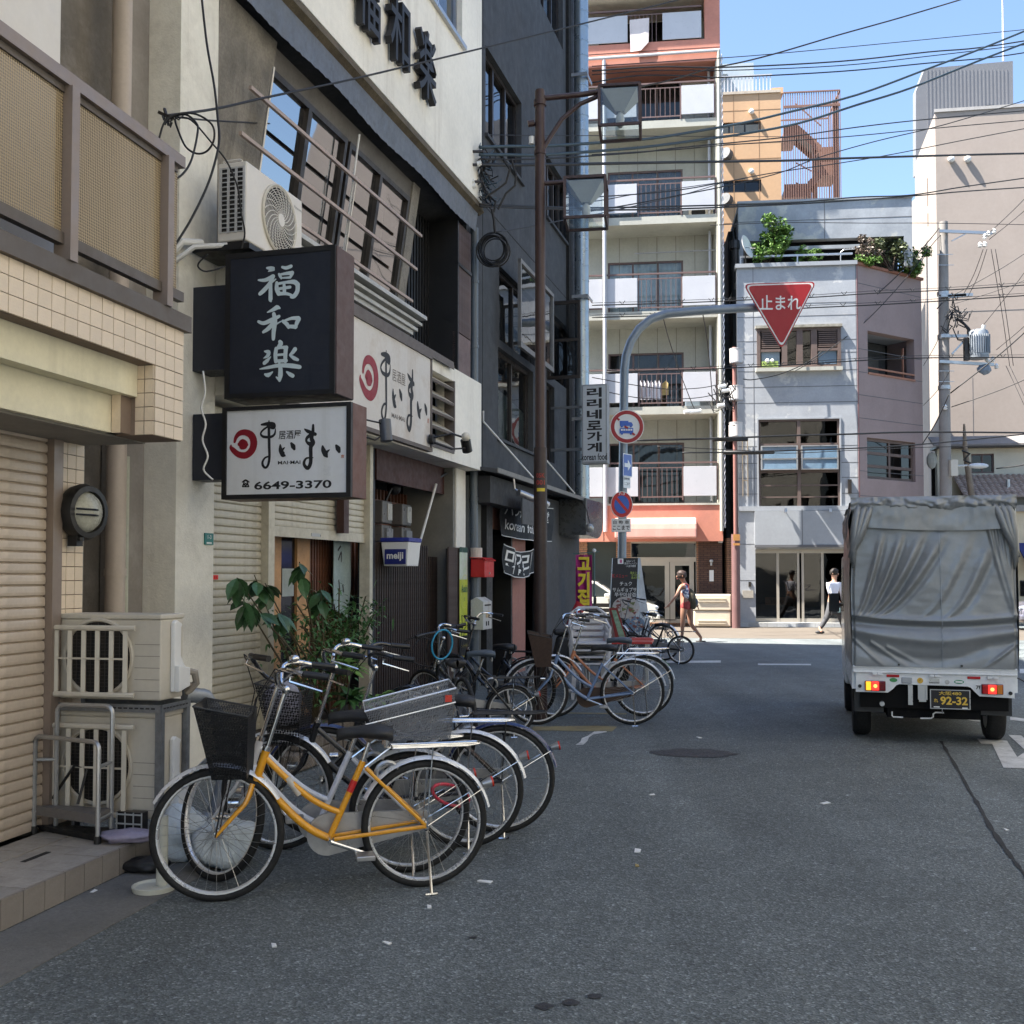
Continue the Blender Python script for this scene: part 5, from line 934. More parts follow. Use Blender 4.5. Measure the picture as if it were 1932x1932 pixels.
cb.P('pane',G().box(a+.9,a+1.18,.05,.055,z0,z1).box(a+1.36,c-.88,.05,.055,z0,z1),M.glassf,f); cb.P('window_back',G().box(a,c,.5,.55,z0,z1),M.dark)
cb.P('window_hood',G().box(a-.05,c+.03,-.12,0,z1,z1+.08),mt('mossy_hood',(.3,.28,.23),.9,var=.4,sc=7)); cb.P('window_sill',G().box(a-.05,c+.02,-.18,0,z0-.12,z0-.01),M.apcream)
S('planter_box','small green and white flower box on the sill of the shuttered window','planter',G().box(a+.14,a+.62,-.1,-.042,z0+.02,z0+.2,0).sph((a+.3,-.08,z0+.22),.07,8,1).sph((a+.45,-.08,z0+.22),.06,8,1),[mt('lime_box',(.3,.4,.1),.6),M.white],CB,(a+.3,-.1,z0))
# tall grid window with awning sashes
a,c,z0,z1 = W2; H_ = z1-z0; mx = (a+c)/2
f = cb.P('window',G().box(a,a+.06,.02,.14,z0,z1).box(c-.06,c,.02,.14,z0,z1).box(a+.06,c-.06,.02,.14,z0,z0+.06).box(a+.06,c-.06,.02,.14,z1-.06,z1).box(mx-.05,mx+.05,.01,.13,z0+.06,z1-.06).box(a+.06,c-.06,.015,.12,z1-.30*H_,z1-.27*H_).box(a+.06,c-.06,.015,.12,z0+.4*H_,z0+.44*H_).box(a+.06,c-.06,.03,.11,z0+.12*H_,z0+.135*H_).box(a+.06,c-.06,.03,.11,z0+.25*H_,z0+.265*H_),M.brownwood)
for p,q in ((a+.06,mx-.05),(mx+.05,c-.06)):
	cb.P('pane',G().box(p,q,.08,.085,z0+.06,z1-.06),M.glassf,f)
	for k,(u,v) in enumerate(((.56,.69),(.44,.545))):
		y = -.1; s_ = cb.P('awning_sash',G().box(p,p+.04,y,.0,z0+u*H_,z0+v*H_).box(q-.04,q,y,.0,z0+u*H_,z0+v*H_).box(p,q,y,y+.03,z0+u*H_-.03,z0+u*H_).box(p,q,y,y+.03,z0+v*H_,z0+v*H_+.03),M.alu)
		cb.P('pane',G().face([(p+.03,y+.01,z0+u*H_),(q-.03,y+.01,z0+u*H_),(q-.03,y+.03,z0+v*H_),(p+.03,y+.03,z0+v*H_)]),mt('blue_sash_pane',(.14,.22,.3),.12,var=.2,sc=3),s_)
cb.P('window_back',G().box(a,c,.9,.95,z0,z1),M.dark)
M.room = mt('room_stuff',(.2,.16,.12),.9,var=.4,sc=3)
cb.P('window_trim',G().box(a-.04,a,-.03,0,z0-.04,z1+.04).box(c,c+.04,-.03,0,z0-.04,z1+.04).box(a,c,-.03,0,z1,z1+.04).box(a,c,-.03,0,z0-.04,z0),M.greyflat)
# entrance
zf0,zf1 = cz_(1031),cz_(961)
cb.P('sign_fascia',G().box(DR[0]-.02,3.5,-.1,-.001,zf0,zf1-.05),M.greyflat); cb.P('fascia_joint',G().box(cx_(1511),cx_(1511)+.02,-.105,-.1,zf0,zf1).box(DR[0]-.03,3.5,-.12,-.1,zf0-.03,zf0+.05),M.jt); cb.P('band',G().box(0,3.52,-.06,0,zf1-.04,zf1+.1),M.greyflat)
for x in (1482,1566): q = CB.p(x,963,-.2); cb.P('downlight',G().cyl((q[0],-.2,q[1]+.06),(q[0],-.22,q[1]-.06),.045,12).cyl((q[0],-.2,q[1]),(q[0],0,q[1]),.012,6),M.alu)
y_ = .22; ex = [cx_(v,1100,y_) for v in (1424,1466,1506,1512,1552,1600)]; zt_ = DR[3]
f = cb.P('entrance_frame',G().box(ex[0],3.4,y_-.04,y_+.04,zt_-.12,zt_).box(ex[0],ex[0]+.02,y_-.04,y_+.04,.14,zt_).box(ex[1]-.02,ex[1]+.06,y_-.04,y_+.04,.14,zt_-.12).box(ex[2]-.04,ex[2]+.03,y_-.05,y_+.03,.14,zt_-.12).box(ex[3]+.0,ex[3]+.07,y_-.05,y_+.03,.14,zt_-.12).box(ex[4]-.05,ex[4]+.03,y_-.04,y_+.04,.14,zt_-.12).box(ex[0],3.4,y_-.03,y_+.03,.14,.26),M.sand)
M.shopglass = glass('shop_glass',(.3,.32,.32),.07,.4)
for p,q in ((ex[0]+.02,ex[1]-.02),(ex[1]+.06,ex[2]-.04),(ex[3]+.07,ex[4]-.05),(ex[4]+.03,3.38)): cb.P('pane',G().face([(p,y_,.26),(q,y_,.26),(q,y_,zt_-.12),(p,y_,zt_-.12)]),M.shopglass,f)
cb.P('threshold',G().box(ex[0]-.5,3.5,-.12,.3,.0,.139),M.apcream); cb.pieces('step_tile',G().box(.004,.276,-.135,-.121,.012,.132),mt('step_tile',(.42,.43,.43),.5,rnd=.2),[(-.02+k*.28,0,0) for k in range(13)])
mz = lambda Y: 766.7+Y*.2315; mxx = lambda X: 1341.7+X*.2315
def wiz(x0,x1,y0,y1,m,y):     # flowing W-i-z logotype strokes
	a,c = CB.p(x0,y0,y)[0],CB.p(x1,y0,y)[0]; za,zb_ = CB.p(x0,y1,y)[1],CB.p(x0,y0,y)[1]; k = c-a; h = zb_-za
	st = [[(0,.95,.03),(.12,.9,.05),(.16,.5,.05),(.2,.1,.04),(.28,.4,.03),(.36,.85,.03)],[(.36,.85,.03),(.36,.4,.045),(.42,.1,.04),(.52,.6,.03),(.56,.8,.02)],[(.6,.5,.035),(.62,.15,.035)],[(.63,.8,.03),(.65,.82,.03)],[(.68,.55,.025),(.85,.55,.03),(.7,.12,.035),(.85,.1,.03),(1,.12,.015)]]
	return brush(G(),[[(a+u*k,za+v*h,r*k*.35) for u,v,r in s_] for s_ in st],y)
cb.P('glass_lettering',wiz(mxx(585),mxx(850),mz(1420),mz(1505),None,.19),mt('dull_black',(.02,.015,.02),.5)); cb.P('orange_board',G().box(cx_(mxx(440),1100,.6),cx_(mxx(612),1100,.6),.6,.62,CB.p(1450,mz(1618),.6)[1],CB.p(1450,mz(1555),.6)[1]),mt('orange_board',(.65,.3,.14),.6)); cb.P('board_lettering',wiz(mxx(472),mxx(585),mz(1566),mz(1606),None,.59),M.ink)
cb.P('letter_plate',G().box(.1,.42,-.05,-.001,CB.p(1400,mz(1560))[1],CB.p(1400,mz(1500))[1]),M.sand); cb.P('intercom',G().box(.28,.36,-.03,-.001,CB.p(1400,mz(1470))[1],CB.p(1400,mz(1430))[1]),M.dkframe); cb.P('pilaster_joint',G().box(0,.48,-.004,0,2.5,2.515).box(0,.48,-.004,0,CB.p(1400,mz(1420))[1],CB.p(1400,mz(1420))[1]+.015),M.jt)
for q in ((mxx(280),mz(390)),(mxx(282),mz(600))): u,v = CB.p(*q,-.08); cb.P('neon_tube_rack',G().box(u-.1,u-.07,-.08,-.05,v-.5,v+.5).box(u+.05,u+.08,-.08,-.05,v-.5,v+.5).box(u-.1,u+.08,-.08,-.05,v-.03,v),mt('rusty_rack',(.25,.2,.14),.7)); 
u,v = CB.p(mxx(1130),mz(655),-.05); cb.P('wall_vent',G().box(u-.05,u+.05,-.08,0,v-.2,v+.22),M.dkframe)
# pink splayed face
PF = Fr(CB.w((s1c,0,0)).to_2d()[:],4000); pf = T('pink_splayed_wall','faded pink splayed wall of the grey corner building with two windows','wall',PF,(1.5,0,0))
LP = PF.p(1740,700)[0]; h1 = (PF.p(1637,650)[0],PF.p(1725,650)[0],PF.p(1680,709)[1],PF.p(1680,632)[1]); h2 = (PF.p(1636,850)[0],PF.p(1727,850)[0],PF.p(1680,906)[1],PF.p(1680,830)[1])
pf.P('wall',wallh(G(),.0,LP,0,tz,0.001,.3,[h1,h2]),M.pink); pf.P('coping',G().box(-.02,LP+.05,-.06,.3,tz,tz+.08),mt('terracotta',(.3,.13,.08),.8,var=.2))
for z in (3.2,3.95,4.7,7.0,7.7,8.4,10.4,6.3): pf.P('panel_joint',G().box(0,LP,-.004,0,z,z+.016),M.jt)
pf.P('edge_strip',G().box(0,.05,-.01,0,0,tz),mt('rose_edge',(.25,.13,.12),.8)); pf.P('loggia_back',G().box(h1[0],h1[1],1.1,1.15,h1[2],h1[3]),mt('loggia_dark',(.06,.06,.06),.8)); pf.P('reveal',G().box(h1[0]-.05,h1[1]+.1,.3,1.1,h1[2]-.1,h1[2]-.02).box(h1[0]-.05,h1[1]+.1,.3,1.1,h1[3]+.02,h1[3]+.1),M.greyflat); pf.P('loggia_rail',G().box(h1[0],h1[1],.0,.05,h1[2]+.12,h1[2]+.17).box(h1[0],h1[1],-.03,.1,h1[2]-.06,h1[2]).box(h1[1]-.3,h1[1]-.26,.2,.26,h1[2],h1[2]+1.0),mt('terracotta_rail',(.35,.16,.1),.7)); pf.P('loggia_door',G().box(h1[0]+.5,h1[1]-.4,1.05,1.09,h1[2],h1[3]-.5),mt('grey_door',(.12,.115,.1),.5))
win(pf,*h2,.12,M.brownwood,M.glassf,nx=2,fw=.09,zs=[h2[2]+(h2[3]-h2[2])*k for k in (.32,.64)]); pf.P('window_back',G().box(h2[0],h2[1],.8,.85,h2[2],h2[3]),mt('room_tan',(.12,.09,.065),.8,var=.4,sc=2)); pf.P('return_wall',G().box(LP-.02,LP+.25,.3,6,0,tz),M.pink)
# terrace things
def bush(nm,lab,fr,c,rad,n,m,leaf=.09,seed=1,sc=(1,1,1),twigs=8,cat='shrub',group=None):
	rr = RND(seed); t = T(nm,lab,cat,fr,(c[0],c[1],c[2]-rad*sc[2]),group); g = G(); cl = [(rr.uniform(-.75,.75)*sc[0],rr.uniform(-.75,.75)*sc[1],rr.uniform(-.7,.85)*sc[2],rr.uniform(.28,.5)) for _ in range(12)]
	for _ in range(n):
		a = cl[rr.randrange(len(cl))]; d = V_((rr.gauss(0,1),rr.gauss(0,1),rr.gauss(0,1))).normalized()*a[3]*rr.random()**.4
		p = V_((c[0]+rad*(a[0]+d.x),c[1]+rad*(a[1]+d.y),c[2]+rad*(a[2]+d.z))); u = V_((rr.gauss(0,1),rr.gauss(0,1),rr.gauss(0,.6))).normalized()*leaf*rr.uniform(.6,1.2); v = u.cross(V_((rr.gauss(0,1),rr.gauss(0,1),rr.gauss(0,1)))).normalized()*leaf*rr.uniform(.35,.6)
		g.face([p-u,p-v*.9,p+u,p+v*.9])
	t.P('foliage',g,m,kind='stuff'); g = G()
	for k in range(twigs):
		a = cl[k % len(cl)]; b0 = V_((c[0]+rr.uniform(-.1,.1)*rad,c[1],c[2]-rad*sc[2])); e_ = V_((c[0]+rad*a[0],c[1]+rad*a[1],c[2]+rad*a[2])); g.tube([b0,(b0+e_)/2+V_((rr.uniform(-.08,.08)*rad,0,.1*rad)),e_],[.04*rad,.025*rad,.01*rad],5)
	t.P('stem',g,mt('bark',(.07,.05,.035),.9,var=.3)); return t
def leafmat(nm,c,c2=None):
	m = mt(nm,c,.5,var=.45,sc=9,spec=.3); return m
M.leafA = leafmat('bright_leaf',(.10,.19,.035)); M.leafB = leafmat('olive_leaf',(.09,.11,.05)); M.leafC = leafmat('deep_leaf',(.035,.09,.02)); M.dry = leafmat('dry_twig',(.17,.13,.1))
def atp(x,y,c,fr=CB): a,z = fr.p(x,y,c); return (a,c,z)
bush('bonsai','clipped leafy bonsai rising at the left of the roof garden',CB,atp(1461,445,.25),.62,1300,M.leafA,.075,3,(.85,.6,.85),cat='tree'); bush('roof_shrub','low green shrub under the bonsai by the satellite dish',CB,atp(1448,483,.2),.5,900,M.leafA,.07,4,(1.1,.6,.55)); bush('roof_shrub','small light green shrub in the middle of the roof garden railing',CB,atp(1527,483,.3),.36,350,M.leafA,.08,5,(1.4,.6,.5))
bush('roof_shrub','dry grey twiggy shrub left of the big bush on the corner',CB,atp(1640,470,.3),.42,500,M.dry,.06,8,(.9,.5,.9)); bush('roof_shrub','large olive bush spilling over the pink wall corner',CB,atp(1680,478,.9),.72,2200,M.leafB,.07,6,(1.1,.8,.75)); bush('roof_shrub','bright green shrub overhanging the right end of the pink wall',CB,atp(1722,497,1.6),.55,1300,M.leafA,.07,7,(.9,.8,.8)); bush('roof_shrub','yellow green shrub at the foot of the dry twigs',CB,atp(1640,492,.2),.3,350,M.leafA,.06,9,(1.6,.5,.5))
sdh = T('satellite_dish','round pale satellite dish at the left end of the roof garden','satellite dish',CB,atp(1405,475,-.1)); q = V_(atp(1405,467,-.15)); sdh.P('dish',G()._lat([(0,0),(.15,.01),(.28,.05),(.36,.1),(.35,.1),(.27,.065),(.001,.02)],q,(.85,-.5,.25),26,0),M.signwhite,sm=1); sdh.P('mast',G().tube([q,q+V_((.05,.2,-.5))],.025,6).tube([q,q+V_((.3,-.2,-.1))],.01,5),M.black)
ant = T('roof_antenna','thin bent television antenna above the roof garden railing','antenna',CB,atp(1588,490,.2)); q = [V_(atp(x,y,.2)) for x,y in ((1586,496),(1586,476),(1592,471),(1612,470))]; ant.P('mast',G().tube(q,.018,6),M.alu); g = G()
for k in range(5): p = q[2].lerp(q[3],k/4); g.tube([p+V_((-.02,-.15,-.05)),p+V_((.05,.15,.09))],.006,4)
ant.P('element',g,M.alu)
# the dark gap, its trellis pipe and back fence
gp = T('gap_pipe','black hooded pipe running up the gap between apartments and grey building','pipe',WD,(*W(1386,900,33)[:2],0)); q0,q1 = W(1386,1000,33),W(1386,470,33); gp.P('pipe',G().tube([(q0.x,33,0),(q1.x+.02,33,q1.z)],.11,12).cyl((q1.x,33,q1.z),(q1.x,33,q1.z+.25),.16,12).tube([(q1.x,33,q1.z+.2),(q1.x-.05,33,q1.z+.6),(q1.x+.1,33,q1.z+.9)],.02,6).tube([(q1.x+.1,33,q1.z+.2),(q1.x+.05,33,q1.z+.6),(q1.x+.1,33,q1.z+.9)],.02,6),M.black)
gw = S('gap_wall','dark wall closing the narrow alley beside the apartment block','wall',G().box(W(1355,900,37).x,W(1402,900,37).x,37,37.3,0,W(1380,585,37).z),M.dark,WD,(W(1380,900,37).x,37,0)); gb = S('brick_pier','narrow tan brick pier between the dark brick wall and the brown lamp post','pier',G().box(W(1371,1100,32.6).x,W(1381,1100,32.6).x,32.5,32.9,0,2.7),brickB,WD,(W(1376,1100,32.6).x,32.6,0))
# lamp post with three drum lamps
tl = T('drum_lamp_post','brown post with three white drum lamps in front of the dark gap','street lamp',WD,(*W(1389,1183,31.6)[:2],0)); bx = W(1389,1183,31.6); tl.P('base',G().cyl((bx.x,31.6,0),(bx.x,31.6,W(1389,1008,31.6).z),.125,14),mt('faded_brown_post',(.17,.09,.085),.5,var=.15),sm=1); tl.P('pole',G().cyl((bx.x,31.6,1),(bx.x,31.6,W(1389,655,31.6).z),.055,12),mt('pinkish_brown',(.26,.12,.1),.5,var=.1),sm=1)
for x,y in ((1389.5,672),(1389,742),(1388,811)): q = W(x,y,31.45); e = tl.P('drum',G().cyl((q.x,31.45,q.z-.19),(q.x,31.45,q.z+.19),.20,24).cyl((q.x,31.45,q.z+.192),(q.x,31.45,q.z+.215),.21,24),mt('drum_white',(.62,.58,.55),.4,var=.05),sm=1); tl.P('rim',G().cyl((q.x,31.45,q.z-.215),(q.x,31.45,q.z-.192),.20,24),M.alu,e)
tl.P('plate',G().box(bx.x-.1,bx.x+.1,31.46,31.475,W(1389,1020,31.5).z,W(1389,1008,31.5).z).box(bx.x-.1,bx.x+.1,31.46,31.475,W(1389,1029,31.5).z,W(1389,1025,31.5).z),mt('post_label',(.6,.28,.08),.5))
# orange tiled tower with the red spiral stair
OB = Fr(W(1365,300,42).to_2d()[:],-17400,True); ob = T('orange_tower','pale orange panelled building behind the grey corner building','building',OB,(1,0,0)); M.peach = mt('peach_panel',(.58,.36,.2),.7,var=.08,sc=.6)
oz = lambda y,x=1420: OB.p(x,y)[1]; ox = lambda x: OB.p(x,300)[0]
ob.P('wall',wallh(G(),-1.5,ox(1474),0,oz(177),0,.3,[(-1,ox(1436),oz(250),oz(229)),(-1,ox(1436),oz(362),oz(339)),(-1,ox(1384),oz(477),oz(454))]),M.peach)
for a in (229,339): win(ob,-1,ox(1436),oz(a+22),oz(a),.1,M.black,M.glassf,nx=4,fw=.06)
ob.P('window_back',G().box(-1.4,ox(1470),1,1.1,0,oz(180)),M.curtain)
for y in (208,300,386,420,470,270): ob.P('panel_joint',G().box(-1.5,ox(1474),-.006,0,oz(y),oz(y)+.02),mt('peach_joint',(.3,.18,.1),.9,var=0))
for x in (1384,1432): ob.P('panel_joint',G().box(ox(x),ox(x)+.02,-.006,0,0,oz(177)),_m['peach_joint'])
for y in (210,323): q = OB.p(1418,y,-.1); ob.P('vent_cap',G().sph((q[0],-.08,q[1]),.11,12),M.white,sm=2)
for y in (290,376,544): q = OB.p(1367,y,-.1); ob.P('round_awning',G().cyl((q[0],-.2,q[1]),(q[0]+.15,.0,q[1]-.05),.24,16),mt('awning_grey',(.06,.065,.07),.5))
ob.P('parapet',G().box(-1.5,ox(1474),-.05,.3,oz(177),oz(172)),mt('parapet_cream',(.5,.42,.33),.7)); ob.pieces('roof_railing',G().box(-.02,.02,0,.03,0,.75),M.wpanel,[(-.2+k*.14,.3,oz(172)) for k in range(16)]); ob.P('roof_rail',G().box(-.3,ox(1460),.28,.34,oz(172)+.75,oz(172)+.8),M.wpanel)
ob.P('rooftop_unit',G().box(-.4,OB.p(1422,140,3)[0],3,5,oz(172),OB.p(1400,119,3)[1]).box(-.2,.4,2.4,3,OB.p(1400,150,3)[1],OB.p(1400,134,3)[1]),mt('pale_blue_steel',(.4,.46,.5),.5,var=.1)); ob.P('roof_box',G().box(ox(1459),ox(1481),.3,1.2,oz(172),oz(161)),M.peach); ob.P('core',G().box(-1.5,ox(1474),.35,.9,0,oz(250)-.2),M.dark)
stt = T('stair_tower','open rust brown steel stair tower with vertical bars beside the orange building','staircase',OB,(ox(1532),0,0)); M.rust = mt('rust_brown_steel',(.24,.13,.095),.55,var=.12)
a,c = ox(1479),ox(1586); zb,zt_ = oz(400),oz(174,1530)
stt.pieces('bar',G().box(-.014,.014,-.014,.014,zb-3,zt_),M.rust,[(a+(c-a)*k/24,0,0) for k in range(25)]+[(c,.3+k*.4,0) for k in range(6)])
stt.P('rail',G().box(a,c,-.03,.03,zt_,zt_+.05).box(a,c,-.03,.03,zt_-.6,zt_-.56).box(a,c,-.03,.03,oz(205),oz(205)+.05).box(c-.03,c+.03,.03,2.6,zt_,zt_+.05).box(a,c,2.58,2.64,zt_,zt_+.05),M.rust)
stt.P('post',G().box(c-.25,c-.08,.1,.3,zb-3,zt_-.3).box(ox(1545)-.07,ox(1545)+.07,.9,1.05,zb-3,oz(250)),M.rust); 
for (x0,y0,x1,y1) in ((1500,241,1548,283),(1548,328,1522,352),(1500,352,1530,368)):
	p,q = OB.p(x0,y0,.9),OB.p(x1,y1,.9)
	for yy in (.7,1.8): stt.P('stringer',G().hexa([(p[0],yy,p[1]-.25),(q[0],yy,q[1]-.25),(q[0],yy+.05,q[1]-.25),(p[0],yy+.05,p[1]-.25)],[(p[0],yy,p[1]+.12),(q[0],yy,q[1]+.12),(q[0],yy+.05,q[1]+.12),(p[0],yy+.05,p[1]+.12)]),M.rust)
	stt.P('treads',G().hexa([(p[0],.75,p[1]-.1),(q[0],.75,q[1]-.1),(q[0],1.8,q[1]-.1),(p[0],1.8,p[1]-.1)],[(p[0],.75,p[1]-.02),(q[0],.75,q[1]-.02),(q[0],1.8,q[1]-.02),(p[0],1.8,p[1]-.02)]),M.dkframe)
	stt.P('handrail',G().bar((p[0],.7,p[1]+.9),(q[0],.7,q[1]+.9),.04),M.rust)
for (x0,x1,y) in ((1479,1506,250),(1545,1584,292),(1545,1584,320),(1479,1528,362)): p,q = OB.p(x0,y,.7),OB.p(x1,y,.7); stt.P('landing',G().box(p[0],q[0],.7,2.4,p[1]-.1,p[1]+.06).box(p[0],q[0],.68,.72,p[1]-.25,p[1]+.3),M.rust)
# tall beige building at the right, its grey penthouse
g0 = W(1774,900,40); BG = Fr(g0.to_2d()[:],-12000,True); bz = lambda y,x=1774: BG.p(x,y)[1]
bg_ = T('beige_tower','tall plain beige building behind the utility pole at the right','building',BG,(3,0,0)); M.bg = mt('pinkish_beige_render',(.34,.285,.245),.85,var=.08,sc=.5,bump=.1,bs=12,streak=((.4,.33,.29),.4,.7))
zt_ = bz(212); dirn = V_(((1419-966)/FPX,1)).normalized(); far = BG.i((g0.x+dirn.x*5.2,g0.y+dirn.y*5.2,0)); 
bg_.P('wall',G().prism([(0,0),(12,0),(12,8),(far[0]+2.2,13),(far[0],far[1])],0,zt_,ax='z'),M.bg); bg_.P('parapet',G().prism([(-.05,-.05),(12.1,-.05),(12.1,.1),(0,.1)],zt_,zt_+.12,ax='z'),mt('parapet_grey',(.4,.38,.36),.8)); bg_.P('wall_joint',G().box(1.2,1.215,-.006,0,0,9).box(0,12,-.006,0,11.5,11.52),M.jt)
for x in (1795,1826): q = BG.p(x,300,-.1); bg_.P('vent_cap',G().sph((q[0],-.09,q[1]),.13,12),M.white,sm=2)
for y,h in ((355,1.1),(395,.5)): q = bz(y); bg_.P('rust_mark',G().hexa([tuple(BG.i((g0.x+dirn.x*u-.004,g0.y+dirn.y*u,z_))) for u,z_ in ((1.9,q),(1.98,q),(1.98,q+h),(1.9,q+h))],[tuple(BG.i((g0.x+dirn.x*u-.02,g0.y+dirn.y*u,z_))) for u,z_ in ((1.9,q),(1.98,q),(1.98,q+h),(1.9,q+h))]),mt('rust_stain',(.2,.15,.12),.9))
gp_ = T('grey_penthouse','dark grey corrugated rooftop block with a cut corner above the beige building','building',WD,(*W(1820,250,47)[:2],0)); d = 47
q = [W(x,y,d) for x,y in ((1728,330),(1728,173),(1745,129),(1911,115),(1913,330))]; gp_.P('wall',G().prism([(p.x,p.z) for p in q],d,d+.35),mt('grey_corrugated',(.2,.205,.215),.55,var=.06)); gp_.pieces('rib',G().box(-.03,.03,d-.012,d-.002,W(1800,330,d).z,W(1800,131,d).z),_m['grey_corrugated'],[(W(1750,200,d).x+k*.17,0,0) for k in range(22)]); gp_.P('support',G().box(q[0].x+1.2,q[4].x,d+.4,d+4.5,0,q[0].z+.1),M.bg); gp_.P('slot',G().box(W(1860,201,d).x,W(1874,201,d).x,d-.08,d-.05,W(1860,203,d).z,W(1860,200,d).z),M.dark)
mast = S('roof_mast','thin white mast rising above the grey penthouse at the right','mast',G().tube([W(1893,115,47.5),W(1892,20,47.5),W(1891,-10,47.5)],[.05,.04,.03],6),M.wpanel,WD,tuple(W(1893,115,47.5)))
# little tiled-roof house
HS = Fr(W(1770,1000,36.5).to_2d()[:],-12000,True); hs = T('small_house','small cream house with a tan tiled roof between utility pole and truck','house',HS,(2,0,0)); hz = lambda y,x=1850,c=0: HS.p(x,y,c)[1]; hx = lambda x,y=900,c=0: HS.p(x,y,c)[0]
wnd = (hx(1833),hx(1876),hz(893),hz(856)); hs.P('wall',wallh(G(),0,9,0,hz(845),0,.3,[wnd]),mt('cream_house_wall',(.58,.54,.43),.85,var=.1)); win(hs,*wnd,.1,M.bframe,M.glassf,nx=2,fw=.05); hs.P('window_back',G().box(0,9,.8,.9,0,hz(850)),M.dark); hs.P('eave',G().box(-.1,9,-.35,.6,hz(846),hz(842)),M.dkframe); hs.P('upper_roof',G().hexa([(-.2,-.4,hz(843)),(9,-.4,hz(843)),(9,.4,hz(823)),(-.2,.4,hz(823))],[(-.2,-.4,hz(843)+.06),(9,-.4,hz(843)+.06),(9,.4,hz(823)+.06),(-.2,.4,hz(823)+.06)]),mt('grey_roof',(.22,.2,.185),.8,var=.15))
z1,z0 = hz(897,c=-.1),HS.p(1850,937,-1.6)[1]; g = G(); x = hx(1795); rows,cols = 7,34
for r_ in range(rows):
	za,zb_ = z1-(z1-z0)*r_/rows,z1-(z1-z0)*(r_+1)/rows; ya,yb_ = -.1-1.5*r_/rows,-.1-1.5*(r_+1)/rows
	for k in range(cols):
		u = x+k*.19; st_ = [(0,0),(.04,.035),(.09,.045),(.14,.02),(.19,0)]
		for (p,hp),(q,hq) in zip(st_,st_[1:]): g.face([(u+p,yb_-.03,zb_+hp+.01),(u+q,yb_-.03,zb_+hq+.01),(u+q,ya,za+hq),(u+p,ya,za+hp)])
		g.face([(u,yb_-.03,zb_-.03),(u+.19,yb_-.03,zb_-.03),(u+.19,yb_-.03,zb_+.01),(u+.09,yb_-.03,zb_+.055),(u,yb_-.03,zb_+.01)])
hs.P('roof_tiles',g,mt('tan_roof_tile',(.33,.25,.2),.7,var=.3,sc=3),kind='stuff'); hs.P('lower_wall',G().box(x,9,-1.3,-.01,0,z0-.02),mt('dim_wall',(.3,.27,.22),.85)); hs.P('gable_vent',G().sph((hx(1757),-.1,hz(868)),.3,10,sc=(.6,.3,1)),M.apcream); hs.P('flue',G().cyl((hx(1902,930,-1),-1,hz(945)),(hx(1902,930,-1),-1,hz(910)),.07,10),M.alu)
# sunlit brick block across the street, outside the frame, mirrored upstairs; colour and size shaped to bounce sun as fill
rb = Fr((6.6,-2),1470); rbt = T('bounce_brick_block','added off-frame pale brick block across the street, shaped to bounce sun and mirrored in the slanting upstairs windows','building',rb,(8,0,0)); brPale = brickmat('pale_bounce_brick',(.55,.52,.44),(.6,.57,.49),(.45,.43,.38),.21,.065)
rh = [(1+k*2.4,2.3+k*2.4,4+f*3,5.5+f*3) for k in range(-10,6) for f in range(3)]; rbt.P('wall',wallh(G(),-26,16,0,14.5,-.3,0,rh),brPale) ; rbt.P('window_back',G().box(-25,15.5,-.8,-.75,3,14),M.glassf) ; rbt.P('core',G().box(-26,16,-7,-1.2,0,14.3),M.dark); rbt.P('parapet',G().box(-26.1,16.1,-7.1,.1,14.5,14.9),M.apcream)
# ================================================================ air conditioners on their angle-iron rack, beside the step
def ground_ac(label,z0,z1):
	t = T('air_conditioner',label,'air conditioner',B1,(1.39,.3,z0),'outdoor units stacked beside the step'); h = z1-z0
	t.P('casing',G().box(1.275,1.515,.0,.63,z0+.012,z1-.03),M.acbeige,bev=.008); t.P('top_panel',G().box(1.268,1.52,-.006,.636,z1-.0295,z1),M.acbeige,bev=.008)
	c = V_((1.273,.385,z0+h*.5)); t.P('fan_opening',G().disc(c-V_((.001,0,0)),.205,(-1,0,0),36),M.black)
	n = 44; t.P('fan_ring',G().tube([c+V_((-.006,.213*cos(j*TAU/n),.213*sin(j*TAU/n))) for j in range(n)],.012,6,closed=True),M.acbeige,sm=1)
	g = G()
	for k in range(-9,10): w_ = math.sqrt(max(0,.2**2-(k*.02)**2)); g.tube([c+V_((-.006,-w_,k*.02)),c+V_((-.006,w_,k*.02))],.0015,4)
	for k in range(-4,5): w_ = math.sqrt(max(0,.2**2-(k*.045)**2)); g.tube([c+V_((-.008,k*.045,-w_)),c+V_((-.008,k*.045,w_))],.0018,4)
	t.P('fan_guard',g,mt('guard_dark',(.05,.05,.05),.5),kind='stuff')
	for zr in (z1-.075,z0+.045): t.P('deflector_rail',G().tube([(1.2,.62,zr),(1.2,.16,zr),(1.21,.12,zr)],.016,8),M.acbeige,sm=1)
	t.pieces('deflector_bar',G().box(-.008,.008,-.012,.012,z0+.06,z1-.09),M.acbeige,[(1.205,.605-k*.086,0,.35) for k in range(6)]); t.P('deflector_tie',G().box(1.196,1.204,.17,.62,z0+h*.5-.005,z0+h*.5+.005),M.acbeige)
	for k in range(5): t.P('panel_groove',G().box(1.2735,1.275,.005,.16,z0+.06+k*.065,z0+.064+k*.065),mt('groove',(.3,.28,.24),.6))
	t.P('valve_cover',G().prism([(1.375,z0+.05),(1.49,z0+.075),(1.49,z0+.19),(1.445,z0+.25),(1.445,z0+.41),(1.46,z0+.43),(1.40,z0+.455),(1.375,z0+.44)],-.028,-.0005).prism([(1.375,z0+.05),(1.495,z0+.075),(1.495,z0+.18),(1.375,z0+.2)],-.06,-.028),M.white,bev=.006)
	return t
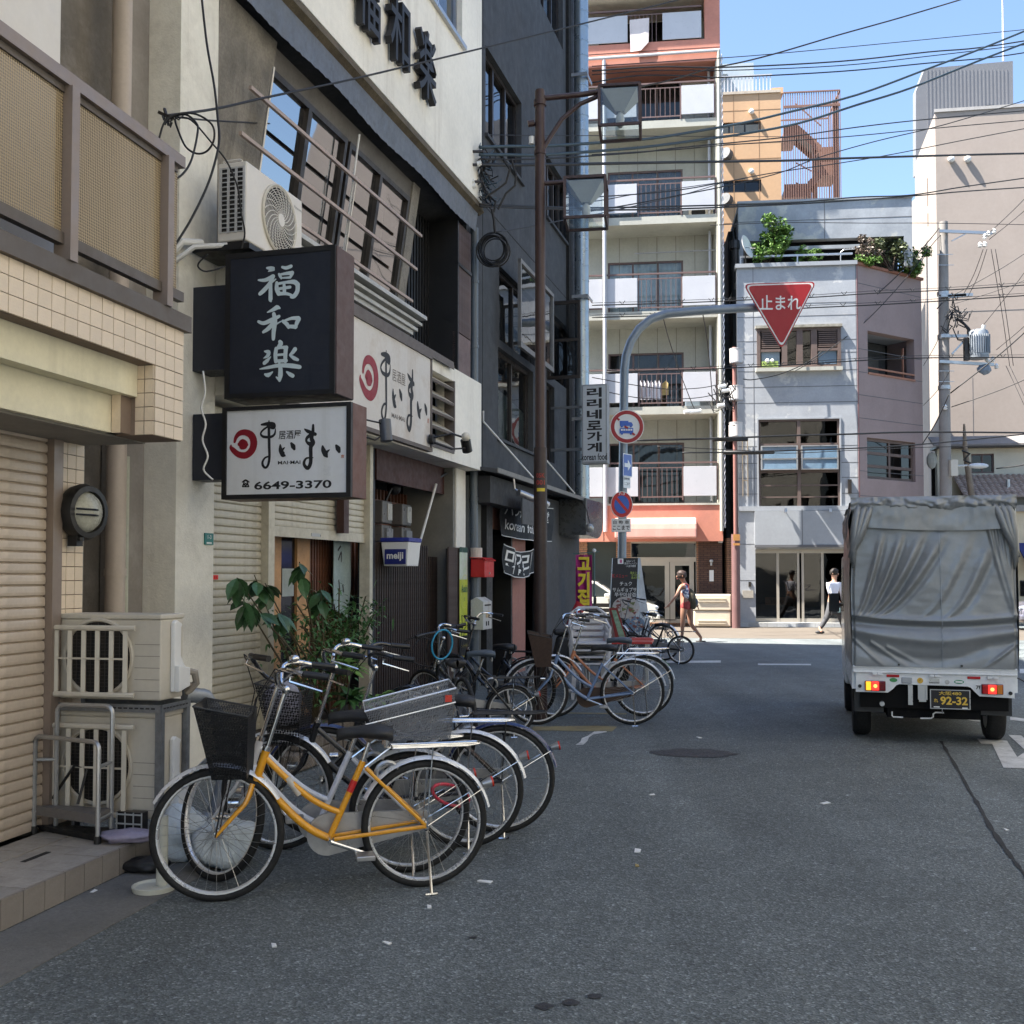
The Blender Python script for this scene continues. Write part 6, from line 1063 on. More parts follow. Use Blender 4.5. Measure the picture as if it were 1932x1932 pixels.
ground_ac('upper beige outdoor air conditioner standing on the steel angle rack',.845,1.335); ground_ac('lower beige outdoor air conditioner behind the tubular steel step trolley',.19,.79)
rk = T('angle_rack','slotted grey steel angle rack carrying the two outdoor units','rack',B1,(1.39,.3,0)); M.slot = mt('slotted_steel',(.2,.21,.22),.5,metal=.5,var=.25,sc=20)
for x in (1.262,1.535):
	for y in (-.025,.655): rk.P('leg',G().box(x-.018,x+.018,y-.002,y+.002,.0,.835).box(x-.018,x-.014,y,y+.036,.0,.835),M.slot)
for y in (-.027,.655): rk.P('rail',G().box(1.244,1.553,y-.0035,y+.001,.795,.838),M.slot)
for x in (1.24,1.553): rk.P('rail',G().box(x-.003,x+.001,-.027,.66,.795,.838),M.slot)
rk.pieces('slot_hole',G().box(-.001,.001,-.011,.011,-.004,.004),M.black,[(1.2355,.02+k*.034,.817) for k in range(18)]); rk.pieces('slot_hole',G().box(-.011,.011,-.001,.001,-.004,.004),M.black,[(1.27+k*.034,-.0315,.817) for k in range(8)])
hs_ = T('drain_duct','grey ribbed flexible duct curving down behind the outdoor units','duct',B1,(1.75,-.05,.2)); q = [V_(p) for p in ((1.57,.02,.86),(1.68,-.05,.84),(1.78,-.09,.7),(1.82,-.1,.5),(1.82,-.1,.3),(1.8,-.05,.12),(1.7,.1,.05))]; qq = []
for i in range(len(q)-1):
	for k in range(8): qq.append(q[i].lerp(q[i+1],k/8))
hs_.P('duct',G().tube(qq,[.043+.003*(i % 2) for i in range(len(qq))],12),mt('grey_flex',(.3,.32,.34),.4,metal=.3),sm=1); hs_.P('branch',G().tube([(1.53,-.02,1.0),(1.56,-.05,.99),(1.58,-.05,.93),(1.56,.0,.87)],.022,8).tube([(1.52,.0,.93),(1.56,-.02,.92),(1.57,.0,.86)],.018,8),mt('taupe_insulation',(.28,.25,.21),.8),sm=1)
# tubular step trolley on the platform
tr = T('step_trolley','grey tubular steel two tier step trolley standing on the tiled step','trolley',WD,tuple(gnd(140,1580,.14))); o_ = [gnd(64,1572,.14),gnd(184,1592,.14),B1.w((1.13,.2,.14)),B1.w((1.13,.54,.14))]
def hoop(a,b,h,rr_=.04,r_=.013):
	u = (b-a).normalized(); pts = [a,a+V_((0,0,h-rr_))]+[a+V_((0,0,h-rr_))+u*rr_*(1-cos(t))+V_((0,0,rr_*sin(t))) for t in (.4,.8,1.2,1.57)]+[b-u*rr_*(1-cos(t))+V_((0,0,h-rr_+rr_*sin(t))) for t in (1.57,1.2,.8,.4)]+[b+V_((0,0,h-rr_)),b]
	return G().tube(pts,r_,8)
tr.P('front_hoop',hoop(o_[0],o_[1],.53),M.steel,sm=1); tr.P('back_hoop',hoop(o_[3],o_[2],.70),M.steel,sm=1)
for a,b in ((0,3),(1,2)):
	for z in (.12,.40): tr.P('side_tube',G().tube([o_[a]+V_((0,0,z)),o_[b]+V_((0,0,z))],.01,8),M.steel,sm=1)
tr.P('step_plate',G().hexa([o_[0]+V_((0,0,.1)),o_[1]+V_((0,0,.1)),o_[2]+V_((0,0,.1)),o_[3]+V_((0,0,.1))],[p+V_((0,0,.15)) for p in o_]),mt('step_plate',(.18,.17,.165),.5,metal=.3))
for p in o_: tr.P('foot',G().cyl(p,p+V_((0,0,.04)),.019,10),M.black)
tr.P('dark_plank',G().hexa([o_[0]+V_((.02,.05,.0)),o_[1]+V_((-.02,.05,.0)),o_[2]+V_((-.04,-.02,.0)),o_[3]+V_((.04,-.02,.0))],[p+V_((0,.02,.04)) for p in o_]),M.black)
S('garden_hose','thin black hose looping over the step trolley','hose',G().tube([o_[0]+V_((.05,.1,.16)),o_[0].lerp(o_[1],.45)+V_((0,.15,.36)),o_[0].lerp(o_[1],.6)+V_((0,.2,.34)),o_[0].lerp(o_[1],.55)+V_((0,.12,.16))],.008,6),M.cable,WD,tuple(o_[0]))
# rubbish beside the front wheels
M.bag = mt('white_plastic_bag',(.62,.68,.7),.35,var=.15,sc=6,bump=.5,bs=14); M.mauve = mt('mauve_bag',(.3,.27,.36),.4,var=.2,bump=.5,bs=20)
def bag(nm,lab,x,y,r_,m,sc=(1,.8,.75),seed=1,z=0,tie=True):
	c = gnd(x,y,z); g = G(); n,k = 30,16; rr = RND(seed); off = V_((rr.random()*50,rr.random()*50,0))
	for i in range(k+1):
		t = PI*i/k
		for j in range(n):
			a = TAU*j/n; d = V_((sin(t)*cos(a),sin(t)*sin(a),cos(t))); f = 1+.28*noise.noise(d*1.6+off)+.12*abs(noise.noise(d*5+off))+.05*noise.noise(d*14+off)
			g.v.append((c.x+r_*sc[0]*d.x*f,c.y+r_*sc[1]*d.y*f,z+max(.004,r_*sc[2]*(.85+d.z*f))))
	for i in range(k):
		for j in range(n): g.f.append((i*n+j,(i+1)*n+j,(i+1)*n+(j+1) % n,i*n+(j+1) % n)); g.m.append(0)
	return S(nm,lab,'bag',g,m,WD,(c.x,c.y,z),sm=2)
bag('plastic_bag','stuffed white plastic bag behind the left side of the yellow bicycle front wheel',345,1622,.14,M.bag,(1,.8,1.1),3); bag('plastic_bag','bulging white plastic bag on the road right of the yellow front wheel hub',425,1635,.155,M.bag,(1.15,.9,.9),8); bag('plastic_bag','flattened mauve plastic bag on the end of the tiled step',240,1588,.12,M.mauve,(1.2,.7,.3),5,.14); bag('rag','crumpled black rag beside the white drain pipe foot',276,1645,.09,M.black,(1.3,.8,.5),6)
cup = T('drain_stub','white plastic pipe standing in a round base on the road edge','pipe',WD,tuple(gnd(290,1680))); c = gnd(290,1680); cup.P('base',G()._lat([(.0,.0),(.10,.0),(.105,.028),(.098,.03),(.09,.018),(.001,.018)],c,(0,0,1),26,0),mt('aged_white_plastic',(.58,.58,.5),.45,var=.12),sm=1); cup.P('pipe',G().cyl((c.x+.03,c.y+.03,.018),(c.x+.03,c.y+.03,.36),.028,14),_m['aged_white_plastic'],sm=1)
jar = T('bottle_cap','round white lid lying on the tiled step','lid',WD,tuple(gnd(223,1590,.14))); c = gnd(223,1590,.141); jar.P('lid',G()._lat([(0,0),(.024,0),(.026,.012),(.02,.018),(.001,.018)],c,(0,0,1),18,0),mt('cream_lid',(.6,.58,.45),.5),sm=1)
cr = T('plastic_crate','small white plastic crate under the lower outdoor unit','crate',B1,(1.2,.12,.14)); g = G()
for i in range(4): g.box(1.17,1.175,.04+i*.05,.046+i*.05,.142,.26)
for k in range(3): g.box(1.169,1.176,.04,.2,.145+k*.05,.152+k*.05)
cr.P('grid',g,mt('crate_white',(.4,.42,.42),.5)); cr.P('shell',G().box(1.178,1.23,.04,.2,.142,.26),M.black)
rr = RND(11)
for k,(x,y,lab) in enumerate(((177,1683,'white cigarette end on the gutter nearest the tiled step'),(810,1712,'white cigarette end near the yellow bicycle kickstand'),(915,1664,'white scrap of paper right of the yellow rear wheel'),(1203,1606,'small white scrap of paper in the middle of the road'),(1202,1634,'yellow scrap on the road below a white scrap'),(1319,1392,'flattened white paper on the road behind the round patch'),(1557,1516,'white scrap of paper in the right lane'),(1898,1566,'white stick lying by the crack at the right'),(517,1785,'white crumb on the asphalt at the lower left'),(730,1780,'tiny white scrap on the asphalt below the bicycles'),(1230,1500,'pale scrap on the road beyond the bicycles'))):
	c = gnd(x,y); a = rr.random()*3; s_ = .028 if k in (5,6,2,3) else .016; u,v = V_((cos(a),sin(a),0))*s_*1.3,V_((-sin(a),cos(a),0))*s_*.6
	S('litter',lab,'litter',G().hexa([c-u-v+V_((0,0,.001)),c+u-v+V_((0,0,.001)),c+u+v+V_((0,0,.001)),c-u+v+V_((0,0,.001))],[c-u-v+V_((0,0,.006)),c+u-v+V_((0,0,.004)),c+u+v+V_((0,0,.008)),c-u+v+V_((0,0,.004))]),_m['mustard'] if k == 4 else M.signwhite,WD,tuple(c))

# ================================================================ bicycles
MB = {}
M.rim = mt('alloy_rim',(.78,.78,.78),.3,metal=.6,var=.08); M.spoke = mt('spoke_steel',(.45,.45,.45),.3,metal=.9,var=0); M.blackplastic = mt('black_plastic',(.015,.015,.016),.45,var=.1); M.seat = mt('black_saddle',(.018,.018,.019),.5,var=.15,bump=.2,bs=60); M.bluegrey = mt('blue_grey_seat',(.07,.09,.115),.4,var=.15)
def meshmat(name,rgb,scale=150,hole=.45):
	if name in _m: return _m[name]
	m = bpy.data.materials.new(name); m.use_nodes = True; _m[name] = m; n = m.node_tree.nodes; L = m.node_tree.links; b = n['Principled BSDF']; b.inputs['Base Color'].default_value = (*rgb,1); b.inputs['Metallic'].default_value = .4; b.inputs['Roughness'].default_value = .45
	tc = n.new('ShaderNodeTexCoord'); mp = n.new('ShaderNodeMapping'); mp.inputs['Rotation'].default_value = (R(45),R(45),R(20)); mp.inputs['Scale'].default_value = (scale,)*3; L.new(tc.outputs['Object'],mp.inputs[0]); ck = n.new('ShaderNodeTexChecker'); ck.inputs['Scale'].default_value = 1; L.new(mp.outputs[0],ck.inputs[0]); r = n.new('ShaderNodeMapRange'); r.inputs[3].default_value = 1; r.inputs[4].default_value = hole; L.new(ck.outputs[1],r.inputs[0]); L.new(r.outputs[0],b.inputs['Alpha']); return m
sin_ = lambda t: sin(PI*t)
def wheel(t,par,c,R_,mats,hub=.03,n=44):
	"""wheel in the xz plane at c: rim is the part, tyre, spokes and hub are its sub-parts"""
	cc = V_(c); ring = lambda r_: [cc+V_((r_*cos(j*TAU/n),0,r_*sin(j*TAU/n))) for j in range(n)]
	g = G(); rp = [(R_-.045,-.006),(R_-.04,-.013),(R_-.024,-.014),(R_-.024,.014),(R_-.04,.013),(R_-.045,.006)]; k = len(g.v)
	for j in range(n):
		a = j*TAU/n
		for r_,y in rp: g.v.append((cc.x+r_*cos(a),cc.y+y,cc.z+r_*sin(a)))
	m_ = len(rp)
	for j in range(n):
		for i in range(m_): g.f.append((j*m_+i,j*m_+(i+1) % m_,((j+1) % n)*m_+(i+1) % m_,((j+1) % n)*m_+i)); g.m.append(0)
	w_ = par(name='wheel',g=g,m=mats['rim']); par(name='tyre',g=G().tube(ring(R_-.018),.021,8,closed=True),m=M.rubber,p=w_,sm=2)
	g = G()
	for j in range(32):
		a = j*TAU/32; b_ = a+(.32 if j % 4 < 2 else -.32); sy = .028*(1 if j % 2 else -1); g.tube([cc+V_((.022*cos(b_),sy,.022*sin(b_))),cc+V_(((R_-.042)*cos(a),0,(R_-.042)*sin(a)))],.0012,3,cap=False)
	par(name='spokes',g=g,m=M.spoke,p=w_,kind='stuff'); par(name='hub',g=G().cyl(cc-V_((0,.05,0)),cc+V_((0,.05,0)),.014,10).cyl(cc-V_((0,.03,0)),cc-V_((0,.025,0)),.024,12).cyl(cc+V_((0,.03,0)),cc+V_((0,.025,0)),.024,12).cyl(cc-V_((0,.07,0)),cc-V_((0,.05,0)),.008,8),m=M.chrome,p=w_)
	return w_
def arc(c,r_,a0,a1,n=16): return [V_((c[0]+r_*cos(R(a0+(a1-a0)*i/n)),c[1],c[2]+r_*sin(R(a0+(a1-a0)*i/n)))) for i in range(n+1)]
def bicycle(label,rear,front,frame,fender=None,wb=1.07,R_=.335,steer=0.,rack=True,basket=None,style='swan',seat=None,lean=-2.5,chaincase=None,rim=None,grips='swept',reflector=True,seat_z=.80,bar_z=1.0,rear_basket=None,chrome_rack=True,fend2=True,stand=True,bell=False,bar_mat=None):
	pr = gnd(*rear); pf = gnd(*front); e = V_((pf.x-pr.x,pf.y-pr.y)).normalized()
	fr = Fr((pr.x,pr.y),e=(e.x,e.y)); t = T('bicycle',label,'bicycle',fr,(0,0,0),'bicycles parked along the left side'); mats = {'rim': rim or M.rim}
	L_ = Matrix.Rotation(R(lean),4,'X'); hx = wb-.205; A_ = V_((hx+.01,0,R_+.30)); D_ = V_((-.30,0,.954)).normalized()
	ST_ = Matrix.Translation(A_) @ Matrix.Rotation(R(steer),4,D_) @ Matrix.Translation(-A_)
	def par(name,g,m,p=None,sm=True,kind=None,st=False,bev=0,label=None):
		M_ = (L_ @ ST_) if st else L_
		g.v = [tuple(M_ @ V_(q)) for q in g.v]; return t.P(name,g,m,p,sm,bev,label,kind)
	RA = V_((0,0,R_)); FA = V_((wb,0,R_)); BB = V_((.47,0,.27)); S0 = V_((.31,0,.64)); HT = A_+D_*.10; HB = A_-D_*.05
	wheel(t,par,RA,R_,mats); wheel(t,lambda **k: par(st=True,**k),FA,R_,mats)
	fm = frame; g = G(); g.tube([BB,S0],.016,10)
	if style == 'swan':
		for p0,p1,r_,sg in ((HT-D_*.03,BB.lerp(S0,.33),.015,.055),(HB+D_*.02,BB,.019,.065)): g.tube(cat_([p0]+[p0.lerp(p1,t)-V_((.4*sg*sin_(t),0,sg*sin_(t))) for t in (.2,.4,.6,.8)]+[p1]),r_,10)
	elif style == 'straight': g.tube([HT-D_*.03,S0-V_((0,0,.06))],.015,10); g.tube([HB+D_*.02,BB],.018,10)
	else: g.tube([HB+D_*.03,BB],.02,10); g.tube([HT-D_*.04,BB.lerp(S0,.45)],.015,10)
	f_ = par(name='frame',g=g,m=fm); par(name='head_tube',g=G().tube([HB,HT],.02,12),m=fm,p=f_); par(name='headset',g=G().cyl(HT,HT+D_*.02,.022,12),m=M.chrome,p=f_)
	for y in (-1,1): par(name='stay',g=G().tube([S0+V_((-.01,y*.03,-.03)),RA+V_((0,y*.055,0))],.009,8).tube([BB+V_((-.02,y*.03,0)),RA+V_((0,y*.055,0))],.010,8),m=fm,p=f_)
	for y in (-1,1): par(name='fork_blade',g=G().tube(cat_([HB-D_*.01+V_((.01,y*.03,0)),HB-D_*.1+V_((.012,y*.048,0)),HB.lerp(FA,.6)+V_((-.018,y*.052,0)),FA+V_((0,y*.052,0))]),[.0135-.0005*i for i in range(13)],8),m=fm,st=True)
	top = A_+D_*(bar_z-A_.z)/D_.z*1.0; par(name='stem',g=G().tube([HT,top],.011,10).sph(tuple(top),.022,10),m=M.chrome,st=True)
	bm = bar_mat or M.chrome; g = G()
	for y in (-1,1):
		if grips == 'swept': pts = [top,top+V_((.03,y*.07,.03)),top+V_((.03,y*.16,.10)),top+V_((-.03,y*.23,.115)),top+V_((-.10,y*.26,.10))]; end = top+V_((-.22,y*.275,.085))
		else: pts = [top,top+V_((0,y*.16,.01)),top+V_((-.01,y*.2,.01))]; end = top+V_((-.03,y*.3,.01))
		g.tube(cat_(pts),.011,8); par(name='grip',g=G().tube([pts[-1].lerp(end,.03),end],.016,10),m=M.blackplastic,st=True)
		par(name='brake_lever',g=G().tube([pts[-1]+V_((.05,0,-.01)),pts[-1]+V_((.06,y*.0,-.035)),end+V_((.03,0,-.065))],[.011,.007,.005],6),m=M.chrome if grips == 'swept' else M.blackplastic,st=True)
		par(name='brake_cable',g=G().tube([pts[-1]+V_((.06,0,0)),pts[-1]+V_((.13,-y*.04,.02)),top+V_((.14,y*.03,-.04)),HB+V_((.06,y*.02,.1)),HB-D_*.08+V_((.03,0,0))],.003,5),m=M.cable,st=True)
	par(name='handlebar',g=g,m=bm,st=True)
	if bell: par(name='bell',g=G().sph(tuple(top+V_((-.02,-.2,.135))),.028,12,sc=(1,1,.7)),m=M.chrome,st=True,sm=2)
	SP = S0.lerp(BB,-.25); SP = V_((S0.x-(seat_z-.09-S0.z)*.42,0,seat_z-.07)); par(name='seat_post',g=G().cyl(S0,SP,.012,10),m=M.chrome)
	g = G(); k = len(g.v); prof = [(-.125,.012,.0),(-.12,.075,-.012),(-.08,.098,.0),(-.03,.088,.004),(.03,.05,.0),(.09,.026,-.004),(.14,.018,-.012),(.15,.006,-.02)]; n = 14
	for x,w_,z in prof:
		for j in range(n): a = TAU*j/n; g.v.append((SP.x+.01+x,w_*cos(a),SP.z+.055+z+(.03 if sin(a) > 0 else .042*(1-.3*(x > 0)))*sin(a)))
	for i in range(len(prof)-1):
		for j in range(n): g.f.append((k+i*n+j,k+i*n+(j+1) % n,k+(i+1)*n+(j+1) % n,k+(i+1)*n+j)); g.m.append(0)
	sd = par(name='saddle',g=g,m=seat or M.seat,sm=2); par(name='saddle_spring',g=G().cyl(SP+V_((-.08,-.04,-.02)),SP+V_((-.08,-.04,.03)),.013,8).cyl(SP+V_((-.08,.04,-.02)),SP+V_((-.08,.04,.03)),.013,8),m=M.chrome,p=sd)
	if fender:
		def fend(c,a0,a1,nm,st_,lift=.022):
			g = G(); pts = arc(c,R_+lift,a0,a1,20); sec = [(-.026,-.012),(-.016,.0),(0,.004),(.016,0),(.026,-.012)]; k = 0
			for p in pts:
				d = (p-V_(c)).normalized()
				for y,r_ in sec: g.v.append(tuple(p+d*r_+V_((0,y,0))))
			for i in range(len(pts)-1):
				for j in range(4): g.f.append((i*5+j,i*5+j+1,(i+1)*5+j+1,(i+1)*5+j)); g.m.append(0)
			return par(name=nm,g=g,m=fender,st=st_)
		rf = fend(RA,25,168,'rear_fender',False)
		rf2 = fend(FA,28,150,'front_fender',True) if fend2 else None
		for y in (-1,1): par(name='fender_stay',g=G().tube([RA+V_((0,y*.06,0)),RA+V_(((R_+.02)*cos(R(150)),y*.028,(R_+.02)*sin(R(150))))],.0025,5).tube([RA+V_((0,y*.06,0)),RA+V_(((R_+.02)*cos(R(95)),y*.028,(R_+.02)*sin(R(95))))],.003,5),m=M.chrome,p=rf)
		if reflector:
			a = R(148); p = RA+V_((cos(a),0,sin(a)))*(R_+.03); d = V_((cos(a),0,sin(a))); par(name='reflector',g=G().cyl(p,p+V_((-.045,0,.01)),.014,12,r2=.027),m=M.alu,p=rf); par(name='reflector_lens',g=G().cyl(p+V_((-.045,0,.01)),p+V_((-.055,0,.012)),.027,14),m=mt('reflector_red',(.5,.03,.01),.2),p=rf)
	if rack:
		rm_ = M.chrome if chrome_rack else M.blackplastic; zr = 2*R_+.075; g = G().tube([(.17,-.05,zr),(-.2,-.05,zr),(-.27,-.03,zr+.005),(-.28,0,zr+.006),(-.27,.03,zr+.005),(-.2,.05,zr),(.17,.05,zr)],.005,6)
		for y in (-.017,.017): g.tube([(.17,y,zr),(-.27,y,zr)],.004,5)
		for y in (-1,1): g.tube([RA+V_((0,y*.065,0)),(-.03,y*.05,zr)],.0045,5)
		g.tube([(.17,0,zr),S0+V_((-.01,0,-.03))],.005,5).tube([(.17,-.05,zr),(.17,.05,zr)],.005,5); par(name='rear_rack',g=g,m=rm_)
	cc_ = chaincase or mt('silver_chaincase',(.5,.5,.5),.35,metal=.6)
	g = G(); pts = []
	for i in range(13): a = R(-90+180*i/12); pts.append((BB.x+.105*cos(a),BB.z+.105*sin(a)))
	for i in range(9): a = R(90+180*i/8); pts.append((.0+.05*cos(a),R_+.05*sin(a)))
	par(name='chain_case',g=g.prism(pts,-.075,-.058),m=cc_,sm=False)
	cr_ = par(name='crank',g=G().cyl(BB-V_((0,.095,0)),BB+V_((0,.075,0)),.014,10).tube([BB+V_((0,.075,0)),BB+V_((-.16,.08,-.06))],.010,8).tube([BB-V_((0,.095,0)),BB+V_((.16,-.1,.06))],.010,8),m=M.chrome)
	for s_,p in ((1,BB+V_((-.16,.08,-.06))),(-1,BB+V_((.16,-.1,.06)))): par(name='pedal',g=G().box(p.x-.045,p.x+.045,p.y+(-.1 if s_ < 0 else .01),p.y+(-.01 if s_ < 0 else .1),p.z-.012,p.z+.012),m=M.alu if fender is not None and chrome_rack else M.blackplastic,p=cr_,bev=.004)
	if stand: par(name='kickstand',g=G().tube([RA+V_((.0,.065,-.02)),RA+V_((-.01,.1,-.18)),V_((-.01,.16,.014))],.007,6).tube([V_((-.04,.16,.014)),V_((.02,.16,.012))],.007,6),m=M.chrome)
	par(name='ring_lock',g=G().tube(arc((.19,0,R_+.26),.055,-40,220,10),.012,6),m=M.steel,sm=True)
	par(name='lamp',g=G().cyl(HB-D_*.12+V_((.05,-.05,0)),HB-D_*.12+V_((.1,-.05,0)),.025,12),m=M.chrome,st=True)
	if basket:
		b0 = V_((hx+.055,0,A_.z-.02)); w0,w1,d0,d1,h = .12,.175,.16,.24,.3
		q = [(b0.x,-w0),(b0.x+d0,-w0),(b0.x+d0,w0),(b0.x,w0)]; Q = [(b0.x-.01,-w1),(b0.x+d1,-w1),(b0.x+d1,w1),(b0.x-.01,w1)]
		g = G(); zb,zt_ = b0.z,b0.z+h; g.face([(x,y,zb) for x,y in q])
		for i in range(4): a,b = i,(i+1) % 4; g.face([(*q[a],zb),(*q[b],zb),(*Q[b],zt_+(.05 if b in (1,2) else 0)),(*Q[a],zt_+(.05 if a in (1,2) else 0))])
		bk = par(name='front_basket',g=g,m=basket,st=True,sm=False); rim_ = [V_((*Q[i],zt_+(.05 if i in (1,2) else 0))) for i in range(4)]
		par(name='basket_rim',g=G().tube(rim_,.005,5,closed=True),m=M.blackplastic,p=bk,st=True); par(name='basket_stay',g=G().tube([FA+V_((0,-.06,0)),V_((b0.x+d0*.6,-w0*.9,zb))],.004,5).tube([FA+V_((0,.06,0)),V_((b0.x+d0*.6,w0*.9,zb))],.004,5),m=M.blackplastic,p=bk,st=True)
	if rear_basket:
		zb = 2*R_+.083; q = [(-.2,-.12),(.17,-.12),(.17,.12),(-.2,.12)]; Q = [(-.22,-.16),(.24,-.16),(.24,.16),(-.22,.16)]; hh = [.27,.16,.16,.27]; g = G(); g.face([(x,y,zb) for x,y in q])
		for i in range(4): a,b = i,(i+1) % 4; g.face([(*q[a],zb),(*q[b],zb),(*Q[b],zb+hh[b]),(*Q[a],zb+hh[a])])
		bk = par(name='rear_basket',g=g,m=rear_basket,sm=False); rm2 = [V_((*Q[i],zb+hh[i])) for i in range(4)]; rm3 = [V_((*Q[i],zb+hh[i]-.06)).lerp(V_((*q[i],zb)),.06) for i in range(4)]
		par(name='basket_rim',g=G().tube(rm2,.006,6,closed=True).tube(rm3,.004,5,closed=True),m=M.rim,p=bk); par(name='reflector_tag',g=G().box(-.2,-.165,.156,.164,zb+.2,zb+.235),m=mt('tag_red',(.6,.05,.03),.3),p=bk)
		g = G()
		for k in range(7): x = -.22+k*.07; g.tube([(x*.8,-.123,zb),(x*.9,-.16,zb+.13)],.002,4)
		par(name='basket_wires',g=g,m=M.rim,p=bk)
	t.par = par; t.k = dict(hx=hx,A=A_,D=D_,HT=HT,HB=HB,top=top,BB=BB,S0=S0,RA=RA,FA=FA); return t
M.yellow = mt('yellow_bike_paint',(.80,.36,.015),.3,coat=.5,var=.06,dirt=((.25,.09,.02),.5,14)); M.silverf = mt('silver_fender',(.78,.8,.83),.3,metal=.3,var=.05); M.bwhite = mt('white_bike_paint',(.7,.72,.78),.3,coat=.4,var=.05); M.navyf = mt('navy_bike_paint',(.02,.035,.12),.25,coat=.6,var=.1); M.blackf = mt('black_bike_paint',(.012,.013,.016),.3,coat=.5,var=.05); M.bluef = mt('pale_blue_bike_paint',(.16,.24,.4),.3,coat=.5,var=.08); M.orangef = mt('salmon_bike_paint',(.6,.24,.12),.35,coat=.4); M.blackmesh = meshmat('black_wire_mesh',(.012,.012,.013),90,.12); M.greymesh = meshmat('silver_wire_mesh',(.2,.21,.23),130,.25); M.brownb = mt('brown_basket',(.06,.035,.025),.7,var=.3,sc=30)
by = bicycle('yellow city bicycle nearest the camera with a black front basket and silver fenders',(800,1672),(411,1700),M.yellow,M.silverf,wb=1.0,R_=.315,steer=-8,basket=meshmat('black_net_basket',(.012,.012,.013),110,.75),bell=True)
k_ = by.k; by.par(name='sleeve',g=G().tube([k_['HT']+V_((-.10,0,-.135)),k_['HT']+V_((-.16,0,-.22))],.0165,10),m=mt('cream_sleeve',(.6,.55,.48),.5)); by.par(name='frame_sticker',g=G().tube([k_['BB'].lerp(k_['S0'],.6),k_['BB'].lerp(k_['S0'],.75)],.0168,10),m=M.red)
bicycle('white framed city bicycle with its front wheel turned sharply, right behind the yellow one',(772,1645),(412,1662),M.bwhite,M.silverf,wb=.99,R_=.315,steer=-48,basket=None,rear_basket=M.greymesh,seat_z=.84,bar_mat=M.blackf)
b3_ = bicycle('black city bicycle with silver rear fender and a black mesh basket',(880,1598),(530,1602),M.blackf,M.silverf,R_=.325,steer=-6,basket=M.blackmesh,bar_z=1.03,bell=True)
bicycle('navy blue fendered bicycle, fourth from the camera',(945,1571),(600,1576),M.blackf,M.navyf,R_=.325,steer=5,basket=None,bar_mat=M.blackf,chrome_rack=False,bar_z=1.0,seat_z=.82)
bicycle('small wheeled black bicycle with a blue grey saddle and long black rack',(963,1388),(800,1392),M.blackf,M.blackf,wb=.98,R_=.245,style='low',seat=M.bluegrey,chrome_rack=False,seat_z=.82,bar_z=.95,rim=M.rim)
bl = bicycle('black bicycle facing the slatted screen with a cyan cable lock on its straight bar',(880,1425),(815,1388),M.blackf,None,style='straight',grips='straight',rack=False,bar_mat=M.blackf,bar_z=1.03,steer=25)
bicycle('pale blue city bicycle with a brown basket beside the brown street lamp',(1193,1367),(1028,1367),M.bluef,M.silverf,wb=1.0,basket=M.brownb,seat_z=.82,bar_z=1.02,chaincase=mt('rusty_case',(.08,.05,.035),.7),reflector=False)
b8 = bicycle('salmon framed city bicycle with green tape on its rear fender',(1214,1351),(1052,1353),M.orangef,M.silverf,wb=1.0,seat_z=.86,bar_z=1.04,seat=M.bluegrey,reflector=False,steer=8); a_ = [R(v) for v in (125,131,137,143)]; g = G()
for i in range(3): g.face([(.361*cos(a_[i]),-.027,.335+.361*sin(a_[i])),(.361*cos(a_[i+1]),-.027,.335+.361*sin(a_[i+1])),(.361*cos(a_[i+1]),.027,.335+.361*sin(a_[i+1])),(.361*cos(a_[i]),.027,.335+.361*sin(a_[i]))])
b8.par(name='green_tape',g=g.shift((0,0,.0035)),m=mt('green_tape',(.03,.65,.15),.4))
bicycle('black roadster bicycle standing behind the black menu board',(1252,1246),(1178,1242),M.blackf,M.silverf,wb=1.03,chrome_rack=False,seat_z=.86,reflector=False,bar_mat=M.blackf)
bicycle('black folding bicycle with small wheels near the running woman',(1285,1253),(1238,1251),M.blackf,None,wb=.9,R_=.25,style='low',rack=True,seat_z=.7,bar_z=.8,stand=True)
bicycle('dark bicycle tucked behind the brown street lamp in front of the doorway',(1000,1352),(900,1345),M.blackf,M.blackf,wb=1.0,R_=.32,chrome_rack=False,reflector=True,seat_z=.78)
# locks and the bag in the basket
def loop(nm,lab,pts,r_,m,cat='lock'): q = [V_(p) for p in pts]; return S(nm,lab,cat,G().tube(q,r_,8,closed=True),m,WD,tuple(q[0]),sm=2)
def pxloop(cx,cy,rx,ry,d,n=26,tilt=0,dd=.06): return [W(cx+rx*cos(j*TAU/n)*cos(tilt)-ry*sin(j*TAU/n)*sin(tilt),cy+rx*cos(j*TAU/n)*sin(tilt)+ry*sin(j*TAU/n)*cos(tilt),d+dd*cos(j*TAU/n)) for j in range(n)]
loop('cable_lock','bright blue cable lock hanging from the handlebar by the beer banner',pxloop(834,1216,19,28,9.9,tilt=.2),.009,mt('cyan_lock',(.03,.3,.5),.3)); loop('cable_lock','pinkish red cable lock threaded through the yellow bicycle rear spokes',pxloop(850,1500,36,18,5.65,tilt=.35,dd=.12),.009,mt('pink_lock',(.6,.05,.09),.35)); loop('cable_lock','thin dark cable looped in front of the slatted screen',pxloop(800,1230,42,26,10.6,tilt=.3),.007,M.cable)
bb_ = b3_.fr; q = bb_.w((b3_.k['hx']+.18,0,0)); bg2 = bag('plastic_bag','clear crumpled plastic bag in the black mesh basket',560,1600,.12,mt('clear_bag',(.3,.29,.33),.25,var=.3,sc=8,bump=.5,bs=20),(.9,.8,1.1),12); bg2.location = (q.x,q.y,.70)

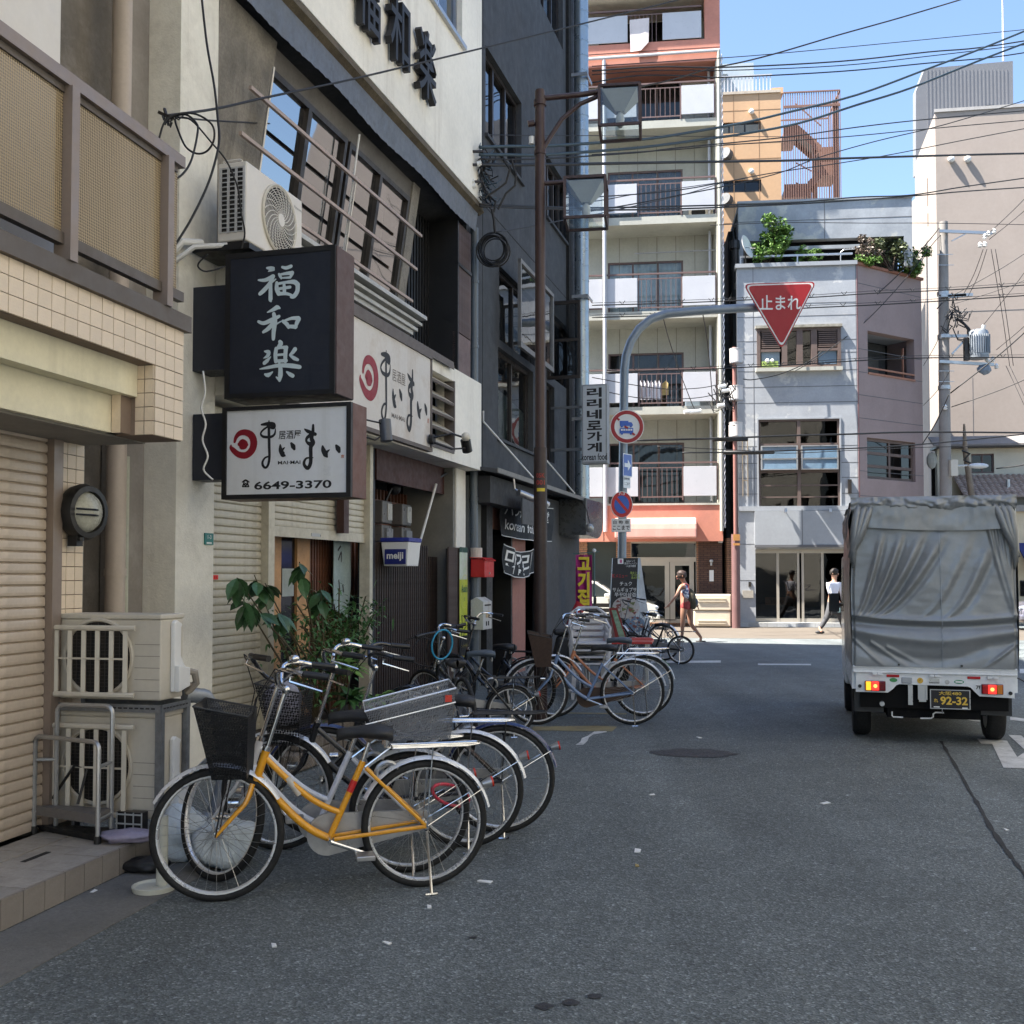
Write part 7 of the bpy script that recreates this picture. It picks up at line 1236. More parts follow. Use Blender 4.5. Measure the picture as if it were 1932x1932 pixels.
# ================================================================ planter and plants in front of the shutters
M.stone = mt('planter_stone',(.19,.16,.13),.9,var=.3,sc=6,bump=.8,bs=25,dirt=((.07,.06,.05),.6,5)); pb_ = B2.q(508,1573); 
plb = T('brick_planter','low stone block planter under the shutters behind the bicycles','planter',B2,(-6.5,-.5,0)); rr = RND(4)
for r_ in range(2):
	for k in range(9): x = -7.6+k*.36+(.18 if r_ else 0); plb.P('block',G().box(x+.006,x+.352,-.62+rr.uniform(-.008,.008),-.35,.01+r_*.14,.145+r_*.14),M.stone,bev=.012)
plb.P('soil',G().box(-7.6,-4.3,-.40,-.05,.0,.27),mt('soil',(.03,.022,.016),.95,var=.3))
def leaf(g,p,d,L_,w_,droop=.25,mi=0):
	d = V_(d).normalized(); s_ = d.cross(V_((0,0,1))); s_ = s_.normalized() if s_.length > .01 else V_((1,0,0)); up = s_.cross(d); pts = []
	for i,(t,w) in enumerate(((0,.0),(.2,.6),(.45,1),(.72,.75),(1,0))): c = V_(p)+d*L_*t-V_((0,0,1))*droop*L_*t*t; pts.append((c-s_*w_*w*.5+up*w_*.08*w,c,c+s_*w_*w*.5+up*w_*.08*w))
	for a,b in zip(pts,pts[1:]): g.face([a[0],a[1],b[1],b[0]],mi); g.face([a[1],a[2],b[2],b[1]],mi)
M.bigleaf = mt('dark_glossy_leaf',(.05,.12,.045),.35,var=.3,sc=6,rnd=.35); M.midleaf = mt('mid_leaf',(.08,.19,.06),.45,var=.4,sc=10); M.lime = mt('fresh_leaf',(.2,.36,.08),.45,var=.3,sc=8); M.stemg = mt('green_stem',(.09,.07,.04),.7)
t = T('leafy_shrub','tall potted shrub with big dark leaves against the left shutters','shrub',B2,(-6.9,-.3,.25)); rr = RND(21); tips = []
base = V_((-6.45,-.25,.25))
for (x,y,c) in ((455,1125,-.45),(447,1090,-.4),(480,1085,-.35),(500,1100,-.3),(565,1060,-.35),(590,1095,-.3),(520,1150,-.4),(475,1140,-.45),(605,1110,-.4)):
	s_,z = B2.p(x,y,c); e = V_((s_,c,z)); m1 = base.lerp(e,.5)+V_((rr.uniform(-.1,.1),rr.uniform(-.08,.08),.1)); t.P('stem',G().tube([base,m1,e],[.012,.009,.004],5),M.stemg); tips.append((e,(e-m1).normalized()))
lm = []
for v in range(3): g = G(); leaf(g,(0,0,0),(1,0,0),.16+.02*v,.085+.008*v,.3); lm.append(mesh('leaf',g,M.bigleaf,2))
for e,d in tips:
	for k in range(7):
		a = rr.random()*6.28; o = bpy.data.objects.new('leaf',rr.choice(lm)); col.objects.link(o); o.parent = t.e; p = e-d*rr.uniform(0,.16); o.location = (p.x-t.b[0],p.y-t.b[1],p.z-t.b[2]); o.rotation_euler = (rr.uniform(-.5,.5),rr.uniform(.1,1.1),a)
def frondy(nm,lab,pts,m,n=26,L_=.07,w_=.025,seed=1,base=None,spread=.12):
	t = T(nm,lab,'shrub',B2,(*base[:2],.25)); rr = RND(seed); g = G(); sg_ = G()
	for (x,y,c) in pts:
		s_,z = B2.p(x,y,c); e = V_((s_,c,z)); b = V_(base); m1 = b.lerp(e,.55)+V_((rr.uniform(-.1,.1),rr.uniform(-.05,.05),.12)); path = [b.lerp(m1,k/4) for k in range(4)]+[m1.lerp(e,k/6) for k in range(7)]; sg_.tube(path,[.007]*len(path),4)
		for k in range(n):
			i = rr.uniform(3,len(path)-1.01); p = path[int(i)].lerp(path[int(i)+1],i % 1)+V_((rr.gauss(0,spread*.4),rr.gauss(0,spread*.4),rr.gauss(0,spread*.3))); leaf(g,p,(rr.gauss(0,1),rr.gauss(0,1),rr.gauss(0,.4)),L_*rr.uniform(.6,1.3),w_*rr.uniform(.7,1.2),.4)
	t.P('foliage',g,m,kind='stuff'); t.P('stem',sg_,M.stemg); return t
frondy('feathery_shrub','feathery green shrub arching right in front of the slatted door',[(570,1180,-.3),(600,1130,-.35),(640,1110,-.4),(665,1150,-.4),(690,1125,-.45),(712,1145,-.5),(650,1185,-.4),(620,1165,-.3),(700,1165,-.4),(590,1150,-.3),(560,1140,-.3),(630,1140,-.3)],M.midleaf,90,.075,.028,5,(-5.9,-.22,.3),.2)
frondy('feathery_shrub','dark bushy undergrowth low between the shutter post and the wooden door',[(540,1240,-.3),(575,1220,-.35),(600,1260,-.4),(555,1290,-.4),(620,1240,-.35),(590,1200,-.3),(530,1200,-.3)],M.midleaf,110,.06,.026,7,(-6.2,-.25,.25),.26)
def fern(lab,x,y,c,m,n,L_,seed):
	s_,z = B2.p(x,y,c); t = T('broadleaf_plant',lab,'plant',B2,(s_,c,.27)); rr = RND(seed); g = G()
	for k in range(n):
		a = rr.uniform(0,6.28); leaf(g,(s_,c,z-.15),(cos(a),sin(a),rr.uniform(.2,1.3)),L_*rr.uniform(.7,1.2),L_*.2,.45)
	t.P('foliage',g,m,kind='stuff'); t.P('stem',G().tube([(s_,c,.27),(s_,c,z-.15)],.012,5),M.stemg)
fern('bright green plant with pointed leaves behind the bicycle handlebars',640,1235,-.5,M.lime,60,.34,3); fern('yellow green spiky plant low behind the silver basket',712,1295,-.6,M.lime,34,.3,4); fern('dark broad leaved plant low behind the second saddle',660,1290,-.55,M.midleaf,60,.3,6)
# ================================================================ covered kei truck stopped at the junction
TR = Fr((3.17,9.93),e=(.9625,-.271)); tk = T('covered_truck','small white flatbed truck with a wrinkled grey tarpaulin cover and lit brake lights','truck',TR,(.7,1.6,0))
M.twhite = mt('truck_white',(.8,.82,.83),.3,coat=.5,var=.05,dirt=((.4,.4,.38),.3,3)); M.tarp = mt('grey_tarpaulin',(.25,.265,.275),.38,metal=.25,var=.1,sc=1.5,bump=.04,bs=30,streak=((.2,.2,.19),.4,1.5))
Wd = 1.39; zt0,zt1 = .70,2.27
tk.P('bed_rail',G().box(-.005,Wd+.005,-.012,.03,.655,.72).box(-.002,Wd+.002,-.02,-.012,.70,.716).box(-.002,Wd+.002,-.02,-.012,.655,.67),M.twhite,bev=.004)
tk.P('bed_rail',G().box(-.012,.02,.03,2.0,.50,.72).box(Wd-.02,Wd+.012,.03,2.0,.50,.72),M.twhite)
pr = [(.02,.475),(.30,.475),(.345,.51),(.375,.545),(.40,.555),(.98,.55),(1.01,.54),(1.04,.505),(1.08,.465),(1.37,.455),(1.375,.652),(.015,.652)]
g = G(); up = [(x,.652) for x,z in pr[:10]]
for i in range(9): a,b = pr[i],pr[i+1]; g.hexa([(a[0],.0,a[1]),(b[0],.0,b[1]),(b[0],.04,b[1]),(a[0],.04,a[1])],[(a[0],.0,.652),(b[0],.0,.652),(b[0],.04,.652),(a[0],.04,.652)])
tk.P('rear_panel',g,M.twhite); tk.pieces('hinge',G().box(-.045,-.002,-.03,.0,.63,.652).box(.002,.045,-.03,.0,.63,.652),M.twhite,[(.21,0,.005),(.70,0,0),(1.19,0,-.005)],bev=.003)
M.lampred = mt('lamp_red',(.45,.01,.01),.15,coat=.5,var=.05); M.lampamber = mt('lamp_amber',(.6,.2,.02),.15,coat=.5,var=.05); M.lampdk = mt('lamp_dark_red',(.16,.005,.01),.15,coat=.5,var=0); M.litred = mt('lit_brake_lamp',(1,.03,.02),.3,var=0,emit=.42); M.litamb = mt('lit_indicator',(1,.42,.02),.3,var=0,emit=.35)
for x0,fl in ((.105,0),(1.10,1)):
	L = tk.P('tail_lamp',G().box(x0-.006,x0+.176,-.03,-.001,.49-.004*fl,.582-.004*fl),M.lampdk,bev=.008); zz0,zz1 = .496-.004*fl,.576-.004*fl
	seg = [(x0,x0+.05),(x0+.05,x0+.12),(x0+.12,x0+.17)]; ms = [M.litamb,M.litred,M.lampdk]
	if fl: seg = seg[::-1]; seg = [(x0+.12,x0+.17),(x0+.045,x0+.12),(x0,x0+.045)]; ms = [M.lampamber,M.litred,M.lampred]
	for (a,b),m in zip(seg,ms): tk.P('lens',G().box(a+.003,b-.003,-.036,-.028,zz0,zz1),m,L,bev=.004)
	tk.P('filament',G().sph(((seg[1][0]+seg[1][1])/2,-.037,(zz0+zz1)/2),.017,10,sc=(1,.3,1)),mt('hot_spot',(1,.3,.06),.3,var=0,emit=.9),L)
for x in (.29,.98): tk.P('reflector',G().box(x,x+.11,-.012,-.001,.618,.642),M.lampred,bev=.004)
for x in (.055,1.335): tk.P('bumper_stop',G().cyl((x,-.02,.53 if x < 1 else .50),(x,.0,.53 if x < 1 else .50),.016,14),M.black)
tk.P('clear_lamp',G().box(.42,.51,-.012,-.001,.565,.62),mt('clear_lens',(.4,.42,.44),.1,coat=.5),bev=.01)
tk.P('sticker',G().cyl((.35,-.004,.592),(.35,-.001,.592),.034,20).map(lambda p: (p[0],p[1],.592+(p[2]-.592)*.55)),mt('green_sticker',(.05,.28,.08),.4)); tk.P('sticker',G().cyl((.91,-.004,.59),(.91,-.001,.59),.042,20).map(lambda p: (p[0],p[1],.59+(p[2]-.59)*.42)),mt('teal_sticker',(.02,.28,.14),.4)); tk.P('sticker',G().box(.88,.94,-.006,-.004,.582,.598),M.signwhite)
tk.P('sticker',G().cyl((.58,-.004,.593),(.58,-.001,.593),.026,20),mt('amber_sticker',(.75,.45,.05),.4)); tk.P('sticker_mark',G().tube([(.58,-.006,.61),(.58,-.006,.593),(.57,-.006,.59)],.002,4),M.ink); tk.P('sticker',G().cyl((.81,-.004,.585),(.81,-.001,.585),.02,18),M.alu); tk.P('sticker',G().cyl((1.07,-.004,.545),(1.07,-.001,.545),.027,18),M.signwhite); tk.P('sticker_mark',puttext(G(),'7f',1.07,-.006,.545,.04,.035,bold=.03),M.ink); tk.P('badge',puttext(G().box(.655,.745,-.004,-.001,.572,.612),'DAIHATSU',.70,-.006,.577,.085,.012,mi=1,bold=.02),[M.alu,M.ink])
pl = tk.P('number_plate',G().box(.665,.995,-.03,-.02,.35,.515),M.ink,bev=.004); tk.P('plate_rim',G().box(.66,.668,-.034,-.03,.345,.52).box(.992,1.0,-.034,-.03,.345,.52).box(.668,.992,-.034,-.03,.345,.352).box(.668,.992,-.034,-.03,.513,.52),M.alu,pl)
tk.P('plate_lettering',puttext(puttext(puttext(G(),'大阪480',.83,-.032,.487,.19,.035,bold=.015),'92-32',.862,-.032,.42,.23,.075,bold=.03),'れ',.71,-.032,.42,.035,.035,bold=.02),mt('plate_gold',(.75,.5,.06),.5),pl); tk.P('plate_clip',G().box(.69,.74,-.036,-.03,.357,.367).box(.93,.975,-.036,-.03,.353,.363),M.signwhite,pl)
tk.P('hanger',G().box(.475,.515,-.01,.0,.37,.55),M.alu); tk.P('hanger',G().box(.56,.575,-.01,.03,.42,.555).box(.625,.64,-.01,.03,.42,.555).box(.57,.63,.0,.02,.40,.55),M.alu); tk.P('exhaust',G().cyl((.25,.0,.37),(.25,.25,.37),.022,12),M.alu); tk.P('hitch_rod',G().tube([(.335,.02,.30),(.335,.02,.265),(.345,.02,.252),(.43,.02,.25)],.007,6).tube([(.58,.02,.247),(.67,.02,.25),(.69,.02,.265),(.69,.02,.29),(.71,.02,.305),(.78,.02,.305)],.007,6),M.white); tk.P('chain',G().tube([(.765,-.01,.345),(.765,.0,.3)],.004,5),M.alu)
tk.P('chassis',G().box(.06,1.33,.06,3.1,.33,.6).box(.3,1.1,.1,.5,.24,.36).cyl((.15,.55,.27),(1.25,.55,.27),.045,10),mt('chassis_black',(.005,.005,.005),.8,var=0,spec=.2))
tk.pieces('mud_flap',G().box(-.13,.13,.0,.008,-.10,.10),M.blackplastic,[(.14,.12,.38),(1.24,.14,.38)])
def twheel(x,y):
	q = tk.P('wheel',G().cyl((x-.07,y,.27),(x+.07,y,.27),.165,24),M.alu,sm=1); g = G(); n = 36
	for r_,xx in ((.165,-.075),(.25,-.08),(.27,-.055),(.272,.055),(.25,.08),(.165,.075)): pass
	pf = [(.165,-.072),(.24,-.082),(.265,-.06),(.272,-.03),(.272,.03),(.265,.06),(.24,.082),(.165,.072)]; k = 0
	for j in range(n):
		a = j*TAU/n
		for r_,xx in pf: g.v.append((x+xx,y+r_*cos(a),.27+r_*sin(a)))
	for j in range(n):
		for i in range(7): g.f.append((j*8+i,j*8+i+1,((j+1) % n)*8+i+1,((j+1) % n)*8+i)); g.m.append(0)
	tk.P('tyre',g,M.rubber,q,sm=1)
for x,y in ((.09,.62),(1.28,.62),(.07,2.5),(1.30,2.5)): twheel(x,y)
# cab and doors
cab = [(2.02,.35),(3.25,.35),(3.3,.6),(3.28,1.0),(3.0,1.72),(2.85,1.78),(2.08,1.78),(2.02,1.7)]
c_ = tk.P('cab',G().prism(cab,-.02,Wd+.02,ax='x'),M.twhite,bev=.03); tk.P('side_window',G().prism([(2.2,1.15),(3.05,1.12),(2.9,1.62),(2.2,1.65)],-.024,-.021,ax='x').prism([(2.2,1.15),(3.05,1.12),(2.9,1.62),(2.2,1.65)],Wd+.021,Wd+.024,ax='x'),mt('cab_glass',(.01,.012,.014),.05,var=0),c_); tk.P('mirror',G().box(-.17,-.05,2.92,2.98,1.12,1.34).tube([(-.02,3.0,1.2),(-.1,2.95,1.2)],.012,6),M.blackplastic,c_,bev=.01)
# tarpaulin: rear sheet with pulled folds, sides, roof with a ruffled hem
def fold(u,v):      # u across 0..1,v up 0..1; metres toward the viewer
	h = 0
	def ridge(d,w_,a): return a*math.exp(-(d/w_)**2)
	vs_ = .27+.03*cos((u-.5)*PI)*-1; h += ridge(v-(.345-.035*sin(PI*u)),.022,.035)-ridge(v-(.30-.03*sin(PI*u)),.03,.04)+ridge(v-(.25-.07*sin(PI*u)),.035,.03)
	h += ridge(v-(.12-.10*sin(PI*min(1,u*1.2))+.1*abs(u-.5)),.05,-.03)
	for k,(x1,x0,c,a,w_) in enumerate(((.18,.01,.16,.035,.018),(.30,.04,.2,.04,.022),(.42,.06,.26,.045,.03),(.55,.1,.30,.03,.03),(.86,.55,.2,.026,.035),(.72,.4,.2,.012,.03))):
		if v > .33:
			t_ = (v-.33)/.55; xc = x0+(x1-x0)*min(1,max(0,t_))**.55; h += ridge(u-xc,w_*(.6+.6*t_),a*sin(PI*min(1,max(0,t_*.85+.1)))); h -= ridge(u-xc-w_*1.5,w_*.8,a*.7*sin(PI*min(1,max(0,t_*.85+.1))))
	for k,(a0,s_,a,w_) in enumerate(((.84,.14,.03,.012),(.875,.12,.035,.012),(.91,.085,.03,.011),(.945,.05,.025,.01))):
		if v > .35: t_ = (v-.35)/.6; xc = a0+s_*max(0,1-t_)**1.2; h += ridge(u-xc,w_,a*(.35+.65*t_))
	for x0,x1,v0,v1,a in ((.0,.2,.19,.0,.018),(.12,.34,.16,.0,.02),(.22,.45,.13,.0,.015),(.8,1,.0,.17,.022)):
		if 0 <= u <= 1: t_ = (u-x0)/(x1-x0); d = (v-(v0+(v1-v0)*t_)); h += ridge(d,.016,a)*(1 if -.05 < t_ < 1.05 else 0)
	h += .014*noise.noise(V_((u*3.5,v*3.5,0)))+.004*noise.noise(V_((u*9,v*20,3)))*(1 if v > .4 else .4)+.0012*noise.noise(V_((u*20,v*40,7)))
	return .72*h*min(1,14*v+.1)*min(1,(1-v)*12+.1)
NU,NV = 150,170; g = G(); zc = 2.03
def edge(v): b = .010*sin(v*9); return -.012+.03*max(0,v-.5)*1.2+b*.4,Wd+.01-.02*max(0,v-.5)+b*.3
for j in range(NV+1):
	v = j/NV; e0,e1 = edge(v); zz_ = zt0+.015+(zc+.03-zt0)*v
	for i in range(NU+1):
		u = i/NU; x = e0+(e1-e0)*u; y = -.028-fold(u,v)-.03*sin(PI*u)*sin(PI*v); 
		if u < .02 or u > .98: y += .02
		g.v.append((x,y,zz_))
for j in range(NV):
	for i in range(NU): a = j*(NU+1)+i; g.f.append((a,a+1,a+NU+2,a+NU+1)); g.m.append(0)
tp = tk.P('rear_sheet',g,M.tarp,sm=2)
tk.P('seam',G().tube([(.755+.02*(1-k/30),-.036-fold(.555,k/30)-.03*sin(PI*.55)*sin(PI*k/30),zt0+.02+1.3*k/30) for k in range(31)],.004,4),mt('seam_light',(.3,.33,.36),.4),tp)
g = G(); n = 110      # header flap
for j in range(13):
	for i in range(n+1):
		u = i/n; v = j/12; x = .09+(Wd-.16)*u; g.v.append((x,-.085-.012*sin(u*8)-.008*noise.noise(V_((u*5,v*2,5)))-.003*noise.noise(V_((u*25,v*3,9))),1.985+.20*v+.012*cos(u*3+.4)-.02*(1-v)*sin(u*3.1)))
for j in range(12):
	for i in range(n): a = j*(n+1)+i; g.f.append((a,a+1,a+n+2,a+n+1)); g.m.append(0)
tk.P('header_flap',g,M.tarp,sm=2)
def ruff(x0,y0,x1,y1,z0,z1,amp,seed,n=90,out=(0,-1),dip=0.):
	g = G(); m_ = 16; ox,oy = out
	for j in range(m_+1):
		v = j/m_
		for i in range(n+1):
			u = i/n; w_ = amp*(noise.noise(V_((u*16+seed,v*2.2,seed)))+.55*noise.noise(V_((u*38,v*4,seed)))); bul = .03*sin(PI*v); q = .005+bul+w_
			g.v.append((x0+(x1-x0)*u+ox*q,y0+(y1-y0)*u+oy*q,z0+(z1-z0)*v+.02*noise.noise(V_((u*12,4,seed)))*(1-v)-dip*(1-v)*u))
	for j in range(m_):
		for i in range(n): a = j*(n+1)+i; g.f.append((a,a+1,a+n+2,a+n+1)); g.m.append(0)
	return g
tk.P('hem',ruff(-.01,-.06,Wd+.01,-.06,2.15,2.275,.03,3),M.tarp,sm=2)
for sx,ox in ((-.01,-1),(Wd+.01,1)):
	tk.P('hem',ruff(sx-ox*.02,-.03,sx-ox*.02,2.1,1.72 if ox < 0 else 1.6,2.22,.025,7+ox,out=(ox,0),dip=-.2),M.tarp,sm=2)
	for k_ in range(3): tk.P('corner_gather',G().tube([(sx+ox*(-.02+.02*k_),-.05,1.62+.05*k_),(sx-ox*.02,-.085,1.8),(sx-ox*(.03+.03*k_),-.10,1.95),(sx-ox*(.05+.045*k_),-.09,2.1),(sx-ox*(.08+.06*k_),-.06,2.22)],[.012,.035,.04,.04,.02],8),M.tarp,sm=2)
	tk.P('side_sheet',ruff(sx,-.02,sx,2.05,zt0,2.0,.018,11+ox,out=(ox*.4,0)),M.tarp,sm=2)
g = G(); n = 40
for j in range(n+1):
	for i in range(n+1): u,v = i/n,j/n; g.v.append((-.02+(Wd+.04)*u,-.0+2.1*v,2.215+.05*max(0,sin(PI*u))**.5+.012*noise.noise(V_((u*8,v*9,1)))+.015*cos(v*12.5)))
for j in range(n):
	for i in range(n): a = j*(n+1)+i; g.f.append((a,a+1,a+n+2,a+n+1)); g.m.append(0)
tk.P('roof_sheet',g,M.tarp,sm=2); tk.P('front_sheet',G().box(0,Wd,2.03,2.05,.72,2.2),M.tarp); tk.P('load_dark',G().box(.01,Wd-.01,.02,2.0,.72,2.15),M.tarp)
for x in (.395,.93): tk.P('knob',G().cyl((x,-.06,.738),(x,-.03,.738),.009,10),M.black)
tk.P('strap_hook',G().tube([(Wd+.0,-.02,.64),(Wd+.04,-.02,.62),(Wd+.07,.0,.6)],.006,5),M.black)

# ================================================================ white saloon car parked under the apartments
def car(t,fr,x0,d,m,W_=1.65,L_=4.2,face=1):
	"""x0: position of the nose along the frame; nose points to +s when face is 1; d: near side"""
	fx = lambda x: x0-face*x
	body = [(0,.35),(.02,.55),(.08,.68),(.3,.76),(1.05,.88),(1.15,.90),(3.3,.93),(3.9,.92),(4.15,.85),(4.2,.5),(4.15,.25),(.1,.22)]; cabn = [(1.05,.88),(1.75,1.36),(2.0,1.42),(2.9,1.42),(3.2,1.34),(3.75,.93)]
	g = G(); n = len(body); secs = [(0,.97),(.12,1.0),(W_-.12,1.0),(W_,.97)]
	for y,k in secs:
		for x,z in body: g.v.append((fx(2.1+(x-2.1)*k),d+y,.58+(z-.58)*(.92 if k < 1 else 1)))
	for s_ in range(3):
		for i in range(n): g.f.append((s_*n+i,s_*n+(i+1) % n,(s_+1)*n+(i+1) % n,(s_+1)*n+i)); g.m.append(0)
	g.f.append(tuple(range(n))); g.f.append(tuple(range(3*n,4*n))); g.m += [0,0]; t.P('body',g,m,bev=.02)
	g = G(); g.hexa([(fx(x),d+.08,z) for x,z in cabn],[(fx(x),d+W_-.08,z) for x,z in cabn]); t.P('cabin',g,m,bev=.03)
	gl = mt('car_glass',(.05,.06,.06),.05,var=0); t.P('side_window',G().hexa([(fx(x),d+.072,z) for x,z in ((1.25,.94),(1.8,1.31),(2.35,1.35),(2.35,.94))],[(fx(x),d+.078,z) for x,z in ((1.25,.94),(1.8,1.31),(2.35,1.35),(2.35,.94))]),gl); t.P('side_window',G().hexa([(fx(x),d+.072,z) for x,z in ((2.42,.94),(2.42,1.35),(2.95,1.34),(3.4,.94))],[(fx(x),d+.078,z) for x,z in ((2.42,.94),(2.42,1.35),(2.95,1.34),(3.4,.94))]),gl)
	t.P('windscreen',G().face([(fx(1.1),d+.15,.905),(fx(1.1),d+W_-.15,.905),(fx(1.74),d+W_-.18,1.355),(fx(1.74),d+.18,1.355)]),gl)
	t.P('headlight',G().sph((fx(.14),d+.16,.64),.13,14,sc=(1.2,.9,.55)),mt('headlamp_glass',(.5,.55,.6),.08,coat=.6),sm=2); t.P('bumper',G().box(min(fx(-.04),fx(.5)),max(fx(-.04),fx(.5)),d-.01,d+W_+.01,.28,.46),m,bev=.05); t.P('door_seam',G().box(fx(2.38)-.004,fx(2.38)+.004,d-.004,d+.02,.3,.93).box(fx(1.3)-.004,fx(1.3)+.004,d-.004,d+.02,.3,.9),M.ink); t.P('mirror',G().box(fx(1.45)-.09,fx(1.45)+.09,d-.16,d-.02,.92,1.04),m,bev=.03)
	for x in (.75,3.35):
		q = t.P('wheel',G().cyl((fx(x),d-.01,.3),(fx(x),d+.18,.3),.2,20),M.alu,sm=1); t.P('tyre',G().cyl((fx(x),d,.3),(fx(x),d+.19,.3),.3,24),M.rubber,q,sm=1)
cr_ = T('saloon_car','white saloon car parked nose right in front of the apartment doors','car',AP,(-3.5,-1.4,0)); car(cr_,AP,AP.p(1242,1140,-1.5)[0],-2.0,mt('pearl_white_paint',(.7,.68,.6),.2,coat=.8,var=.03))
q = W(1926,1090,30); CF = Fr((q.x,q.y),e=(1,-.12)); c2 = T('parked_car','silver grey car just showing past the right side of the covered truck','car',CF,(2,0,0)); car(c2,CF,-.0,0,mt('silver_paint',(.3,.29,.34),.25,metal=.5,coat=.6),face=-1)
q = W(1924,1100,34); aw = T('blue_awning_shop','cream shop front with a navy awning past the right side of the truck','shop',WD,(q.x+2,34,0)); aw.P('wall',G().box(q.x-.1,q.x+6,34,36,0,3.6),mt('yellow_cream_wall',(.6,.5,.34),.8,var=.12)); aw.P('awning',G().prism([(33.3,2.0),(34,2.6),(34,2.55),(33.35,1.95)],q.x-.1,q.x+6,ax='x').prism([(33.3,1.75),(33.32,1.75),(33.32,2.0),(33.3,2.0)],q.x-.1,q.x+6,ax='x'),mt('navy_awning',(.02,.03,.14),.7)); aw.P('window_band',G().box(q.x,q.x+5,33.97,33.99,.9,1.4),M.glassd); aw.P('roof',G().box(q.x-.2,q.x+6,33.9,36,3.6,3.8),M.soffit)

# ================================================================ people
def skin(t,name,pts,edges,mats,parent=None,sub=2,tidy=None):
	"""one continuous surface grown round a skeleton: pts {joint: (position, radius or (rx, ry))}"""
	names = list(pts); me = bpy.data.meshes.new(name); me.from_pydata([tuple(V_(pts[k][0])-V_(t.b)) for k in names],[(names.index(a),names.index(b)) for a,b in edges],[]); o = bpy.data.objects.new(name,me); col.objects.link(o)
	sm_ = o.modifiers.new('skin','SKIN'); ss = o.modifiers.new('sub','SUBSURF'); ss.levels = ss.render_levels = sub; sv = me.skin_vertices[0].data
	for i,k in enumerate(names):
		r_ = pts[k][1]; sv[i].radius = (r_,r_) if not isinstance(r_,tuple) else r_; sv[i].use_root = (i == 0)
	dg = bpy.context.evaluated_depsgraph_get(); m2 = bpy.data.meshes.new_from_object(o.evaluated_get(dg)); m2.materials.clear(); m2.materials.append(mats); m2.polygons.foreach_set('use_smooth',[True]*len(m2.polygons)); bpy.data.objects.remove(o); n = bpy.data.objects.new(name,m2); col.objects.link(n); n.parent = parent or t.e; return n
M.skinA = mt('tanned_skin',(.32,.16,.10),.55,var=.08); M.skinB = mt('fair_skin',(.45,.26,.18),.5,var=.08); M.hair = mt('dark_hair',(.02,.014,.01),.6,var=.3,sc=30)
def hand(pts,ed,wrist,dirv,key,s_=1.0):
	d = V_(dirv).normalized(); side = d.cross(V_((0,1,0))).normalized() if abs(d.y) < .9 else V_((1,0,0)); dep = V_((0,1,0)); w_ = V_(wrist); pts[key+'p'] = (w_+d*.05*s_,.028*s_); ed.append((key,key+'p'))
	for i,(o_,L_) in enumerate(((-.03,.06),(-.01,.075),(.01,.07),(.03,.055))): a = w_+d*.09*s_+dep*o_*s_; b = a+d*L_*s_*.6-side*.01; pts[f'{key}f{i}'] = (a,.009*s_); pts[f'{key}g{i}'] = (b+d*.02-side*.012,.008*s_); ed.append((key+'p',f'{key}f{i}')); ed.append((f'{key}f{i}',f'{key}g{i}'))
	pts[key+'t'] = (w_+d*.07*s_+side*.035*s_-dep*.03,.010*s_); ed.append((key+'p',key+'t'))
def head(t,c,face,r_,sk,hair,par_,bun=False):
	"""face: unit vector the face looks along"""
	f = V_(face).normalized(); s_ = f.cross(V_((0,0,1))).normalized(); c = V_(c)
	for k in (-1,1): t.P('eye',G().sph(tuple(c+f*r_*.86+s_*k*r_*.36+V_((0,0,.0))),r_*.12,8),M.ink,par_,sm=2); t.P('ear',G().sph(tuple(c+s_*k*r_*.86-V_((0,0,r_*.1))),r_*.25,8,sc=(.5,1,1)),sk,par_,sm=2)
	t.P('nose',G().sph(tuple(c+f*r_*1.02-V_((0,0,r_*.25))),r_*.16,8,sc=(1,1,1.5)),sk,par_,sm=2); t.P('mouth',G().sph(tuple(c+f*r_*.88-V_((0,0,r_*.68))),r_*.17,8,sc=(1.3,1.3,.35)),mt('lips',(.3,.08,.07),.5),par_,sm=2)
	g = G(); n,k_ = 22,14
	for i in range(k_+1):
		th = PI*i/k_
		for j in range(n):
			a = TAU*j/n; d = V_((sin(th)*cos(a),sin(th)*sin(a),cos(th))); ff = d.dot(f); lim = .42 if ff > .25 else (-.1 if ff > -.2 else -.55); z = max(d.z,lim); q = d*r_*(1.1+.05*noise.noise(d*6))
			if d.z < lim: q = d*r_*.9; 
			g.v.append(tuple(c+q+V_((0,0,r_*.08))))
	for i in range(k_):
		for j in range(n): g.f.append((i*n+j,(i+1)*n+j,(i+1)*n+(j+1) % n,i*n+(j+1) % n)); g.m.append(0)
	h = t.P('hair',g,hair,sm=2)
	return h
# woman hurrying to the left
dW = 24.9; P = lambda x,y,dd=0: W(x,y,dW+dd); wb_ = P(1290,1208); wo = T('person','woman in a patterned white vest and red shorts hurrying left with a brown backpack','person',WD,(wb_.x,dW,0))
pts = {'pelvis': (P(1296,1137),(.13,.11)),'waist': (P(1293,1125),(.105,.095)),'chest': (P(1293,1110),(.13,.11)),'neck0': (P(1292,1101),.06),'neck': (P(1289,1096),.048),'head': (P(1286,1089),(.082,.095)),'crown': (P(1285.5,1082),(.075,.09)),
	   'shL': (P(1285,1106,-.16),.052),'elL': (P(1276,1124,-.24),.036),'wrL': (P(1263,1140,-.26),.023),'shR': (P(1296,1106,.16),.052),'elR': (P(1304,1124,.22),.036),'wrR': (P(1312,1140,.2),.023),
	   'hipL': (P(1291,1143,-.09),.095),'knL': (P(1288,1172,-.1),.058),'anL': (P(1287,1202,-.1),.035),'toL': (P(1280,1209,-.12),.03),'hipR': (P(1300,1143,.09),.095),'knR': (P(1303,1177,.12),.058),'anR': (P(1323,1203,.2),.035),'toR': (P(1320,1214,.16),.03)}
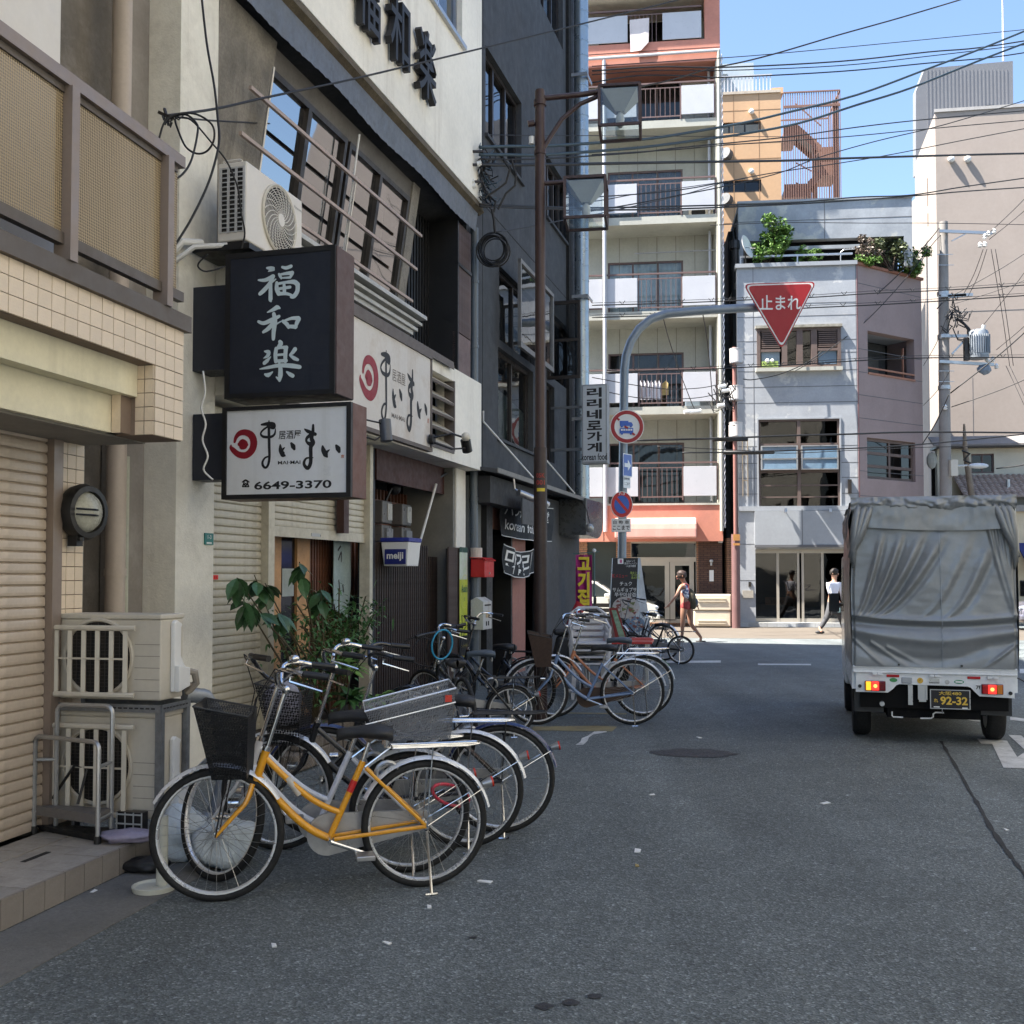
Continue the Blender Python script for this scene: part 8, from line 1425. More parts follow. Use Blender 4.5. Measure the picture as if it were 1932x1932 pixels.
ed = [('pelvis','waist'),('waist','chest'),('chest','neck0'),('neck0','neck'),('neck','head'),('head','crown'),('chest','shL'),('shL','elL'),('elL','wrL'),('chest','shR'),('shR','elR'),('elR','wrR'),('pelvis','hipL'),('hipL','knL'),('knL','anL'),('anL','toL'),('pelvis','hipR'),('hipR','knR'),('knR','anR'),('anR','toR')]
hand(pts,ed,pts['wrL'][0],(-.7,0,-.7),'wrL'); hand(pts,ed,pts['wrR'][0],(.6,0,-.7),'wrR'); body = skin(wo,'body',pts,ed,M.skinA)
def patterned():
	m = bpy.data.materials.new('patterned_vest'); m.use_nodes = True; n = m.node_tree.nodes; L = m.node_tree.links; v = n.new('ShaderNodeTexVoronoi'); v.inputs['Scale'].default_value = 22; tc = n.new('ShaderNodeTexCoord'); L.new(tc.outputs['Object'],v.inputs[0]); r = n.new('ShaderNodeValToRGB'); r.color_ramp.elements[0].position = .55; r.color_ramp.elements[0].color = (.8,.8,.85,1); r.color_ramp.elements[1].position = .7; r.color_ramp.elements[1].color = (.10,.12,.25,1); s_ = n.new('ShaderNodeSeparateColor'); L.new(v.outputs['Color'],s_.inputs[0]); L.new(s_.outputs[0],r.inputs[0]); L.new(r.outputs[0],n['Principled BSDF'].inputs['Base Color']); return m
skin(wo,'vest',{'a': (P(1295,1133),(.16,.14)),'b': (P(1293,1122),(.14,.125)),'c': (P(1293,1110),(.16,.14)),'d': (P(1292,1102),(.1,.085)),'l': (P(1289,1104,-.12),.05),'r': (P(1295,1104,.12),.05)},[('a','b'),('b','c'),('c','d'),('c','l'),('c','r')],patterned())
skin(wo,'shorts',{'a': (P(1296,1133),(.155,.135)),'b': (P(1296,1140),(.17,.15)),'l': (P(1291,1144,-.09),.105),'l2': (P(1291,1152,-.1),.10),'r': (P(1300,1144,.09),.105),'r2': (P(1301,1152,.1),.10)},[('a','b'),('b','l'),('l','l2'),('b','r'),('r','r2')],mt('brick_red_cloth',(.33,.05,.045),.8,var=.15))
hh = head(wo,P(1285.7,1086),(-1,-.12,0),.11,M.skinA,mt('brown_hair',(.045,.025,.018),.6,var=.3,sc=30),body); wo.P('hair_bun',G().sph(tuple(P(1291,1081)),.05,10),_m['brown_hair'],hh,sm=2)
for k,(x,y,dd) in (('L',(1283,1209,-.11)),('R',(1323,1212,.18))): c = P(x,y,dd); wo.P('sandal',G().box(c.x-.12,c.x+.1,c.y-.045,c.y+.045,max(.001,c.z-.03),max(.025,c.z-.005)),mt('dark_sandal',(.05,.03,.025),.7),bev=.008)
bp = T('backpack','brown camouflage backpack worn by the woman in red shorts','backpack',WD,tuple(P(1305,1135))); g = G(); c = P(1303.5,1130,.02)
n,k_ = 20,12
for i in range(k_+1):
	th = PI*i/k_
	for j in range(n): a = TAU*j/n; d = V_((sin(th)*cos(a),sin(th)*sin(a),cos(th))); f_ = 1+.12*noise.noise(d*3); g.v.append((c.x+.115*f_*math.copysign(abs(d.x)**.7,d.x)+.12*d.z*-.35,c.y+.15*f_*math.copysign(abs(d.y)**.7,d.y),c.z+.24*f_*math.copysign(abs(d.z)**.8,d.z)))
for i in range(k_):
	for j in range(n): g.f.append((i*n+j,(i+1)*n+j,(i+1)*n+(j+1) % n,i*n+(j+1) % n)); g.m.append(0)
bp.P('sack',g,mt('camouflage_cloth',(.10,.085,.05),.85,var=.45,sc=9,dirt=((.04,.05,.07),.8,12)),sm=2); bp.P('pocket',G().sph((c.x+.1,c.y-.02,c.z-.08),.1,12,sc=(.7,1,1)),mt('blue_grey_pocket',(.08,.1,.13),.8,var=.4,sc=20),sm=2)
for s_ in (-.11,.11): bp.P('strap',G().tube([P(1300,1120,s_),P(1299,1104,s_),P(1293,1101,s_),P(1287,1108,s_),P(1288,1122,s_),P(1298,1136,s_)],.017,6),mt('red_strap',(.3,.06,.06),.7) if s_ < 0 else _m['camouflage_cloth'])
# man in a white shirt walking right beside the truck
dM = 28.6; P = lambda x,y,dd=0: W(x-10,y,dM+dd); q = P(1570,1193); mn = T('person','man in a white shirt and dark trousers striding right beside the covered truck','person',WD,(q.x,dM,0))
pts = {'pelvis': (P(1582,1136),(.14,.11)),'waist': (P(1582,1124),(.13,.105)),'chest': (P(1583,1108),(.155,.115)),'neck0': (P(1584,1097),.07),'neck': (P(1584,1093),.056),'head': (P(1584,1084),(.088,.1)),'crown': (P(1583.5,1077),(.08,.092)),
	   'shL': (P(1575,1102,-.1),.062),'elL': (P(1576,1120,-.2),.045),'wrL': (P(1589,1133,-.25),.028),'shR': (P(1593,1102,.1),.062),'elR': (P(1599,1120,.1),.045),'wrR': (P(1600,1137,.05),.028),
	   'hipL': (P(1578,1141,-.09),.10),'knL': (P(1570,1165,-.1),.066),'anL': (P(1556,1186,-.12),.045),'toL': (P(1561,1193,-.2),.036),'hipR': (P(1587,1141,.09),.10),'knR': (P(1596,1164,.05),.066),'anR': (P(1603,1188,.05),.045),'toR': (P(1611,1193,-.03),.036)}
hand(pts,ed2 := [e for e in ed if e[0][:3] in ('pel','wai','che','nec','hea','shL','elL','shR','elR','hip','knL','knR','anL','anR') and not e[1].endswith('p')],pts['wrL'][0],(.7,-.2,-.6),'wrL'); hand(pts,ed2,pts['wrR'][0],(.2,0,-1),'wrR'); body = skin(mn,'body',pts,ed2,M.skinB)
shm = mt('white_shirt',(.72,.72,.78),.8,var=.06,bump=.2,bs=25); skin(mn,'shirt',{'a': (P(1582,1133),(.155,.125)),'b': (P(1582,1120),(.15,.12)),'c': (P(1583,1107),(.17,.13)),'d': (P(1584,1098),(.09,.075)),'l': (P(1575,1103,-.1),.075),'l2': (P(1576,1120,-.2),.058),'l3': (P(1586,1131,-.24),.042),'r': (P(1593,1103,.1),.075),'r2': (P(1599,1120,.1),.058),'r3': (P(1600,1134,.06),.042)},[('a','b'),('b','c'),('c','d'),('c','l'),('l','l2'),('l2','l3'),('c','r'),('r','r2'),('r2','r3')],shm)
skin(mn,'trousers',{'a': (P(1582,1131),(.155,.12)),'b': (P(1582,1139),(.16,.125)),'l': (P(1578,1143,-.09),.118),'l2': (P(1570,1165,-.1),.082),'l3': (P(1557,1186,-.12),.062),'r': (P(1587,1143,.09),.118),'r2': (P(1596,1164,.05),.082),'r3': (P(1603,1188,.05),.062)},[('a','b'),('b','l'),('l','l2'),('l2','l3'),('b','r'),('r','r2'),('r2','r3')],mt('grey_trousers',(.07,.07,.075),.8,var=.1))
mn.P('belt',G().cyl(P(1582,1132.5),P(1582,1130.5),.15,20).map(lambda p: (p[0],dM+(p[1]-dM)*.85,p[2])),M.ink); head(mn,P(1584,1081),(.75,-.65,0),.11,M.skinB,M.hair,body)
for x,y,dd in ((1557,1193,-.14),(1607,1192,.0)): c = P(x,y,dd); mn.P('shoe',G().sph((c.x,c.y,.045),.13,12,sc=(1,.42,.34)),M.ink,sm=2)
bc = T('briefcase','black bag carried low by the man in the white shirt','bag',WD,tuple(P(1590,1155,-.2))); c = P(1589,1148,-.28); bc.P('body',G().box(c.x-.16,c.x+.13,c.y-.06,c.y+.06,c.z-.17,c.z+.15),M.black,bev=.02); bc.P('handle',G().tube([(c.x-.06,c.y,c.z+.15),(c.x-.04,c.y,c.z+.21),(c.x+.04,c.y,c.z+.21),(c.x+.06,c.y,c.z+.15)],.009,6),M.black); bc.P('tag',G().box(c.x+.0,c.x+.07,c.y-.066,c.y-.06,c.z-.1,c.z+.02),mt('pale_tag',(.35,.5,.48),.6))

# ================================================================ the restaurant's pavement clutter
bd = 21.2; q0,q1,q2,q3 = W(1156,1053,bd),W(1204,1053,bd),W(1190,1233,bd-.25),W(1147,1215,bd-.25); mb_ = T('menu_board','tall black A-frame menu board with food photos beside the grey sign pole','signboard',WD,(W(1180,1230,bd).x,bd,0))
zb_,zt_ = .06,W(1180,1053,bd).z; xa,xb,xc,xd = W(1149,1200,bd).x,W(1196,1200,bd).x,W(1155,1053,bd).x,W(1204,1053,bd).x; lean_ = lambda z: -.3*(1-(z-zb_)/(zt_-zb_))
mb_.P('front_board',G().hexa([(xa-.06,bd-.32,zb_),(xb-.02,bd-.32,zb_),(xb-.02,bd-.29,zb_),(xa-.06,bd-.29,zb_)],[(xc,bd-.02,zt_),(xd,bd-.02,zt_),(xd,bd+.01,zt_),(xc,bd+.01,zt_)]),M.ink)
mb_.P('back_board',G().hexa([(xb-.02,bd-.30,zb_),(xb+.42,bd+.25,zb_),(xb+.42,bd+.28,zb_),(xb-.02,bd-.27,zb_)],[(xd,bd-.02,zt_),(xd+.05,bd+.05,zt_),(xd+.05,bd+.08,zt_),(xd,bd+.01,zt_)]),mt('grey_board_side',(.4,.4,.4),.6,var=.25,sc=5)); mb_.P('rim',G().tube([(xa-.06,bd-.32,zb_),(xc,bd-.02,zt_),(xd,bd-.02,zt_),(xb-.02,bd-.32,zb_)],.012,6),M.alu)
bz_ = lambda Y: W(1180,(1620+Y/5.085)/1.5652,bd).z; bx_ = lambda X,Y: W((1760+X/5.085)/1.5652,1100,bd).x
def onb(g): return g.map(lambda p: (p[0],bd-.024+lean_(p[2])+p[1],p[2]))
def bt(body,X,Y,w_,h_,m,bold=.015): mb_.P('lettering',onb(puttext(G(),body,bx_(X,Y),-.004,bz_(Y),w_*.00133,h_*.00133,bold=bold)),m)
M.chalk = mt('chalk_white',(.62,.62,.6),.7,var=0); yg = mt('yellow_green_ink',(.35,.45,.08),.7,var=0)
bt('チュク',440,525,180,60,M.chalk); bt('サムギョプサル',450,615,420,65,M.chalk); bt('쭈꾸미삼겹살',460,690,380,65,M.chalk); bt('follow して\n焼きティーバン\n1人前半額券',520,225,190,110,M.chalk,.01); bt('宴会コース\n食べ放題\n飲み放題',585,400,150,110,yg,.01); bt('新メニュー',350,410,230,60,M.signred,.02); bt('2500',560,1415,170,55,M.chalk,.02); bt('1000',550,1505,140,50,M.chalk,.02)
X_ = lambda X: bx_(X,0)
mb_.P('badge',onb(G().box(X_(325),X_(410),-.004,-.002,bz_(230),bz_(150))),M.signwhite); mb_.P('badge_mark',onb(G().box(X_(355),X_(390),-.006,-.004,bz_(215),bz_(165))),mt('pink_mark',(.5,.1,.25),.6))
def dish(X,Y,r_,m1,m2,seed,sc=.8):
	rr = RND(seed); g = G(); cx,cz = X_(X),bz_(Y); g.face([(cx+r_*cos(a*.3),-.004,cz+r_*sc*sin(a*.3)) for a in range(21)]); mb_.P('food_photo',onb(g),m1); g = G()
	for k in range(26): a,q = rr.random()*6.28,r_*.85*rr.random()**.5; s_ = r_*rr.uniform(.08,.3); b = rr.random()*3; g.face([(cx+q*cos(a)+s_*cos(b+j*2.1),-.006-.0005*k,cz+sc*q*sin(a)+s_*.6*sin(b+j*2.1)) for j in range(3)],k % 3)
	mb_.P('food_photo_detail',onb(g),m2)
fa,fb_,fc_,fd = mt('plate_white',(.45,.42,.4),.6,var=.2),mt('meat_red',(.2,.06,.05),.6,var=.3),mt('noodle_pale',(.5,.45,.4),.6,var=.2),mt('herb_green',(.15,.18,.06),.6,var=.3)
dish(435,880,.27,fa,[fb_,fc_,fd],2); dish(560,1130,.2,mt('bowl_blue',(.12,.2,.3),.5,var=.2),[fb_,fc_,fb_],5); dish(250,1090,.16,fb_,[fb_,fc_,fa],9)
# counter table with red top, folded chairs, stacked plastic chairs, small easel
d_ = 14.2; q = W(1165,1207,d_); tb = T('red_table','bare red topped folding table between the bicycles and the menu board','table',WD,(q.x,d_,0)); a,c,z = W(1085,1210,d_).x,W(1241,1210,d_).x,W(1160,1208,d_).z
tb.P('table_top',G().hexa([(a,d_-.35,z-.03),(c-.12,d_-.35,z-.03),(c,d_+.35,z-.03),(a+.1,d_+.35,z-.03)],[(a,d_-.35,z),(c-.12,d_-.35,z),(c,d_+.35,z),(a+.1,d_+.35,z)]),mt('red_laminate',(.42,.015,.015),.35,var=.1),bev=.004); tb.pieces('leg',G().cyl((0,0,0),(0,0,z-.03),.015,8),M.alu,[(a+.12,d_-.28,0),(c-.2,d_-.28,0),(a+.2,d_+.28,0),(c-.1,d_+.28,0)])
tb.P('cloth',G().box(c-.35,c-.05,d_+.1,d_+.3,z+.001,z+.02),mt('coral_cloth',(.55,.12,.11),.8))
ez = T('small_easel','little red easel with a green price strip standing on the red table','easel',WD,(W(1168,1205,d_).x,d_,z)); p = [W(x,y,d_) for x,y in ((1149,1147),(1165,1147),(1182,1204),(1162,1206),(1156,1207))]; ez.P('board',G().hexa([p[3],p[2],p[2]+V_((0,.02,0)),p[3]+V_((0,.02,0))],[p[0],p[1],p[1]+V_((0,.02,0)),p[0]+V_((0,.02,0))]),mt('maroon_easel',(.2,.02,.02),.6)); ez.P('strip',G().hexa([p[3].lerp(p[2],.3)+V_((0,-.01,.02)),p[2]+V_((-.02,-.01,.02)),p[2]+V_((-.02,-.006,.02)),p[3].lerp(p[2],.3)+V_((0,-.006,.02))],[p[0].lerp(p[1],.3)+V_((0,-.01,-.03)),p[1]+V_((-.02,-.01,-.03)),p[1]+V_((-.02,-.006,-.03)),p[0].lerp(p[1],.3)+V_((0,-.006,-.03))]),mt('mint_strip',(.2,.35,.25),.6,var=.5,sc=25)); ez.P('back_leg',G().tube([p[0]+V_((.02,.02,-.02)),W(1153,1206,d_)+V_((0,.12,0))],.01,5),M.alu)
def plastic_chair(label,x,d,z0,m,back=True):
	t = T('plastic_chair',label,'chair',WD,(x,d,z0),'stacked white plastic chairs'); 
	if z0 == 0:
		for i,(a,b) in enumerate(((-.2,-.2),(.2,-.2),(-.18,.2),(.18,.2))): t.P('leg',G().hexa([(x+a*1.15-.02,d+b*1.15-.02,0),(x+a*1.15+.02,d+b*1.15-.02,0),(x+a*1.15+.02,d+b*1.15+.02,0),(x+a*1.15-.02,d+b*1.15+.02,0)],[(x+a-.035,d+b-.03,.43),(x+a+.035,d+b-.03,.43),(x+a+.035,d+b+.03,.43),(x+a-.035,d+b+.03,.43)]),m,bev=.006)
	t.P('seat',G().box(x-.23,x+.23,d-.22,d+.22,z0+.43,z0+.455),m,bev=.01)
	for s_ in (-1,1): t.P('armrest',G().tube([(x+s_*.22,d-.2,z0+.44),(x+s_*.25,d-.18,z0+.64),(x+s_*.25,d+.1,z0+.66),(x+s_*.23,d+.24,z0+.72)],.02,8),m,sm=1)
	for k in range(4): t.P('back_slat',G().box(x-.2,x+.2,d+.215+.01*k,d+.235+.01*k,z0+.52+k*.08,z0+.57+k*.08),m,bev=.006)
	t.P('back_rail',G().tube([(x-.23,d+.2,z0+.46),(x-.23,d+.26,z0+.8),(x-.12,d+.28,z0+.88),(x+.12,d+.28,z0+.88),(x+.23,d+.26,z0+.8),(x+.23,d+.2,z0+.46)],.02,8),m,sm=1)
wc = mt('chair_white',(.58,.58,.6),.4,var=.12); cx0 = W(1112,1250,13.6).x
for k in range(4): plastic_chair(['lowest white plastic chair of the stack by the red table','second white plastic chair up in the stack by the red table','third white plastic chair up in the stack by the red table','topmost white plastic chair of the stack by the red table'][k],cx0+.0,13.6,k*.085,wc)
q = W(1125,1195,14.6); rt_ = T('round_table','folded round grey table leaning on edge behind the white chairs','table',WD,(q.x,14.6,0)); c = W(1128,1198,14.6); rt_.P('table_top',G().cyl((c.x,14.6,c.z),(c.x+.03,14.66,c.z+.0),.30,30),mt('grey_table_top',(.42,.42,.4),.4,var=.1),bev=.006); rt_.P('leg',G().tube([(c.x-.1,14.7,c.z),(c.x-.15,14.75,0)],.015,6).tube([(c.x+.1,14.7,c.z),(c.x+.12,14.75,0)],.015,6),M.alu)
q = W(1095,1150,15.5); ub = T('folded_parasol','folded red parasol propped beside the stacked chairs','parasol',WD,(q.x,15.5,0)); ub.P('cloth',G().tube([W(1068,1185,15.5),W(1085,1158,15.5),W(1098,1140,15.5)],[.02,.07,.1],8),mt('parasol_red',(.4,.01,.02),.7,var=.2),sm=2); ub.P('pole',G().tube([W(1066,1188,15.5),(W(1052,1200,15.5).x,15.5,0)],.015,6),M.alu)
q = W(1095,1170,15.0); sc_ = T('scooter','black and white scooter parked behind the stacked chairs','scooter',WD,(q.x,15,0)); a = W(1078,1200,15); sc_.P('body',G().hexa([(a.x-.3,14.85,.3),(a.x+.5,14.85,.3),(a.x+.5,15.15,.3),(a.x-.3,15.15,.3)],[(a.x-.2,14.88,.72),(a.x+.3,14.88,.68),(a.x+.3,15.12,.68),(a.x-.2,15.12,.72)]),M.black,bev=.05); sc_.P('leg_shield',G().hexa([(a.x+.45,14.8,.3),(a.x+.55,14.8,.3),(a.x+.55,15.2,.3),(a.x+.45,15.2,.3)],[(a.x+.3,14.85,.95),(a.x+.38,14.85,.95),(a.x+.38,15.15,.95),(a.x+.3,15.15,.95)]),wc,bev=.02); sc_.P('handlebar',G().tube([(a.x+.3,14.65,1.05),(a.x+.34,15,.98),(a.x+.3,15.35,1.05)],.018,6).box(a.x+.25,a.x+.42,14.92,15.08,.93,1.1),M.black); sc_.P('seat',G().box(a.x-.25,a.x+.2,14.87,15.13,.72,.8),M.seat,bev=.03); sc_.P('mirror',G().cyl((a.x+.3,14.62,1.22),(a.x+.32,14.62,1.22),.055,14).tube([(a.x+.3,14.66,1.05),(a.x+.3,14.62,1.2)],.007,5),M.black)
for x in (-.28,.6): w_ = sc_.P('wheel',G().cyl((a.x+x,14.93,.22),(a.x+x,15.07,.22),.12,16),M.alu,sm=1); sc_.P('tyre',G().cyl((a.x+x,14.945,.22),(a.x+x,15.055,.22),.22,20),M.rubber,w_,sm=1)
q = W(1101,1105,19.6); fl = T('flag_banner','magenta upright flag banner with big yellow letters at the street corner','banner',WD,(q.x,19.6,0)); xa,xb,z1,z0 = W(1086,1100,19.6).x,W(1117,1100,19.6).x,W(1100,1047,19.6).z,W(1100,1146,19.6).z; g = G(); n = 14
for i in range(n):
	for j in range(10): g.face([(xa+(xb-xa)*a/n,19.6+.03*sin(a*.9+b*.5),z0+(z1-z0)*b/10) for a,b in ((i,j),(i+1,j),(i+1,j+1),(i,j+1))])
fl.P('cloth',g,mt('magenta_cloth',(.33,.02,.16),.7,var=.1),sm=2); h = puttext(G(),'고\n기\n집',(xa+xb)/2,19.55,(z0+z1)/2,(xb-xa)*.8,(z1-z0)*.92,bold=.05); fl.P('lettering',h,mt('flag_yellow',(.7,.55,.03),.6)); fl.P('pole',G().tube([(xb+.04,19.6,0),(xb+.04,19.6,z1+.1)],.018,8).tube([(xa-.05,19.6,z1+.02),(xb+.14,19.6,z1+.06)],.01,6),mt('pole_teal',(.05,.12,.12),.4)); fl.P('clip',G().sph((xb+.04,19.6,z1+.08),.04,8),M.signwhite)
bn_ = T('low_bin','black slatted bin behind the menu board beside the white car','bin',WD,tuple(gnd(1145,1200))); q = gnd(1137,1200); 
for k in range(4): bn_.P('slat',G().box(q.x-.3,q.x+.25,q.y,q.y+.03,.35+k*.13,.45+k*.13),M.dkframe)
bn_.P('post',G().box(q.x-.3,q.x-.26,q.y+.031,q.y+.07,0,.9).box(q.x+.2,q.x+.24,q.y+.031,q.y+.07,0,.9),M.dkframe)
# ================================================================ utility pole and overhead wires
ud = 33.; ux = W(1784,900,ud).x; up_ = T('utility_pole','grey concrete utility pole with transformer behind the covered truck','utility pole',WD,(ux,ud,0)); zt_ = W(1786,419,ud).z
up_.P('pole',G().tube([(ux,ud,0),(ux,ud,W(1784,700,ud).z),(ux+.05,ud,zt_)],[.19,.165,.13],18),mt('pole_concrete',(.27,.25,.23),.85,var=.12,streak=((.18,.17,.16),.4,3)),sm=1)
up_.P('band',G().cyl((ux,ud,W(0,735,ud).z),(ux,ud,W(0,728,ud).z),.19,16).cyl((ux,ud,W(0,640,ud).z),(ux,ud,W(0,632,ud).z),.185,16).cyl((ux,ud,W(0,558,ud).z),(ux,ud,W(0,551,ud).z),.18,16),M.alu)
U = lambda x,y,dd=-.2: W(x,y,ud+dd)
for (x0,y0,x1,y1) in ((1772,436,1872,440),(1775,558,1835,556),(1775,634,1830,634),(1772,682,1875,688),(1788,560,1822,557)): up_.P('crossarm',G().bar(U(x0,y0),U(x1,y1),.07,.09),M.alu)
up_.P('brace',G().bar(U(1796,668),U(1822,640),.05).bar(U(1795,455),U(1822,441),.03),M.alu)
tc_ = U(1846,650,-.25); tfm = up_.P('transformer',G().lathe([(.20,-.46),(.29,-.44),(.30,-.40),(.30,.36),(.27,.42),(.15,.46)],tc_,(0,0,1),22),mt('transformer_grey',(.27,.30,.33),.45,metal=.3,var=.12),sm=1)
up_.pieces('fin',G().box(-.008,.008,-.04,.0,-.3,.28),_m['transformer_grey'],[(tc_.x+.30*sin(a),tc_.y-.30*cos(a),tc_.z,a) for a in [(-1.2+.2*k) for k in range(13)]],None); up_.P('bushing',G().cyl((tc_.x+.05,tc_.y-.2,tc_.z+.4),(tc_.x+.08,tc_.y-.24,tc_.z+.55),.06,10),M.white); up_.P('bracket',G().box(tc_.x-.45,tc_.x-.3,tc_.y-.06,tc_.y+.06,tc_.z-.5,tc_.z+.2),M.dkframe)
ins = [(1861,632),(1866,684),(1880,691),(1873,678),(1862,677),(1858,446),(1865,441),(1875,436),(1849,462),(1858,461),(1783,768),(1885,510),(1905,520),(1870,508),(1860,581),(1890,600)]
up_.pieces('insulator',G().lathe([(.03,-.09),(.075,-.05),(.04,-.02),(.075,.02),(.04,.06),(.02,.09)],(0,0,0),(0,0,1),10),M.white,[(p.x,p.y,p.z) for p in (U(x,y,-.22) for x,y in ins[:11])],sm=1)
rr = RND(9); g = G()
for k in range(26):
	p = U(1800+rr.gauss(0,7),590+rr.gauss(0,16),-.3+rr.uniform(-.15,.2)); q = p+V_((rr.uniform(-.4,.5),rr.uniform(-.1,.1),rr.uniform(-.4,.3))); m_ = (p+q)/2+V_((rr.uniform(-.2,.2),0,-rr.uniform(0,.3))); g.tube([p,m_,q],.018,5)
for k in range(5): g.tube([U(1800,598),U(1815+k*3,606+k*3),U(1826+k,622),U(1826,634)],.03,5)
up_.P('cable_tangle',g,M.cable,kind='stuff'); up_.P('step_bolt',G().tube([U(1768,480),U(1798,480)],.012,4).tube([U(1770,500),U(1800,500)],.012,4).tube([U(1770,700),U(1800,700)],.012,4).tube([U(1770,720),U(1800,720)],.012,4).tube([U(1770,560),U(1800,560)],.012,4),M.alu)
g = G().sph(tuple(U(1857,697)),.19,10,sc=(1.2,.8,.9)); 
up_.P('splice_box',g.map(lambda p: tuple(V_(p)+V_((1,0,1))*.05*noise.noise(V_(p)*9))),mt('splice_grey',(.18,.22,.27),.6,var=.3))
lm_ = T('roadway_lamp','pale cobra head street light on an arm from the utility pole','street lamp',WD,tuple(U(1830,882))); lm_.P('arm',G().tube([U(1792,880),U(1825,878)],.03,8),M.alu); lm_.P('head',G().sph(tuple(U(1846,879)),.32,14,sc=(1,.5,.28)),mt('lamp_white',(.55,.58,.6),.3,var=.05),sm=2); lm_.P('box',G().box(U(1793,880).x-.02,U(1805,880).x,ud-.3,ud-.1,U(1800,898).z,U(1800,868).z),M.acbeige)
wp = T('wooden_pole','thin weathered wooden pole leaning in front of the tiled roof','pole',WD,(W(1834,960,34.5).x,34.5,0)); wp.P('pole',G().tube([(W(1836,960,34.5).x,34.5,0),W(1834,940,34.5),W(1821,850,34.5),W(1819,800,34.5)],[.11,.1,.085,.03],10),mt('old_wood',(.24,.19,.14),.9,var=.3,sc=8),sm=1); wp.P('fitting',G().tube([W(1815,850,34.4),W(1830,856,34.4),W(1818,868,34.4),W(1832,874,34.4)],.03,5),M.cable)

def wire(label,pts,d0,d1,r_=.012,m='cable',sub=5,group=None,name='overhead_cable',cat='cable'):
	"""a hanging cable through pixels; its distance runs evenly from d0 at one end to d1 at the other"""
	P_ = [V_(p) for p in pts]; q = []
	for i in range(len(P_)-1):
		p0,p1,p2,p3 = P_[max(i-1,0)],P_[i],P_[i+1],P_[min(i+2,len(P_)-1)]
		for k in range(sub): t = k/sub; q.append(.5*((2*p1)+(p2-p0)*t+(2*p0-5*p1+4*p2-p3)*t*t+(3*p1-p0-3*p2+p3)*t**3))
	q.append(P_[-1]); L_ = [0]
	for a,b in zip(q,q[1:]): L_.append(L_[-1]+(b-a).length)
	w_ = [W(p.x,p.y,d0+(d1-d0)*l/L_[-1]) for p,l in zip(q,L_)]
	return S(name,label,cat,G().tube(w_,r_,5),getattr(M,m),WD,tuple(w_[0]),group=group,sm=2)
anchor = (314,218)
wire('thick black cable rising from the pillar coil across the raised wall lettering to the sky',[anchor,(407,205),(496,185),(639,155),(780,122),(917,89),(1118,40),(1278,0),(1400,-35)],6.9,16,.010)
wire('thin dark cable running level from the pillar coil past the slanting windows',[(334,221),(410,228),(560,236),(639,242),(917,254),(1135,256),(1278,257),(1500,258)],6.9,24,.007)
wire('black drop cable hanging down the stucco pillar past the outdoor unit',[(378,-30),(390,80),(404,160),(411,225),(413,271),(395,340),(364,407),(335,455),(317,482)],7.0,6.4,.008)
wire('loose black loop of cable at the top of the stucco pillar',[(300,262),(312,228),(340,214),(372,216),(400,235),(404,262),(392,284),(372,290),(350,276),(334,240),(330,225)],6.7,6.9,.007)
wire('black cable curling down from the pillar anchor to the balcony corner',[(320,222),(350,216),(370,232),(373,250),(362,300),(345,328),(320,345)],6.8,6.3,.007)
wire('thin black cable slanting from the pillar anchor down to the white outdoor unit',[(330,222),(360,226),(400,270),(425,300),(440,330),(450,360),(455,400),(462,440),(455,470)],6.9,7.1,.006)
wire('black cable looping below the white outdoor unit bracket',[(392,480),(376,495),(375,505),(390,512),(425,503)],7.0,7.1,.006)
wire('pale curly cord hanging beside the light box sign mount',[(383,700),(387,740),(380,770),(388,800),(382,830),(392,860),(384,885),(396,900),(402,905)],7.2,7.2,.007,'white')
for lab,x0,pts,d1 in (('upper strand',0,[(905,278),(960,276),(1013,276),(1086,272),(1212,263),(1301,250),(1405,231),(1481,213),(1616,179),(1752,129),(1853,91),(1990,35)],22),('lower strand',0,[(905,292),(960,292),(1013,293),(1086,288),(1212,278),(1334,262),(1405,252),(1508,232),(1616,198),(1718,166),(1853,112),(1990,60)],22)):
	wire(f'thick blue black cable, {lab} of the pair curving up across the sky',pts,14,d1,.022,'teal')
wire('thin cable just under the thick blue black pair',[(905,300),(1013,300),(1200,288),(1278,279),(1481,259),(1616,240),(1760,224),(1990,204)],14,24,.012)
wire('thin cable crossing the stair tower and the grey penthouse foot',[(1117,292),(1278,282),(1366,274),(1582,259),(1752,243),(1990,222)],20,26,.011)
wire('heavy level black cable across the orange building and the open sky',[(905,310),(953,311),(1117,309),(1278,306),(1478,303),(1582,299),(1752,294),(1990,288)],14,26,.024)
wire('thin cable sweeping from the apartment block up past the grey penthouse',[(1115,398),(1200,384),(1278,369),(1379,349),(1474,325),(1542,298),(1650,267),(1786,234),(1990,172)],18,27,.012)
wire('thin cable below the heavy level one, bending up to the right edge',[(1117,372),(1278,359),(1447,328),(1582,308),(1684,291),(1820,264),(1990,232)],18,27,.011)
wire('upper of two cables running just above the grey building roof edge',[(905,385),(1014,390),(1117,392),(1278,389),(1481,383),(1616,372),(1718,368),(1820,352),(1990,328)],14,27,.015)
wire('lower of two cables running just above the grey building roof edge',[(905,389),(1014,393),(1117,396),(1278,394),(1515,384),(1718,370),(1820,361),(1990,350)],14,27,.015)
wire('single cable from the upper lantern rising steeply to the top right sky',[(1202,165),(1270,150),(1334,131),(1405,116),(1474,98),(1582,66),(1700,33),(1860,-15)],11.4,14,.009)
wire('fine cable above the others between apartment gutter and the mast',[(1117,125),(1366,109),(1500,98),(1752,74),(1990,50)],20,26,.009)
